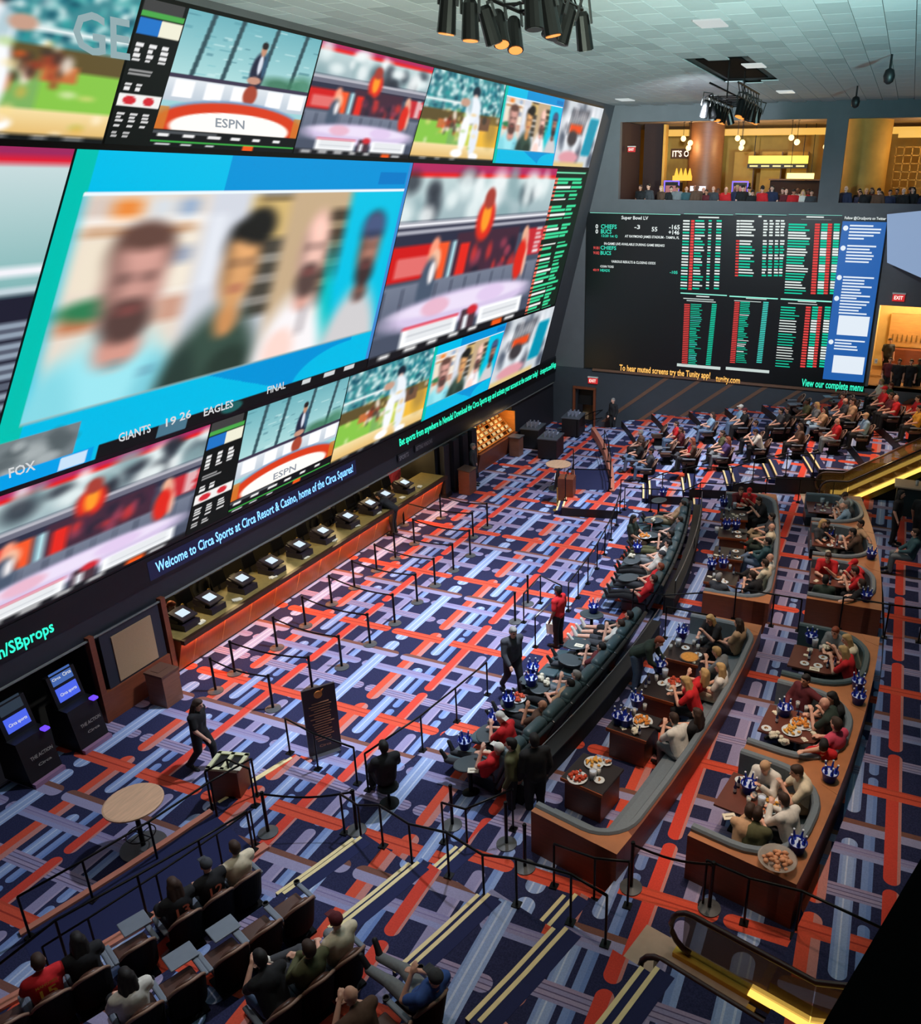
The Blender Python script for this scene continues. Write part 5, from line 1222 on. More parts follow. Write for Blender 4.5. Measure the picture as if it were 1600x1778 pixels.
def limbs(P, which, grow=0.0, sleeve='short', leg='long'):
    mb = MB(); g = grow
    if which in ('body', 'shirt'):
        ellip(mb, P['pelvis'], (.175+g, .13+g, .13+g)); mid = (P['pelvis']+P['chest'])/2
        capsule(mb, P['pelvis']+Vector((-.06, 0, 0)), P['chest']+Vector((-.075, 0, -.02)), .108+g, .115+g); capsule(mb, P['pelvis']+Vector((.06, 0, 0)), P['chest']+Vector((.075, 0, -.02)), .108+g, .115+g)
        ellip(mb, P['chest'], (.185+g, .13+g, .155+g))
        for k in (0, 1): capsule(mb, P['chest']+Vector((0, 0, .07)), P['sh'][k], .09+g, .07+g)
        capsule(mb, P['chest']+Vector((0, 0, .1)), P['neck'], .08+g*.6, .058+g*.5)
        for k in (0, 1):
            capsule(mb, P['sh'][k], P['el'][k] if (which == 'body' or sleeve == 'long') else P['sh'][k].lerp(P['el'][k], .72), .06+g, .047+g*(1.3 if sleeve == 'short' else 1))
            if which == 'body' or sleeve == 'long': capsule(mb, P['el'][k], P['wr'][k], .047+g, .032+g)
    if which == 'body':
        capsule(mb, P['neck']-Vector((0, 0, .04)), P['head']-Vector((0, 0, .05)), .056, .052)
        Rm = Matrix.Rotation(R(P['hp']), 3, 'X'); h = P['head']
        def H(x, y, z): return h+Rm @ Vector((x, y, z))
        ellip(mb, h, (.076, .094, .108), Rm); ellip(mb, H(0, .028, -.055), (.056, .062, .058), Rm); capsule(mb, H(0, .088, .008), H(0, .108, -.028), .009, .016)
        ellip(mb, H(0, .078, .03), (.05, .016, .012), Rm); ellip(mb, H(0, .084, -.062), (.026, .012, .012), Rm)
        for sx in (-1, 1): ellip(mb, H(sx*.079, -.008, -.006), (.012, .022, .034), Rm)
        for k in (0, 1):
            d = (P['wr'][k]-P['el'][k]).normalized(); s = d.cross(Vector((0, 0, 1)))
            if s.length < .2: s = d.cross(Vector((0, 1, 0)))
            s.normalize(); u = s.cross(d); sg = 1 if k else -1
            w = P['wr'][k]; ellip(mb, w+d*.05, (.03, .03, .03)); capsule(mb, w, w+d*.07, .026, .034)
            for i, (o_, L_) in enumerate(((-.033, .068), (-.011, .08), (.011, .075), (.033, .058))):
                a = w+d*.085+s*o_; b = a+d*(L_*.5)+s*o_*.12; c = b+d*(L_*.45)-u*.018*1.4
                capsule(mb, a, b, .0115, .0105, 6); capsule(mb, b, c, .0105, .009, 6)
            a = w+d*.03-s*sg*.028; b = a+d*.035-s*sg*.03-u*.01; capsule(mb, a, b, .014, .011, 6); capsule(mb, b, b+d*.03, .011, .009, 6)
    if which in ('body', 'pants'):
        if which == 'pants': ellip(mb, P['pelvis']-Vector((0, 0, .01)), (.165+g, .125+g, .115+g))
        for k in (0, 1):
            capsule(mb, P['hip'][k], P['kn'][k], .098+g, .068+g)
            if which == 'body' or leg == 'long': capsule(mb, P['kn'][k], P['an'][k], .06+g, .042+g*1.3); 
            if which == 'body': capsule(mb, P['an'][k], P['toe'][k], .042, .03)
            if which == 'body': capsule(mb, P['kn'][k], P['kn'][k].lerp(P['an'][k], .4), .06, .058)
    if which in ('shoe0', 'shoe1'):
        for k in (int(which[4]),):
            dn = (P['toe'][k]-P['an'][k]).normalized(); heel = P['an'][k]-dn*.05-Vector((0, 0, .03)) if P['an'][k].z < .2 else P['an'][k]-Vector((0, .03, 0))
            capsule(mb, heel, P['toe'][k]+dn*.06, .046, .04); capsule(mb, P['an'][k], P['an'][k]+dn*.08, .046, .044)
    return mb
PM = {}
def pmesh(pn, which, sleeve='', leg=''):
    key = (pn, which, sleeve, leg)
    if key in PM: return PM[key]
    P = POSES[pn]
    if which == 'body':
        me = remesh(limbs(P, 'body'), .0125, 'body', [SKIN, EYE, LIP], 2)
        Rm = Matrix.Rotation(R(P['hp']), 3, 'X'); h = P['head']; eyes = [h+Rm @ Vector((sx*.032, .082, .008)) for sx in (-1, 1)]; mouth = h+Rm @ Vector((0, .094, -.062))
        for p in me.polygons:
            c = p.center
            if min((c-e).length for e in eyes) < .0165: p.material_index = 1
            elif (c-mouth).length < .026 and abs((Rm.inverted() @ (c-h)).z+.062) < .01: p.material_index = 2
    elif which == 'shirt': me = remesh(limbs(P, 'shirt', .02, sleeve), .02, 'shirt', [CLOTH], 2)
    elif which == 'pants': me = remesh(limbs(P, 'pants', .018, leg=leg), .02, 'trousers' if leg == 'long' else 'shorts', [CLOTH], 2)
    else: me = remesh(limbs(P, which), .014, 'shoe', [SHOEM], 2)
    PM[key] = me
    return me
def hair_mesh(kind):
    if ('hair', kind) in PM: return PM[('hair', kind)]
    mb = MB()
    if kind in ('short', 'long'):
        ellip(mb, (0, -.02, .022), (.087, .1, .106)); ellip(mb, (0, .02, .075), (.07, .075, .045)); ellip(mb, (0, -.05, -.02), (.08, .06, .08))
        if kind == 'long':
            for x in (-.05, 0, .05): capsule(mb, (x, -.06, .0), (x*1.3, -.105, -.24), .055, .045)
            for sx in (-1, 1): capsule(mb, (sx*.075, -.02, .02), (sx*.1, -.03, -.17), .028, .03)
        me = remesh(mb, .014, 'hair', [HAIRM], 2)
    else:
        ellip(mb, (0, -.012, .036), (.09, .108, .092)); mb.add([(-.07, .07, .045), (.07, .07, .045), (.06, .17, .03), (-.06, .17, .03), (-.07, .07, .055), (.07, .07, .055), (.06, .17, .042), (-.06, .17, .042)], [(3, 2, 1, 0), (4, 5, 6, 7), (0, 1, 5, 4), (1, 2, 6, 5), (2, 3, 7, 6), (3, 0, 4, 7)]); ellip(mb, (0, -.02, .128), (.012, .012, .01))
        me = remesh(mb, .012, 'cap', [CLOTH], 1)
    PM[('hair', kind)] = me
    return me
SK = dict(l=(226, 172, 148), m=(198, 142, 114), d=(122, 80, 62), p=(236, 190, 170))
HC = dict(br=(58, 38, 28), bl=(196, 158, 104), bk=(22, 18, 18), gr=(140, 136, 132), rd=(140, 66, 40))
COLN = {}
def C(n):
    return dict(red=(206, 28, 36), maroon=(96, 30, 38), white=(222, 218, 210), cream=(226, 212, 184), black=(24, 24, 28), grey=(120, 124, 128), dgrey=(62, 64, 70), navy=(34, 42, 72), blue=(52, 88, 160), lblue=(140, 170, 196), green=(34, 84, 48), dgreen=(38, 52, 44), olive=(84, 84, 54), tan=(196, 156, 120), orange=(220, 110, 40), pink=(206, 70, 96), brown=(92, 66, 52), jeans=(92, 112, 140), khaki=(160, 140, 112), teal=(50, 84, 92), purple=(84, 60, 110), gold=(216, 150, 40))[n]
BULK = 1.06
def person(label, pos, yaw, pn, shirt, pants='black', hair='short', hc='br', skin='l', sleeve='short', leg='long', shoe='black', scale=1.0, grp=None, small=False, headpos=False, extra=None):
    """pos: ground point below the hips (or the head's place when headpos); yaw turns local +Y"""
    P = POSES[pn]; pos = Vector(pos)
    if headpos:
        h = P['head']*scale*BULK; c, s_ = math.cos(yaw), math.sin(yaw)
        pos = pos-Vector((c*h.x-s_*h.y, s_*h.x+c*h.y, 0)); pos.z = headpos[0]
    t = thing('person', label, 'person', pos, yaw, grp); t.scale = (scale*BULK,)*3
    o = obj('body', pmesh(pn, 'body'), t); o.color = S(*SK[skin])
    o = obj('shirt', pmesh(pn, 'shirt', sleeve), t); o.color = S(*C(shirt)); sh = o
    if not small or True:
        o = obj('trousers' if leg == 'long' else 'shorts', pmesh(pn, 'pants', '', leg), t); o.color = S(*C(pants))
    if not small:
        for w_ in ('shoe0', 'shoe1'): o = obj('shoe', pmesh(pn, w_), t); o.color = S(*C(shoe))
    if hair != 'bald':
        nm = 'hair' if hair in ('short', 'long') else 'cap'
        o = obj(nm, hair_mesh(hair if hair in ('short', 'long') else 'cap'), t)
        o.location = P['head']; o.rotation_euler = (R(P['hp']), 0, R(180) if hair == 'capback' else 0); o.color = S(*(HC[hc] if nm == 'hair' else C(hc)))
    return t
T1 = .34
def sitter(label, px, py, pn, shirt, turn=0.0, dz=0.0, row=None, clampr=True, **k):
    """seated person found by the pixel of the head; seat: height of the seat above the tier"""
    P = POSES[pn]; sc = k.get('scale', 1.0)*BULK; lift = dz
    hp, z = place(px, py, P['head'].z*sc+lift)
    if 'tier' in k:
        z = k.pop('tier'); hp = at(px, py, z+P['head'].z*sc+lift)
    r_, t_ = pol(hp); yaw = face(t_)+R(turn)
    if row is not None: return person(label, arc(ROWR[row], t_, tierz(ROWR[row], t_)), yaw, pn, shirt, **k)
    o = person(label, hp, yaw, pn, shirt, headpos=(z+lift,), **k)
    lim = {T1: (37.0, 37.45), .68: (40.15, 40.72), 1.02: (42.4, 43.4)}.get(round(z, 2)) if abs(turn) < 60 else {.68: (39.7, 40.6), 1.02: (42.3, 43.3)}.get(round(z, 2))
    if lim and clampr:
        r2, t2 = pol(o.location); r3 = min(max(r2, lim[0]), lim[1])
        iv = BT if round(z, 2) == 1.02 else ([(-12.95, -.85), (.85, 12.75)] if round(z, 2) == .68 else [])
        for a_, b_ in sorted(iv, key=lambda q: abs((q[0]+q[1])/2-t_)-(q[1]-q[0])/2)[:1]: t2 = min(max(t2, a_+.66), b_-.66)
        o.location = arc(r3, t2, z+lift)
    return o
def stander(label, px, py, pn, shirt, turn=0.0, z=None, **k):
    """standing person found by the pixel of the feet"""
    if z is None: p, z = place(px, py, 0)
    else: p = at(px, py, z)
    return person(label, p, face(pol(p)[1])+R(turn), pn, shirt, **k)
# ---- near recliners
T1 = .34
g = 'fans in the near recliners'
sitter('person in red jersey and pale grey cap at the near end of the recliners', 866, 1299, 'hands_up', 'red', tier=T1, hair='cap', hc='white', pants='dgrey', leg='long', grp=g)
sitter('person in red orange shirt and white cap leaning to a plate in the recliners', 897, 1256, 'lean', 'red', tier=T1, hair='capback', hc='white', pants='black', grp=g)
sitter('bald person in dark brown shirt holding a hand up in the recliners', 943, 1224, 'hands_up', 'brown', tier=T1, hair='bald', skin='m', pants='black', grp=g)
sitter('person in peach shirt stretching an arm along the recliners', 990, 1187, 'recline', 'tan', tier=T1, hc='bk', pants='black', grp=g)
sitter('person in light blue shirt with a hand on the head in the recliners', 1010, 1175, 'hands_up', 'lblue', tier=T1, hc='gr', skin='l', pants='grey', grp=g)
sitter('person in maroon shirt lying back with legs out by the empty tray tables', 1058, 1127, 'hands_up', 'maroon', tier=T1, hc='bk', pants='dgrey', grp=g)
sitter('person in white tee raising both hands in the recliners', 1094, 1087, 'hands_up', 'white', tier=T1, hc='br', leg='short', pants='dgrey', shoe='white', grp=g)
sitter('dark haired person in black at the middle aisle end of the near recliners', 1107, 1071, 'recline', 'black', tier=T1, hc='bk', leg='short', shoe='white', grp=g)
# ---- far recliners
g = 'fans in the far recliners'
for px, py, pn, c_, lb, kw in ((1143, 1006, 'recline', 'red', 'person in red shirt stretched out in the far recliner nearest the middle aisle', dict(pants='black')), (1153, 985, 'recline', 'red', 'person in red jersey with white number in the second far recliner', dict(pants='dgrey', hc='rd')),
    (1150, 962, 'recline', 'white', 'person in white shirt and dark cap in the far recliners', dict(hair='cap', hc='dgrey')), (1161, 944, 'recline', 'white', 'dark haired person in white tee in the far recliners', dict(pants='grey', hc='bk')), (1165, 927, 'hands_up', 'black', 'person in black with pale jeans in the far recliners', dict(pants='olive', hc='bk')),
    (1184, 903, 'recline', 'dgrey', 'person in charcoal shirt lying low in the far recliners', dict(pants='black', skin='p')), (1193, 876, 'recline', 'tan', 'person in tan shirt with an arm behind the head at the far recliner end', dict(pants='khaki', hc='br'))):
    sitter(lb, px, py, pn, c_, tier=T1, grp=g, **kw)
sitter('long haired person in dark clothes sitting on a stool facing the far recliners', 1101, 900, 'sit', 'dgreen', clampr=False, turn=165, tier=T1, hair='long', hc='bk', skin='m', pants='brown')
s = thing('bar_stool', 'low dark stool under the long haired person at the far recliners', 'stool', Vector(at(1101, 900, T1+1.25)[:2]).to_3d()+Vector((0, 0, T1)))
m = MB(); m.lathe([(.2, .38), (.22, .41), (.2, .44)], 18); m.build('seat', [DARKU], s); m = MB(); m.cyl((0, 0, .02), (0, 0, .38), .03); m.build('post', [BLACKM], s); m = MB(); m.lathe([(.18, 0), (.18, .02)], 16); m.build('foot', [BLACKM], s)
# ---- people standing
stander('person in dark suit jacket and dark trousers walking on the platform', 890, 1203, 'walk', 'dgrey', turn=150, z=T1, sleeve='long', hair='short', hc='gr', skin='l', pants='black', scale=1.05)
stander('server in red shirt and black trousers carrying a white bag', 970, 1122, 'stand', 'red', turn=-10, z=T1, hc='bk', skin='d', pants='black', scale=.98)
stander('person in black uniform standing by the square podium', 357, 1333, 'walk', 'black', turn=-150, z=0, hair='long', hc='br', pants='black', scale=.99)
stander('person in black leaning on the betting counter', 684, 928, 'bend', 'black', turn=0, z=0, sleeve='long', hc='bk', pants='black')
stander('person in black clothes from head to foot standing behind the near recliners', 930, 1424, 'stand', 'black', turn=-35, z=T1, sleeve='long', hc='bk', skin='m', scale=1.1)
stander('person in long olive jacket standing at the near end of the recliners', 893, 1420, 'stand', 'olive', turn=20, z=T1, sleeve='long', hc='bk', pants='black', scale=1.03)
stander('balding person in dark green jacket and jeans bending over the booth tables', 1107, 1197, 'bend', 'dgreen', turn=180, z=.68, sleeve='long', hc='rd', hair='short', pants='jeans', scale=1.0)
sitter('person in black sitting on a stool inside the platform corner, seen from behind', 666, 1296, 'sit', 'black', clampr=False, turn=-25, tier=T1, hair='short', hc='bk', skin='d', sleeve='long', scale=1.05)
s = thing('bar_stool', 'black stool under the seated person in the platform corner', 'stool', (at(666, 1296, T1+1.4).x+.02, at(666, 1296, T1+1.4).y, T1))
m = MB(); m.lathe([(.2, .40), (.22, .43), (.2, .46)], 18); m.build('seat', [DARKU], s); m = MB(); m.cyl((0, 0, .02), (0, 0, .40), .03); m.build('post', [BLACKM], s); m = MB(); m.lathe([(.2, 0), (.2, .02)], 16); m.build('foot', [BLACKM], s)
stander('person in black jacket standing by the dark exit door', 1064, 752, 'stand', 'black', turn=30, z=0, sleeve='long', hc='gr')
stander('dark figure standing among the columns past the counter', 823, 842, 'stand', 'dgrey', turn=180, z=0, sleeve='long', hc='gr')
s = thing('paper_bag', 'white paper bag in the left hand of the red shirted server', 'bag', at(957, 1092, .34+.55)-Vector((0, 0, .12)))
m = MB(); m.hull4([Vector((-.1, -.06, 0)), Vector((.1, -.06, 0)), Vector((.1, .06, 0)), Vector((-.1, .06, 0))], [Vector((-.12, -.07, .3)), Vector((.12, -.07, .3)), Vector((.12, .07, .3)), Vector((-.12, .07, .3))]); m.build('bag_body', [PAPER], s)
m = MB(); m.tube([(-.06, 0, .3), (-.05, 0, .4), (.05, 0, .4), (.06, 0, .3)], .008, 6); m.build('bag_handle', [PAPER], s)
# ---- counter staff
g = 'clerks behind the betting counter'
for y, lb, c_, hc_, tn in ((13.9, 'clerk leaning over the nearest betting terminal behind the counter', 'dgrey', 'rd', 20), (15.6, 'clerk in dark clothes behind the second betting terminal', 'black', 'br', 0), (20.6, 'clerk in black behind the middle of the betting counter', 'black', 'bk', 0), (21.6, 'clerk with fair hair behind the far half of the counter', 'black', 'bl', 10), (23.0, 'clerk with glasses behind the counter beside the leaning customer', 'black', 'br', 0), (25.6, 'clerk in coral shirt standing at the far end of the counter', 'pink', 'br', -20)):
    person(lb, (-17.15, y, 0), R(-90+tn), 'lean' if False else ('bend' if tn == 20 else 'stand'), c_, hc=hc_, pants='black', sleeve='long' if c_ != 'pink' else 'short', grp=g)
# ---- front booth row
g = 'guests of the front booth row'
Z2 = .68
for px, py, pn, c_, tn, kw, lb in ((1233, 1075, 'lean', 'black', -60, dict(hair='long', hc='bl'), 'fair haired person in black top resting the chin in the corner of the banquette'), (1283, 1082, 'sit', 'tan', 15, dict(hair='long', hc='br'), 'long haired person with a tan bag on the banquette corner'),
    (1273, 1138, 'lean', 'grey', 10, dict(hair='short', hc='bl'), 'fair haired person in grey top looking down on the banquette'), (1268, 1164, 'sit', 'white', 0, dict(hair='long', hc='bl', pants='cream'), 'fair haired person in white raising a hand on the banquette'),
    (1215, 1167, 'hands_up', 'red', 15, dict(hair='long', hc='bl', pants='olive'), 'long fair haired person in red straps holding up a phone'), (1191, 1183, 'lean', 'red', -10, dict(hair='long', hc='bl', skin='l'), 'long fair haired person in bright red shirt at the wings table'),
    (1211, 1239, 'cross', 'black', 10, dict(hair='long', hc='br'), 'long brown haired person in black beside the white tee on the banquette'), (1200, 1257, 'lean', 'white', 25, dict(hc='br', pants='grey'), 'brown haired person in white tee sitting on the near part of the banquette'),
    (1281, 846, 'lean', 'maroon', -110, dict(hc='br'), 'person in maroon shirt hunched at the far end table'), (1302, 853, 'lean', 'red', -80, dict(hair='cap', hc='red'), 'person in red cap and red shirt at the far end table'), (1318, 869, 'lean', 'black', -30, dict(hc='br'), 'dark dressed person bent over the far end table'),
    (1341, 897, 'cross', 'dgrey', 0, dict(hc='bk', pants='khaki'), 'person in charcoal sweater on the far banquette'), (1341, 915, 'cross', 'cream', 5, dict(hair='bald', pants='dgreen'), 'bald person in cream shirt on the far banquette'), (1334, 940, 'cross', 'teal', 10, dict(hc='bk', pants='jeans', sleeve='long'), 'person in dark teal jacket holding a drink on the far banquette'),
    (1341, 968, 'cross', 'white', 5, dict(hair='bald'), 'person in white shirt leaning back on the far banquette'), (1330, 978, 'sit', 'cream', 20, dict(hc='br', pants='black'), 'person in pale shirt with dark hair on the far banquette'), (1312, 999, 'lean', 'black', 30, dict(hc='br', pants='jeans'), 'person in black tee near the far banquette end panel'), (1244, 1009, 'cross', 'dgrey', 110, dict(hc='gr', pants='jeans', shoe='white'), 'grey haired person at the aisle end of the far banquette')):
    sitter(lb, px, py, pn, c_, turn=-tn, tier=Z2, grp=g, **kw)
# ---- rear booth row
g = 'guests of the rear booth row'
Z3 = 1.02
for px, py, pn, c_, tn, kw, lb in ((1339, 1313, 'lean', 'white', -85, dict(hair='capback', hc='tan', pants='dgrey', sleeve='long'), 'person in white jacket and tan cap at the nearest booth'), (1420, 1352, 'lean', 'cream', -30, dict(hc='br', pants='tan', scale=1.05), 'person in cream tee looking down at the nearest booth'), (1401, 1403, 'lean', 'white', 25, dict(hc='br', sleeve='long'), 'person in white button shirt at the nearest booth'),
    (1285, 1436, 'lean', 'tan', 85, dict(hc='br', sleeve='long'), 'person in tan shirt reading a menu with back to the near end panel'), (1304, 1433, 'lean', 'olive', 80, dict(hc='br', sleeve='short'), 'person in olive shirt beside the menu reader at the nearest booth'),
    (1400, 1178, 'spread', 'maroon', -60, dict(hc='bk', skin='m', pants='jeans', sleeve='long'), 'person in maroon shirt with an arm along the booth back'), (1447, 1211, 'lean', 'black', -40, dict(hair='long', hc='bk'), 'black haired person in black at the cluttered booth'), (1475, 1232, 'lean', 'dgreen', 5, dict(hair='bald', skin='l', scale=1.04), 'balding person in dark green tee at the cluttered booth'), (1464, 1260, 'spread', 'pink', 30, dict(hc='br', scale=1.1), 'broad person in rose tee with an arm over the booth back'), (1431, 1293, 'recline', 'red', 75, dict(hc='bk', pants='white', shoe='pink'), 'dark haired person in red jersey lying along the booth seat'),
    (1455, 1077, 'lean', 'grey', -70, dict(hc='rd'), 'person in light grey tee pouring a drink at the slate booth'), (1477, 1111, 'lean', 'cream', -20, dict(hair='long', hc='bl'), 'fair haired person behind the red top at the slate booth'), (1478, 1133, 'lean', 'red', 10, dict(hair='long', hc='bl'), 'fair haired person in bright red top at the slate booth'),
    (1439, 953, 'lean', 'red', -85, dict(hc='br', scale=1.06), 'broad person in red tee facing the camera past the middle aisle'), (1484, 978, 'lean', 'red', -40, dict(hair='cap', hc='red'), 'person in red cap and jersey at the booth past the middle aisle'), (1504, 994, 'lean', 'red', 5, dict(hc='br'), 'short haired person in red jersey at the booth past the middle aisle'), (1497, 1013, 'spread', 'black', 35, dict(hc='br'), 'person in black reaching over the booth end panel'), (1433, 1013, 'sit', 'dgreen', 85, dict(hc='bk', pants='white'), 'dark haired person in dark green with back to the end panel'),
    (1411, 906, 'sit', 'dgrey', -130, dict(hair='long', hc='bl', pants='cream', leg='long'), 'long fair haired person in pale trousers at the open end of a rear booth'), (1437, 909, 'lean', 'black', -90, dict(hc='bk'), 'dark clothed person hunched at the fifth rear booth'), (1495, 909, 'spread', 'tan', -20, dict(hc='bk', skin='m'), 'person in tan shirt with an outstretched arm at the fifth rear booth'), (1485, 924, 'lean', 'brown', 10, dict(hc='bk'), 'dark haired person in brown tee at the fifth rear booth'),
    (1475, 861, 'lean', 'white', -30, dict(hair='cap', hc='brown'), 'person in white jersey at the farthest booth'), (1464, 879, 'lean', 'lblue', 20, dict(hair='bald'), 'person in pale blue at the farthest booth'), (1482, 876, 'lean', 'dgrey', 5, dict(hc='gr'), 'person in grey shirt at the farthest booth')):
    sitter(lb, px, py, pn, c_, turn=-tn, tier=Z3, grp=g, **kw)
# ---- near theatre block
g = 'fans in the near theatre chairs'
JERS = []
jersey = sitter('person in red jersey with a yellow name in the first row at the lower left', 86, 1713, 'sit', 'red', row=0, tier=T1, hc='br', pants='lblue', grp=g)
for px, py, pn, c_, kw, lb, tz in ((170, 1697, 'sit', 'black', dict(hair='long', hc='bk', skin='m'), 'dark haired person in black in the first row beside the red jersey', T1), (340, 1583, 'sit', 'black', dict(hair='long', hc='br'), 'brown haired person in black jersey in the first row', T1), (401, 1546, 'sit', 'black', dict(hair='cap', hc='dgrey'), 'person in black jersey and grey cap in the first row', T1), (458, 1519, 'sit', 'cream', dict(hc='br', pants='dgrey'), 'person in cream tee in the first row beside the stairs', T1),
    (646, 1655, 'sit', 'cream', dict(hair='cap', hc='maroon', pants='grey'), 'person in cream tee and dark cap in the third row beside the stairs', 1.02), (588, 1700, 'cross', 'olive', dict(hc='br', pants='dgrey', shoe='white', sleeve='long'), 'person in olive shirt with legs crossed in the third row', 1.02), (511, 1731, 'lean', 'black', dict(hc='bk', pants='jeans', shoe='tan'), 'person in black looking at a bright phone in the third row', 1.02),
    (800, 1735, 'hands_up', 'blue', dict(hair='cap', hc='dgrey', pants='grey'), 'person in blue and white jersey and cap in the fourth row', 1.36), (262, 1768, 'sit', 'white', dict(hair='long', hc='bk'), 'person in white with headset hair at the bottom edge', .68), (645, 1764, 'lean', 'brown', dict(hair='bald', skin='l'), 'bald person in brown at the bottom edge of the fourth row', 1.36)):
    o_ = sitter(lb, px, py, pn, c_, row=round(tz/.34)-1, tier=tz, grp=g, **kw)
    if px in (340, 401): JERS.append(o_)
# lettering on the jersey backs
def jersey_text(t, lines, mm):
    P = POSES['sit']
    for txt, zz, h, w in lines:
        m = MB(); text_on(m, txt, (-w/2, -.235, zz), (1, 0, 0), (0, -.02, 1), h, w); m.build('jersey_lettering', [mm], t)
JY = mat('jersey_yellow', (236, 170, 60), .7); JW = mat('jersey_white', (230, 220, 210), .7)
jersey_text(jersey, (('MAHOMES', 1.0, .05, .26), ('15', .8, .16, .2)), JY)
jersey_text(JERS[0], (('13', .8, .18, .2),), mat('jersey_coral', (226, 120, 96), .7)); jersey_text(JERS[1], (('12', .8, .18, .2),), mat('jersey_coral', (226, 120, 96), .7))
# ---- far theatre block
g = 'fans in the far theatre chairs'
FARP = [(1112, 751, 'sit', 'brown', dict(hc='gr')), (1108, 769, 'cross', 'black', dict(hc='br', pants='jeans')), (1126, 783, 'cross', 'dgrey', dict(hc='bk', skin='m', pants='jeans')), (1174, 736, 'sit', 'red', dict(hc='br', pants='jeans')), (1182, 746, 'sit', 'maroon', dict(skin='m')), (1202, 765, 'sit', 'brown', dict(hair='long', hc='rd')), (1198, 779, 'cross', 'red', dict(hair='bald', skin='m', pants='dgrey')),
    (1233, 720, 'cross', 'lblue', dict(hair='long', hc='br', pants='jeans')), (1254, 752, 'sit', 'olive', dict(hc='br')), (1259, 763, 'cross', 'purple', dict(hair='long', hc='rd', pants='grey')), (1286, 707, 'sit', 'lblue', dict(hair='cap', hc='white', pants='jeans')), (1293, 713, 'sit', 'black', dict(hair='cap', hc='maroon', pants='black')), (1312, 735, 'sit', 'blue', dict(hc='br')), (1324, 750, 'lean', 'white', dict(hc='br', pants='black')),
    (1356, 713, 'sit', 'dgrey', dict(hc='bk')), (1367, 712, 'sit', 'black', dict(hc='br')), (1402, 697, 'sit', 'olive', dict(skin='d', hc='bk')), (1418, 703, 'sit', 'grey', dict(hair='long', hc='bl')), (1428, 711, 'cross', 'tan', dict(hair='long', hc='bk', pants='lblue')), (1389, 740, 'sit', 'brown', dict(hair='long', hc='br', pants='black')), (1454, 731, 'sit', 'red', dict(hair='bald', pants='grey')), (1457, 742, 'sit', 'red', dict(hc='br', pants='jeans')),
    (1468, 696, 'sit', 'dgrey', dict(hair='bald')), (1480, 701, 'sit', 'tan', dict(hc='br', scale=1.08)), (1504, 723, 'sit', 'lblue', dict(hair='cap', hc='tan')), (1520, 729, 'sit', 'cream', dict(hc='bl')), (1532, 737, 'cross', 'green', dict(hc='rd', pants='khaki')), (1533, 693, 'sit', 'red', dict(hair='cap', hc='red', scale=1.06)), (1545, 701, 'sit', 'maroon', dict(skin='m')), (1554, 705, 'sit', 'red', dict(hair='bald')), (1594, 692, 'sit', 'red', dict(hc='br')), (1596, 709, 'sit', 'gold', dict(hc='bk', skin='m'))]
seen = {}
for px, py, pn, c_, kw in FARP:
    P = POSES[pn]; hp, z = place(px, py, P['head'].z*BULK); r_, t_ = pol(hp)
    seen.setdefault(min(range(len(ROWR)), key=lambda i: abs(ROWR[i]-.1-r_)), []).append((t_, r_, pn, c_, kw))
used = {}
for row, lst in sorted(seen.items()):
    lst.sort(key=lambda q: q[0]); last = -99
    for k, (t_, r_, pn, c_, kw) in enumerate(lst):
        rho = r_; t_ = max(t_, 17.4); t_ = min(t_, math.degrees(math.asin(19.0/rho))); z = tierz(rho, t_)
        nm = dict(red='red', maroon='maroon', black='black', dgrey='charcoal', brown='brown', lblue='pale blue', olive='olive', purple='purple', blue='blue', white='white', grey='grey', tan='tan', cream='cream', green='green', gold='golden')[c_]
        person('person in %s top, %s row of the far block, %s from the stairs' % (nm, ORD[row], ORD[k]), arc(rho, t_, z), face(t_), pn, c_, grp=g, **kw)
        chair_at(rho, t_, 'theatre chair in use, %s row of the far block, %s from the stairs' % (ORD[row], ORD[k]), False, 'far block chairs')
        used.setdefault(row, []).append(t_)
for row in range(1, 7):
    k = 0
    for i in range(9):
        t_ = 18.2+i*1.04
        if t_ < math.degrees(math.asin(18.8/ROWR[row])) and (row > 4 or (row+i) % 4 == 0) and all(abs(t_-u) > .9 for u in used.get(row, [])):
            chair_at(ROWR[row], t_, 'empty theatre chair, %s row of the far block, %s empty one from the stairs' % (ORD[row], ORD[k]), i % 3 == 0, 'far block chairs'); k += 1
# ---- right edge
for px, py, c_, kw, lb, tn in ((1549, 985, 'black', dict(pants='black', hair='long', hc='bk'), 'server in black with a pale cloth beside the rear booths', 160), (1590, 990, 'black', dict(hc='bk', skin='m'), 'person in black with a chain necklace at the right edge', -120)):
    stander(lb, px, py-40, 'stand', c_, turn=tn, z=1.36, **kw)
sitter('person in teal jacket sitting at the right frame edge', 1590, 925, 'sit', 'teal', tier=1.36, hc='br', sleeve='long', pants='grey')
# ================================================================== mezzanine behind the far wall
AMBW = mat('amber_wall', (196, 150, 70), .7, var=.2, scale=2); BRNW = wood('brown_cladding', (110, 70, 44), .5)  # amber colour carries part of the warm glow upstairs
m = MB(); m.box((-3, 44.1, 9.95), (30, 8.5, .2)); struct(m.build('floor_mezzanine', [mat('mezz_floor', (60, 46, 40), .7)]))
m = MB(); m.box((-3, 44.0, 14.75), (30, 8.6, .2)); struct(m.build('ceiling_mezzanine', [mat('mezz_ceiling', (150, 130, 120), .8)]))
m = MB(); m.box((-3, 48.2, 12.4), (30, .2, 4.6)); struct(m.build('wall_mezzanine', [AMBW]))
m = MB(); m.box((-12.3, 43.6, 12.35), (1.1, .3, 4.6)); m.box((-13.2, 41.75, 12.4), (.2, 3.8, 4.4)); struct(m.build('wall_mezzanine_left', [mat('mezz_dark', (46, 26, 26), .8)]))
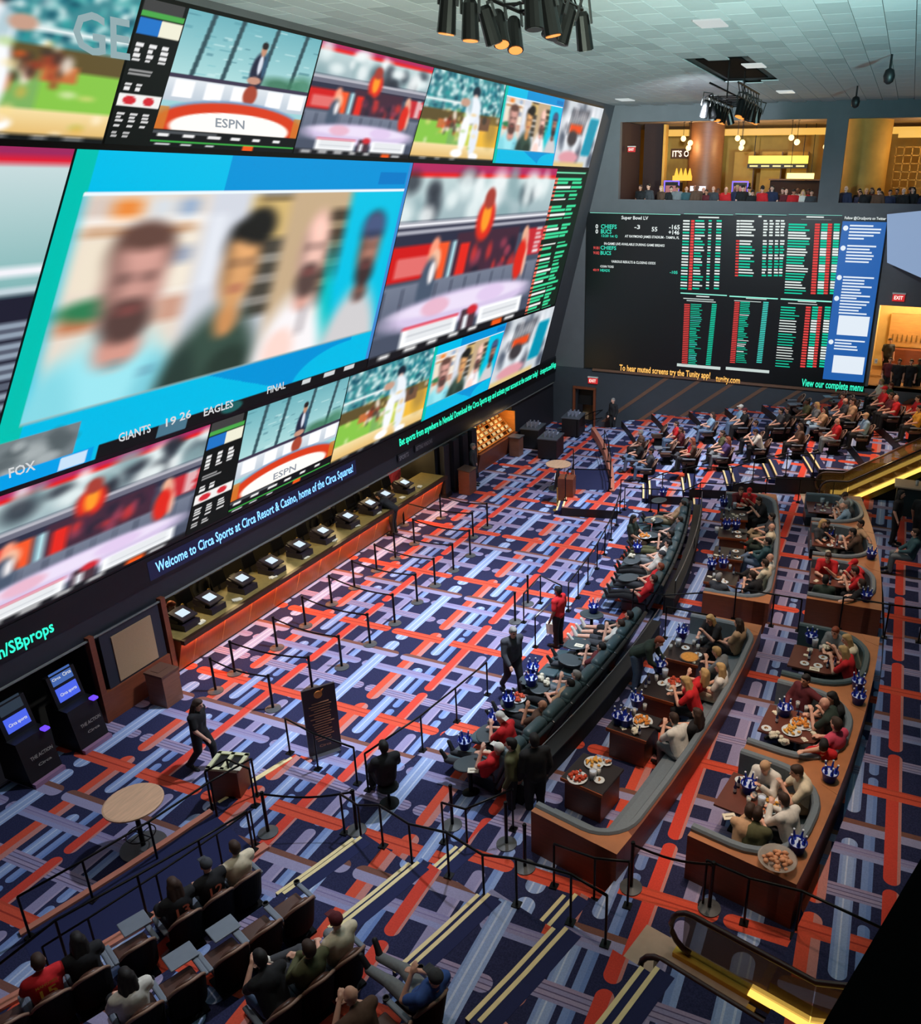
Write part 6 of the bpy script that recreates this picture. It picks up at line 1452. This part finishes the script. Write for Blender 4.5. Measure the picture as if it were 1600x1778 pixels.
m = MB(); m.box((-11.72, 43.4, 12.4), (.12, .5, 4.4)); struct(m.build('trim_8', [AMBW]))
m = MB(); m.box((-5.0, 45.0, 14.3), (14.5, .5, .28)); struct(m.build('trim_9', [emit('gold_cove', (255, 196, 90), .9, False)]))
m = MB(); m.box((3.6, 44.0, 14.1), (9, .5, .3)); struct(m.build('trim_10', [emit('gold_cove', (255, 196, 90), .9, False)]))
for x, y, r_, lb in ((-9.7, 43.6, .85, 'broad brown timber clad column behind the left balcony opening'), (-2.3, 43.2, 1.15, 'amber clad column behind the right balcony opening')):
    s = thing('clad_column', lb, 'column', (x, y, 10.06))
    m = MB(); m.cyl((0, 0, 0), (0, 0, 4.6), r_, n=24, cap=False); m.build('shaft', [BRNW if x < -5 else AMBW], s, True); m = MB(); m.cyl((0, 0, 0), (0, 0, .15), r_+.06, n=24); m.build('plinth', [BLACKM], s)
for x in (-8.3, -6.9, -5.6):
    s = thing('door_panel', 'amber lit timber panel between the columns upstairs at x %s' % '', 'panel', (x, 46.5, 10.05)); s['label'] = {-8.3: 'amber panel beside the brown column upstairs', -6.9: 'amber panel in the middle of the upstairs hall', -5.6: 'amber panel left of the yellow marquee upstairs'}[x]
    m = MB(); m.box((0, 0, 1.7), (1.0, .1, 3.4)); m.build('board', [AMBW], s); m = MB(); m.box((.53, 0, 1.7), (.06, .14, 3.4)); m.build('stile', [BRNW], s)
s = thing('marquee_sign', 'long glowing yellow marquee sign upstairs with dark small print below', 'sign', (-6.4, 45.3, 13.05))
m = MB(); m.box((0, 0, 0), (2.9, .3, .36)); m.build('light_box', [emit('marquee_yellow', (255, 226, 90), 1.4)], s)
for x in (-1.2, 1.2): m = MB(); m.cyl((x, 0, .15), (x, 0, 1.62), .02, n=6); m.build('hanger', [BLACKM], s)
m = MB(); m.box((0, -.05, -.3), (2.95, .3, .2)); o = m.build('menu_strip', [BLACK], s)
for k in range(5): m = MB(); m.box((-1.15+k*.57, -.22, -.3), (.4, .02, .07)); m.build('menu_light', [emit('marquee_white', (255, 230, 150), 1.2, False)], s)
s = thing('counter_sign', 'small bright yellow counter sign under the marquee upstairs', 'sign', (-5.2, 45.0, 12.3)); m = MB(); m.box((0, 0, 0), (1.3, .2, .26)); m.build('light_box', [emit('counter_yellow', (255, 244, 150), 1.8)], s); 
for x in (-.5, .5): m = MB(); m.cyl((x, 0, .1), (x, 0, 2.36), .015, n=6); m.build('hanger', [BLACKM], s)
m = MB(); m.box((-4.9, 45.6, 11.07), (3.6, .5, 2.04)); bk = thing('bar_counter', 'dark bar front under the yellow signs upstairs', 'bar counter'); m.build('front', [mat('mezz_dark', (46, 26, 26), .8)], bk); m = MB(); m.box((-4.9, 45.55, 12.13), (3.7, .7, .06)); m.build('top', [BRNW], bk)
s = thing('channel_letters', 'white lit letters on the brown wall upstairs', 'sign', aty(1168, 272, 47.98)); m = MB(); text_on(m, "IT'S ON", (0, 0, 0), (1, 0, 0), (0, 0, 1), .3, 1.2); m.build('letters', [emit('letter_white', (255, 236, 210), 1.6)], s); m = MB(); m.box((.6, .05, .15), (1.4, .06, .5)); m.build('back_plate', [BRNW], s)
exit_sign((-12.75, 39.85+1.2, 13.4), 1, 'red lit exit sign at the left of the balcony opening', .36)
def globe_kind(L): return Kind('pendant_lamp', [('globe', M(lambda m: m.ball((0, 0, -L-.11), .13, 12, 9), [emit('globe_warm', (255, 214, 140), 3.0)], True)), ('cord', M(lambda m: m.cyl((0, 0, -L), (0, 0, 0), .012, n=6), [BLACKM])), ('canopy', M(lambda m: m.cyl((0, 0, -.02), (0, 0, 0), .06), [BLACKM]))])
globes = [globe_kind(l) for l in (.62, .82, 1.02)]
gi = 0
for x, y in ((-10.6, 42.5), (-10.2, 42.3), (-10.4, 42.8), (-8.0, 42.6), (-7.7, 42.3), (-7.85, 42.9), (-5.5, 42.5), (-5.2, 42.3), (-3.9, 42.4), (.2, 42.2), (.5, 42.5), (.7, 42.1)):
    globes[gi % 3].put('round glowing globe pendant upstairs, %s from the left' % ORD[gi], 'pendant lamp', (x, y, 14.65), 0, 'globe pendants upstairs'); gi += 1
for x in (-10.4, -7.85, -5.3, .4): point('globe_light', (x, 42.3, 13.6), 130, (1.0, .66, .28), .3)
point('globe_light', (-8.5, 41.2, 14.3), 40, (.7, .45, 1.0), .3)
slot = Kind('slot_machine', [('cabinet', M(lambda m: m.box((0, 0, .95), (.75, .7, 1.9)), [BLACK])), ('screen', M(lambda m: m.box((0, -.36, 1.35), (.58, .03, .8)), [emit('slot_screen', (190, 120, 120), .8, False)])), ('lower_screen', M(lambda m: m.box((0, -.36, .6), (.58, .03, .3)), [emit('slot_white', (240, 244, 255), 1.2, False)])), ('neon_frame', M(lambda m: (m.box((-.36, -.36, 1.1), (.05, .05, 1.7)), m.box((.36, -.36, 1.1), (.05, .05, 1.7)), m.box((0, -.36, 1.95), (.77, .05, .05))), [emit('neon_violet', (110, 90, 255), 2.0, False)]))])
slot.put('slot machine with violet neon frame beside the left balcony jamb', 'slot machine', (-11.0, 42.6, 10.06)); slot.put('slot machine with blue neon frame in the middle of the upper hall', 'slot machine', (-7.6, 42.4, 10.06))
s = thing('slot_topper', 'yellow crown shaped topper above the left slot machines', 'sign', (-10.55, 42.45, 12.25)); m = MB()
for k in range(4): m.hull4([Vector((-.4+k*.22, 0, .0)), Vector((-.2+k*.22, 0, 0)), Vector((-.2+k*.22, .1, 0)), Vector((-.4+k*.22, .1, 0))], [Vector((-.31+k*.22, 0, .35)), Vector((-.29+k*.22, 0, .35)), Vector((-.29+k*.22, .1, .35)), Vector((-.31+k*.22, .1, .35))])
m.build('points', [emit('topper_yellow', (255, 190, 50), 1.3)], s); m = MB(); m.box((0, .05, -.1), (.95, .12, .22)); m.build('band', [emit('topper_yellow', (255, 190, 50), 1.3)], s)
s = thing('lattice_screen', 'gold lattice screen of round openings behind the right balcony opening', 'lattice', (-.9, 44.2, 11.0))
for i in range(5):
    m = MB(); m.box((i*.35, 0, 1.3), (.05, .08, 2.6)); m.build('bar', [AMBW], s)
for j in range(8):
    m = MB(); m.box((.7, 0, .1+j*.35), (1.5, .08, .05)); m.build('rung', [AMBW], s)
s = thing('hanging_monitors', 'white lit monitor cluster hanging behind the right balcony opening', 'monitor', (.75, 41.8, 12.5)); m = MB(); m.box((0, 0, 0), (.75, .1, .25)); m.build('screen', [emit('monitor_white', (226, 240, 255), 1.8)], s); m = MB(); m.cyl((0, .1, -2), (0, .1, 2), .03); m.build('pole', [BLACKM], s)
s = thing('white_display', 'bright white display behind the balcony crowd', 'display', (-9.6, 41.9, 11.5)); m = MB(); m.box((0, 0, 0), (.75, .08, .6)); m.build('screen', [emit('slot_white', (240, 244, 255), 1.2, False)], s); m = MB(); m.box((0, .06, -.85), (.3, .1, 1.2)); m.build('stand', [BLACKM], s)
# crowd along the balcony
cr = random.Random(21)
cols = ['black', 'dgrey', 'navy', 'white', 'red', 'maroon', 'brown', 'grey', 'black', 'dgrey', 'teal', 'black']
k = 0; slots_ = [(-11.9+i*.44, 40.25) for i in range(19)]+[(-9.5+i*.52, 40.8) for i in range(11)]+[(-2.6+i*.46, 40.25) for i in range(9)]+[(-2.2+i*.55, 40.85) for i in range(6)]
NAMEC = dict(black='black', dgrey='charcoal', navy='navy', white='white', red='red', maroon='maroon', brown='brown', grey='grey', teal='teal')
cnt = {}
for x, y in slots_:
    x += cr.uniform(-.12, .12); c_ = cr.choice(cols) if abs(x+8.15) > .25 else 'red'
    seg_ = 'left' if x < -3.3 else 'right'; rw = 'front' if y < 40.5 else 'second'
    key = (c_, seg_, rw); cnt[key] = cnt.get(key, 0)+1
    person('onlooker in %s in the %s line of the %s balcony opening, %s such' % (NAMEC[c_], rw, seg_, ORD[cnt[key]-1]), (x, y+cr.uniform(-.08, .08), 10.05), R(180+cr.uniform(-35, 35)), 'stand', c_, hair=(hh := cr.choice(['short', 'short', 'long', 'cap', 'bald'])), hc=('black' if hh == 'cap' else cr.choice(['bk', 'br', 'bl'])), skin=cr.choice('lmdp'), sleeve=cr.choice(['short', 'long']), scale=cr.uniform(.88, 1.0), grp='balcony crowd', small=True) if True else None
    k += 1
# ---- bright bar at the right
m = MB(); m.box((2, 42.5, 3.3), (6, 6, .1)); struct(m.build('floor_bar', [mat('bar_floor', (150, 110, 70), .6)]))
m = MB(); m.box((2, 44.6, 5.4), (6, .1, 4.4)); m.box((-.6, 42.5, 5.4), (.1, 5, 4.4)); m.box((2, 42.5, 7.3), (6, 5, .1)); struct(m.build('wall_bar', [mat('bar_wall', (226, 190, 120), .7, scale=3)]))
for x in (.6, 2.0): point('bar_room_lamp', (x, 42.3, 6.7), 170, (1.0, .8, .5), .25)
s = thing('back_bar', 'timber back bar with bottles and stools glowing at the right edge', 'bar', (1.2, 43.6, 3.35))
m = MB(); m.box((0, 0, .55), (2.4, .5, 1.1)); m.build('counter', [WOODM], s); m = MB(); m.box((0, .6, 1.9), (2.4, .2, 1.6)); m.build('shelving', [wood('shelf_wood', (190, 140, 80))], s)
for q in range(10): m = MB(); m.cyl((-1.0+q*.22, .45, 1.4), (-1.0+q*.22, .45, 1.72), .045, .02, 8); m.build('bottle', [mat('bar_bottle', (120, 90, 50), .2)], s)
for i, (x, y) in enumerate(((.25, 40.4), (.65, 40.2), (1.15, 40.3), (1.5, 40.6))):
    person('onlooker at the low wall of the bright bar, %s from the left' % ORD[i], (x, y, 2.75), R(180), 'stand', ('maroon', 'black', 'black', 'dgreen')[i], hc='bk', skin='lmld'[i], small=True, grp='bar onlookers')
person('person in dark clothes walking inside the bright bar', (.1, 42.0, 3.35), R(200), 'stand', 'dgrey', hc='bk', small=True)

# ================================================================== light rigs under the ceiling
CAN = M(lambda m: (m.cyl((0, 0, 0), (0, 0, -.42), .1, .12, 12), m.cyl((0, 0, .05), (0, 0, 0), .07, .1, 12)), [BLACKM]); YOKE = M(lambda m: (m.box((-.13, 0, .06), (.02, .05, .34)), m.box((.13, 0, .06), (.02, .05, .34)), m.box((0, 0, .24), (.28, .05, .02))), [BLACK]); LENS = M(lambda m: m.cyl((0, 0, -.425), (0, 0, -.43), .1, n=12), [emit('can_orange', (255, 150, 60), 1.5, False)]); LENSD = M(lambda m: m.cyl((0, 0, -.425), (0, 0, -.43), .1, n=12), [BLACK])
def rig(label, c, L, W, cans, seed):
    s = thing('light_rig', label, 'light rig', c); q = random.Random(seed)
    for sx in (-1, 1):
        for zz in (0, .35): m = MB(); m.cyl((sx*W/2, -L/2, zz), (sx*W/2, L/2, zz), .03, n=8); m.build('truss_chord', [BLACKM], s)
    for k in range(int(L/.5)+1):
        y = -L/2+k*.5; m = MB(); m.cyl((-W/2, y, 0), (W/2, y, 0), .018, n=6); m.cyl((-W/2, y, .35), (W/2, y, 0), .014, n=6); m.cyl((W/2, y, .35), (W/2, min(y+.5, L/2), 0), .014, n=6); m.build('truss_web', [BLACKM], s)
    for y in (-L*.35, L*.35): m = MB(); m.cyl((0, y, .0), (0, y, CZ-c[2]+.09), .02, n=6); m.build('hanger', [BLACKM], s)
    for k in range(cans):
        y = -L/2+L*(k//2+.5)/(cans//2); sx = -1 if k % 2 else 1
        o = obj('spot_can', CAN, s); o.location = (sx*(W/2+.1), y+q.uniform(-.1, .1), -.12); o.rotation_euler = (q.uniform(-.4, .4), q.uniform(-.35, .35)+sx*.15, 0)
        obj('yoke', YOKE, o); obj('lens', LENS if q.random() < .55 else LENSD, o)
rig('dark truss of stage spotlights hanging below the ceiling pocket', (-5.35, 27.6, 14.25), 3.6, .8, 16, 4)
p = at(905, -6, 14.25); rig('dark truss of stage spotlights cut by the top frame edge', (p.x, p.y, 14.25), 2.2, .9, 10, 9)

# ================================================================== escalators
GOLD = mat('gold_skirt', (214, 160, 60), .3, .7); GLS = glass_mat('bronze_glass', (120, 92, 58), .55); GLOW = emit('gold_glow', (255, 206, 96), 1.5); BEIG = mat('landing_beige', (176, 152, 132), .6); RUB = mat('handrail_rubber', (54, 28, 26), .35)
def escalator(label, ta, tb, r0, flat, z, glow, sgn, plate=True, gt=.2):
    s = thing('escalator', label, 'escalator'); tt = math.tan(R(30)); hl = [r0+.5, r0+flat, r0+flat+8.5]
    def zr(r): return z+max(0, r-(r0+flat))*tt
    lo, hi = min(ta, tb), max(ta, tb)
    if plate: m = MB(); m.sector(r0-.5, r0+flat*.62, lo-.1, hi+.25, z, z+.03); m.build('landing_plate', [BEIG], s)
    m = MB(); m.sector(r0+flat*.62, r0+flat*.62+.12, lo+.2, hi-.2, z, z+.05); m.build('comb', [mat('comb_yellow', (200, 160, 60), .5)], s)
    rr0 = r0+flat*.62+.12
    k = 0
    while rr0 < hl[2]:
        m = MB(); m.sector(rr0, rr0+.39, lo+.22, hi-.22, zr(rr0+.2)-.25, zr(rr0+.2)+.0); m.build('step', [mat('step_gold_lit', (140, 112, 70), .4, .5)], s); rr0 += .4; k += 1  # golden tread colour carries the gold light on the steps
        if k > 19: break
    for t in (ta, tb):
        path = []
        for a in np.linspace(-90, 90, 9): path.append((r0+.35-.35*math.cos(R(a)), z+.55+.38*math.sin(R(a))))
        path = path+[(r0+flat, z+.93), (hl[2], zr(hl[2])+.93)]
        m = MB(); m.tube([arc(a, t, b) for a, b in path], .045, 8); m.build('handrail', [RUB], s, True)
        for (ra, rb) in ((r0+.2, r0+flat), (r0+flat, r0+flat+2.4), (r0+flat+2.4, r0+flat+5), (r0+flat+5, hl[2])):
            m = MB(); d = .12*sgn*0
            vs = [arc(ra+.01, t, zr(ra)+.12), arc(rb-.01, t, zr(rb)+.12), arc(rb-.01, t, zr(rb)+.89), arc(ra+.01, t, zr(ra)+.89)]
            off = (arc(ra, t+.04)-arc(ra, t))
            m.hull4(vs, [v+off for v in vs]); m.build('glass_panel', [GLS], s)
        for nm, z0, z1, mt, g in (('skirt', -.12, .12, GOLD, 0), ('lit_strip', .12, .17, GLOW, .03)):
            m = MB(); rs_ = r0+.1 if nm == 'skirt' else r0+flat*.6; pa = [(rs_, z), (r0+flat, z), (hl[2], zr(hl[2]))]; z1 = z1 if nm == 'skirt' else gt; rs_ = rs_ if sgn < 0 or nm == 'skirt' else r0+.3
            for (ra, za), (rb, zb) in zip(pa[:-1], pa[1:]):
                w = .13
                q0 = [arc(ra, t-w, za+z0), arc(ra, t+w, za+z0), arc(ra, t+w, za+z1), arc(ra, t-w, za+z1)]; q1 = [arc(rb, t-w, zb+z0), arc(rb, t+w, zb+z0), arc(rb, t+w, zb+z1), arc(rb, t-w, zb+z1)]
                m.hull4(q0, q1)
            if nm == 'skirt' or glow: m.build(nm, [mt], s)
    m = MB()
    for (ra, rb) in ((r0+flat, hl[2]),):
        q0 = [arc(ra, lo, zr(ra)-.6), arc(ra, hi, zr(ra)-.6), arc(ra, hi, zr(ra)-.14), arc(ra, lo, zr(ra)-.14)]; q1 = [arc(rb, lo, zr(rb)-.9), arc(rb, hi, zr(rb)-.9), arc(rb, hi, zr(rb)-.14), arc(rb, lo, zr(rb)-.14)]
        m.hull4(q0, q1)
    m.build('truss_casing', [BLACK], s)
    return s
escalator('gold lit escalator with glass sides rising at the far right', 13.85, 15.1, 42.7, 1.0, 1.02, True, 1, gt=.24)
escalator('bronze glass escalator with a beige landing plate at the lower right', -13.85, -15.08, 42.45, 2.2, 1.02, True, -1, gt=.15)
for r_, t_, z_ in ((45.0, 14.5, 3.2), (48, 14.5, 5.0)): point('escalator_fill', arc(r_, t_, z_), 30, (1.0, .72, .3), .15)  # added points without fixtures, turning the far escalator steps gold
# dark balcony slab near the camera
d0 = Vector((1.012, 6.879, 6.0)); d1 = Vector((.294, 4.799, 6.0)); dr = (d0-d1).normalized()
e0, e1 = d1-dr*2.5, d0+dr*1.6
m = MB(); m.prism([e0[:2], e1[:2], (e1.x+3.2, e1.y-1.1), (e0.x+3.2, e0.y-1.1)], 5.6, 6.0); struct(m.build('floor_balcony', [mat('slab_black', (7, 7, 8), .95, spec=.05)]))

# ================================================================== food and drink
BUC = mat('bucket_blue', (24, 40, 150), .35); BOT = mat('bottle_blue', (40, 70, 190), .25, .4); CAPW = mat('bottle_cap', (214, 218, 230), .4)
bparts = [('pail', M(lambda m: m.lathe([(.09, 0), (.13, .17), (.135, .175), (.12, .17), (.08, .02)], 16), [BUC], True)), ('ice', M(lambda m: m.lathe([(.1, .1), (.12, .15), (.04, .165)], 12), [mat('ice', (200, 214, 235), .3)]))]
for i in range(5):
    a = 2*math.pi*i/5; c = Vector((.06*math.cos(a), .06*math.sin(a), 0)); tp = c*1.75+Vector((0, 0, .3))
    bparts.append(('bottle', M(lambda m: (m.cyl(c+Vector((0, 0, .05)), c*1.35+Vector((0, 0, .2)), .03, .028, 8), m.cyl(c*1.35+Vector((0, 0, .2)), tp, .02, .012, 8)), [BOT]), [('cap', M(lambda m: m.cyl(tp, tp+Vector((0, 0, .02)), .016, n=8), [CAPW]))]))
bucket = Kind('beer_bucket', bparts)
FZ, RZ, TZ, LZ = .68+.757, 1.02+.762, .34+.747, 1.02+.936
BK = [(808, 1296, TZ, 'on the first near tray table'), (884, 1222, TZ, 'beside the wings on a tray table'), (860, 1254, TZ, 'between the two white capped fans'), (923, 1186, TZ, 'next to crumpled wrappers by the recliners'), (926, 1166, TZ, 'behind the wrappers by the recliners'), (1031, 1060, TZ, 'on the tray beside the server'), (1107, 955, TZ, 'on a far recliner tray'), (1152, 858, TZ, 'on the last far recliner tray'),
      (1086, 1256, FZ, 'on the second front table, nearest corner'), (1075, 1252, FZ, 'on the second front table, outer corner'), (1106, 1222, FZ, 'at the back of the second front table'), (1146, 1162, FZ, 'behind the wings on the third front table'), (1184, 1104, FZ, 'beside the pizza table'), (1257, 876, FZ, 'on the farthest front table'), (1262, 915, FZ, 'on the teal lit front table, left'), (1278, 915, FZ, 'on the teal lit front table, right'), (1236, 985, FZ, 'on the first front table past the aisle, left'), (1256, 982, FZ, 'on the first front table past the aisle, right'),
      (1440, 1352, LZ, 'on the timber ledge behind the nearest rear booth'), (1384, 1475, LZ, 'on the near ledge beside the food bowl'), (1490, 1218, LZ, 'on the ledge above the cluttered booth, lower'), (1490, 1192, LZ, 'on the ledge above the cluttered booth, upper'), (1513, 967, LZ, 'on the ledge past the middle aisle'), (1504, 1040, LZ, 'on the end panel ledge of the rear booths'), (1300, 1372, RZ, 'on the nearest rear booth table'), (1362, 1238, RZ, 'on the cluttered rear booth table'), (1408, 1112, RZ, 'on the slate booth table'), (1440, 932, RZ, 'on the fifth rear booth table')]
for px, py, z, lb in BK: bucket.put('blue bucket of bottles %s' % lb, 'beer bucket', at(px, py+3, z), cr.uniform(0, 3), 'buckets of bottles', scale=1.15)
def lumps(m, n, r, z, seed, sc=.04):
    q = random.Random(seed)
    for _ in range(n):
        a, d = q.uniform(0, 6.28), r*math.sqrt(q.random()); s_ = sc*q.uniform(.7, 1.2); m.ball((d*math.cos(a), d*math.sin(a), z+q.uniform(0, sc)), s_, 6, 5, (1, q.uniform(.6, 1.2), .7))
PLATE = mat('white_plate', (214, 220, 222), .3)
def food(nm, mt, r=.19, seed=1, n=26, sc=.04):
    st_ = M(lambda m: lumps(m, n, r*.78, .03, seed, sc), [mt], True)
    k_ = Kind(nm, [('dish', M(lambda m: m.lathe([(r*.7, 0), (r, .025), (r*.98, .03), (r*.65, .012)], 20), [PLATE], True)), ('filling', st_)]); return k_
nach = food('nacho_plate', mat('nacho', (226, 140, 52), .7), .22, 2); wing = food('wing_plate', mat('wings', (196, 66, 30), .5), .2, 3); fries = food('fries_plate', mat('fries', (230, 168, 70), .7), .2, 4, 40, .028); fish = food('dip_bowl', mat('dip', (206, 120, 70), .5), .1, 5, 8, .03)
pizza = Kind('pizza', [('tray', M(lambda m: m.lathe([(.22, 0), (.24, .015), (.22, .012)], 24), [STEEL])), ('crust', M(lambda m: m.lathe([(.2, .012), (.215, .03), (.19, .03), (.18, .024)], 24), [mat('crust', (206, 140, 74), .8)])), ('cheese', M(lambda m: m.cyl((0, 0, .02), (0, 0, .029), .185, n=24), [mat('cheese', (236, 150, 60), .6, var=.4, scale=25)]))])
for kd, px, py, z, lb, c_ in ((fries, 1032, 1326, FZ, 'plate of golden fries on the nearest front table', 'plate of food'), (wing, 1003, 1352, FZ, 'dark dish of orange fried balls on the nearest front table', 'plate of food'), (fish, 1054, 1326, FZ, 'small white dip bowl on the nearest front table', 'bowl'), (nach, 1116, 1254, FZ, 'plate of orange nachos on the second front table', 'plate of food'), (wing, 1169, 1186, FZ, 'tray of red wings before the red shirted guest', 'plate of food'), (pizza, 1198, 1142, FZ, 'round pizza on a metal tray on the fourth front table', 'pizza'),
    (wing, 899, 1214, TZ, 'plate of orange wings on a recliner tray', 'plate of food'), (fish, 858, 1282, TZ, 'pale plate before the white capped fan', 'plate'), (nach, 1391, 1258, RZ, 'square of orange food on the cluttered rear table', 'plate of food'), (fries, 1375, 1270, RZ, 'plate of leftovers on the cluttered rear table', 'plate of food'), (nach, 1120, 932, TZ, 'tan plates of food on a far recliner tray', 'plate of food'), (wing, 1284, 880, FZ, 'brown dish on the farthest front table', 'plate of food'), (fries, 1345, 1395, RZ, 'golden snacks on the nearest rear table', 'plate of food'), (fish, 1330, 1415, RZ, 'small clear bowl on the nearest rear table', 'bowl'), (fish, 1455, 1005, RZ, 'white bowl on the table past the middle aisle', 'bowl')):
    kd.put(lb, c_, at(px, py, z), cr.uniform(0, 3))
big = Kind('serving_bowl', [('bowl', M(lambda m: m.lathe([(.14, 0), (.3, .14), (.31, .15), (.28, .14), (.12, .02)], 24), [glass_mat('clear_plastic', (200, 190, 180), .5)], True)), ('filling', M(lambda m: lumps(m, 30, .22, .08, 9, .05), [mat('meat', (214, 150, 110), .6, var=.4)], True))])
big.put('big clear bowl of food on the near corner ledge of the rear booths', 'serving bowl', at(1349, 1502, LZ))
cup = Kind('drinking_glass', [('tumbler', M(lambda m: m.lathe([(.035, 0), (.045, .14), (.041, .14), (.032, .01)], 12), [glass_mat('glass_pale', (214, 222, 230), .5)], True)), ('drink', M(lambda m: m.cyl((0, 0, .012), (0, 0, .1), .033, .039, 12), [mat('pale_drink', (224, 214, 190), .3)]))])
jug = Kind('ice_pitcher', [('jug', M(lambda m: m.lathe([(.06, 0), (.075, .2), (.07, .2), (.055, .01)], 14), [glass_mat('glass_pale', (214, 222, 230), .5)], True)), ('ice', M(lambda m: m.cyl((0, 0, .01), (0, 0, .17), .055, .066, 12), [mat('ice', (200, 214, 235), .3)]))])
gl = {}
for i, (px, py, z) in enumerate(((1030, 1352, FZ), (1040, 1345, FZ), (1102, 1240, FZ), (1120, 1232, FZ), (1155, 1175, FZ), (1160, 1196, FZ), (1140, 1182, FZ), (1165, 1128, FZ), (1178, 1122, FZ), (1205, 1120, FZ), (1212, 1128, FZ), (1218, 1112, FZ), (1245, 925, FZ), (1268, 988, FZ), (1240, 1003, FZ), (1288, 868, FZ), (1276, 882, FZ),
        (1318, 1362, RZ), (1326, 1375, RZ), (1335, 1368, RZ), (1348, 1372, RZ), (1355, 1385, RZ), (1310, 1388, RZ), (1300, 1395, RZ), (1322, 1398, RZ), (1352, 1238, RZ), (1385, 1228, RZ), (1400, 1236, RZ), (1415, 1122, RZ), (1425, 1130, RZ), (1408, 1135, RZ), (1440, 985, RZ), (1452, 992, RZ), (1460, 998, RZ), (1447, 1002, RZ), (1450, 935, RZ), (1460, 940, RZ), (1432, 940, RZ), (1437, 878, RZ), (1447, 884, RZ), (1428, 874, RZ))):
    kd_, nm_ = (cup, 'clear tumbler') if i % 4 else (jug, 'clear ice pitcher'); p = at(px, py, z); t_ = pol(p)[1]
    lst = ([-10.55, -7.9, -5.75, -3.35, 3.0, 5.5, 7.85, 10.2] if z == FZ else TT); ti = min(range(len(lst)), key=lambda q: abs(lst[q]-t_))
    key = (nm_, z, ti); gl[key] = gl.get(key, 0)+1
    kd_.put('%s on the %s %s row table from the near end, %s on it' % (nm_, ORD[ti], 'front' if z == FZ else 'rear', ORD[gl[key]-1]), 'glass' if i % 4 else 'pitcher', p, 0, ('front' if z == FZ else 'rear')+(' tumblers' if i % 4 else ' pitchers'))
wrap_ = Kind('crumpled_wrapper', [('paper', M(lambda m: lumps(m, 7, .07, .03, 12, .05), [PAPER]))])
for i, (px, py, z, lb) in enumerate(((940, 1180, TZ, 'on a recliner tray by the blue buckets'), (950, 1188, TZ, 'nearest the peach shirted fan'), (845, 1312, TZ, 'on the first recliner tray'), (1105, 1272, FZ, 'on the second front table'), (1345, 1280, RZ, 'at the screen end of the cluttered rear table'), (1360, 1290, RZ, 'in the middle of the cluttered rear table'), (1435, 1128, RZ, 'as a paper bag on the slate booth table'), (1098, 968, TZ, 'on a far recliner tray'), (1135, 905, TZ, 'by the last far recliner tray'))):
    wrap_.put('crumpled pale wrapper %s' % lb, 'wrapper', at(px, py, z), cr.uniform(0, 3), scale=1.3)
menu = Kind('menu_card', [('card', M(lambda m: m.box((0, 0, .006), (.22, .15, .008)), [PAPER])), ('print', M(lambda m: m.box((0, 0, .011), (.14, .02, .002)), [mat('menu_ink', (120, 100, 80), .7)]))])
for px, py, z, lb, rz in ((822, 1338, TZ, 'white card on the first recliner tray', .4), (1415, 1162, RZ, 'white reserved card on the slate booth table', 0), (1314, 1405, RZ, 'yellow card on the nearest rear table', .6), (1321, 1430, RZ, 'pale card at the near end of the nearest rear table', .1), (1267, 1418, RZ+.1, 'cream menu held by the reader at the nearest booth', .5), (1006, 1121, TZ, 'small white card on an empty tray table', 0), (1148, 1356, FZ, '', 0)):
    if lb: menu.put(lb, 'card', at(px, py, z), rz)

# more crockery on the busy tables
plate = Kind('side_plate', [('rim', M(lambda m: m.lathe([(.06, 0), (.105, .014), (.1, .018), (.06, .008)], 18), [PLATE], True)), ('leftovers', M(lambda m: lumps(m, 5, .05, .012, 31, .022), [mat('leftover', (196, 140, 84), .7, var=.4)], True))])
nap = Kind('napkin', [('fold', M(lambda m: (m.box((0, 0, .006), (.13, .1, .01)), m.box((.02, .01, .016), (.1, .07, .01), .4)), [PAPER]))])
bottle = Kind('beer_bottle', [('glass_body', M(lambda m: m.lathe([(.03, 0), (.031, .13), (.013, .18), (.013, .23)], 10), [mat('bottle_dark', (34, 40, 84), .25)], True)), ('label_band', M(lambda m: m.lathe([(.0318, .04), (.0318, .11)], 10), [CAPW]))])
q_ = random.Random(77)
def scatter(cr_, t0, z, row, idx, n, dr, dt):
    taken = []
    for i in range(n):
        for _ in range(30):
            r_, t_ = cr_+q_.uniform(-dr, dr), t0+q_.uniform(-dt, dt)
            if all((arc(r_, t_)-w_).length > .17 for w_ in taken): break
        taken.append(arc(r_, t_)); kd_, nm_, ct_ = ((plate, 'small white plate with leftovers', 'plate'), (nap, 'folded paper napkin', 'napkin'), (bottle, 'dark bottle with pale band', 'bottle'))[(i+idx) % 3]
        kd_.put('%s on the %s %s row table, %s loose item' % (nm_, ORD[idx], row, ORD[i]), ct_, arc(r_, t_, z), q_.uniform(0, 3), '%s row loose tableware' % row)
for idx, t0 in enumerate((-10.55, -7.9, -5.75, -3.35, 3.0, 5.5, 7.85, 10.2)): scatter(39.58, t0, FZ, 'front', idx, 2 if idx == 0 else 5, .36, .5)
for idx, t0 in enumerate(TT): scatter(42.6, t0, RZ, 'rear', idx, 9, .45, .55)

# ---- high tables at the right edge
s = thing('high_counter', 'beige topped high counter with a dark front at the right frame edge', 'counter', at(1600, 905, 1.36))
m = MB(); m.rbox((0, .6, 1.05), (2.0, .9, .06), .02); m.build('top', [BEIG], s); m = MB(); m.box((0, .6, .5), (1.8, .7, 1.0)); m.build('front', [mat('dark_teal', (22, 40, 44), .6)], s)
cup.put('white paper cup on the beige counter at the right edge', 'cup', at(1600, 905, 1.36)+Vector((-.3, .5, 1.08)), 0, scale=1.3)
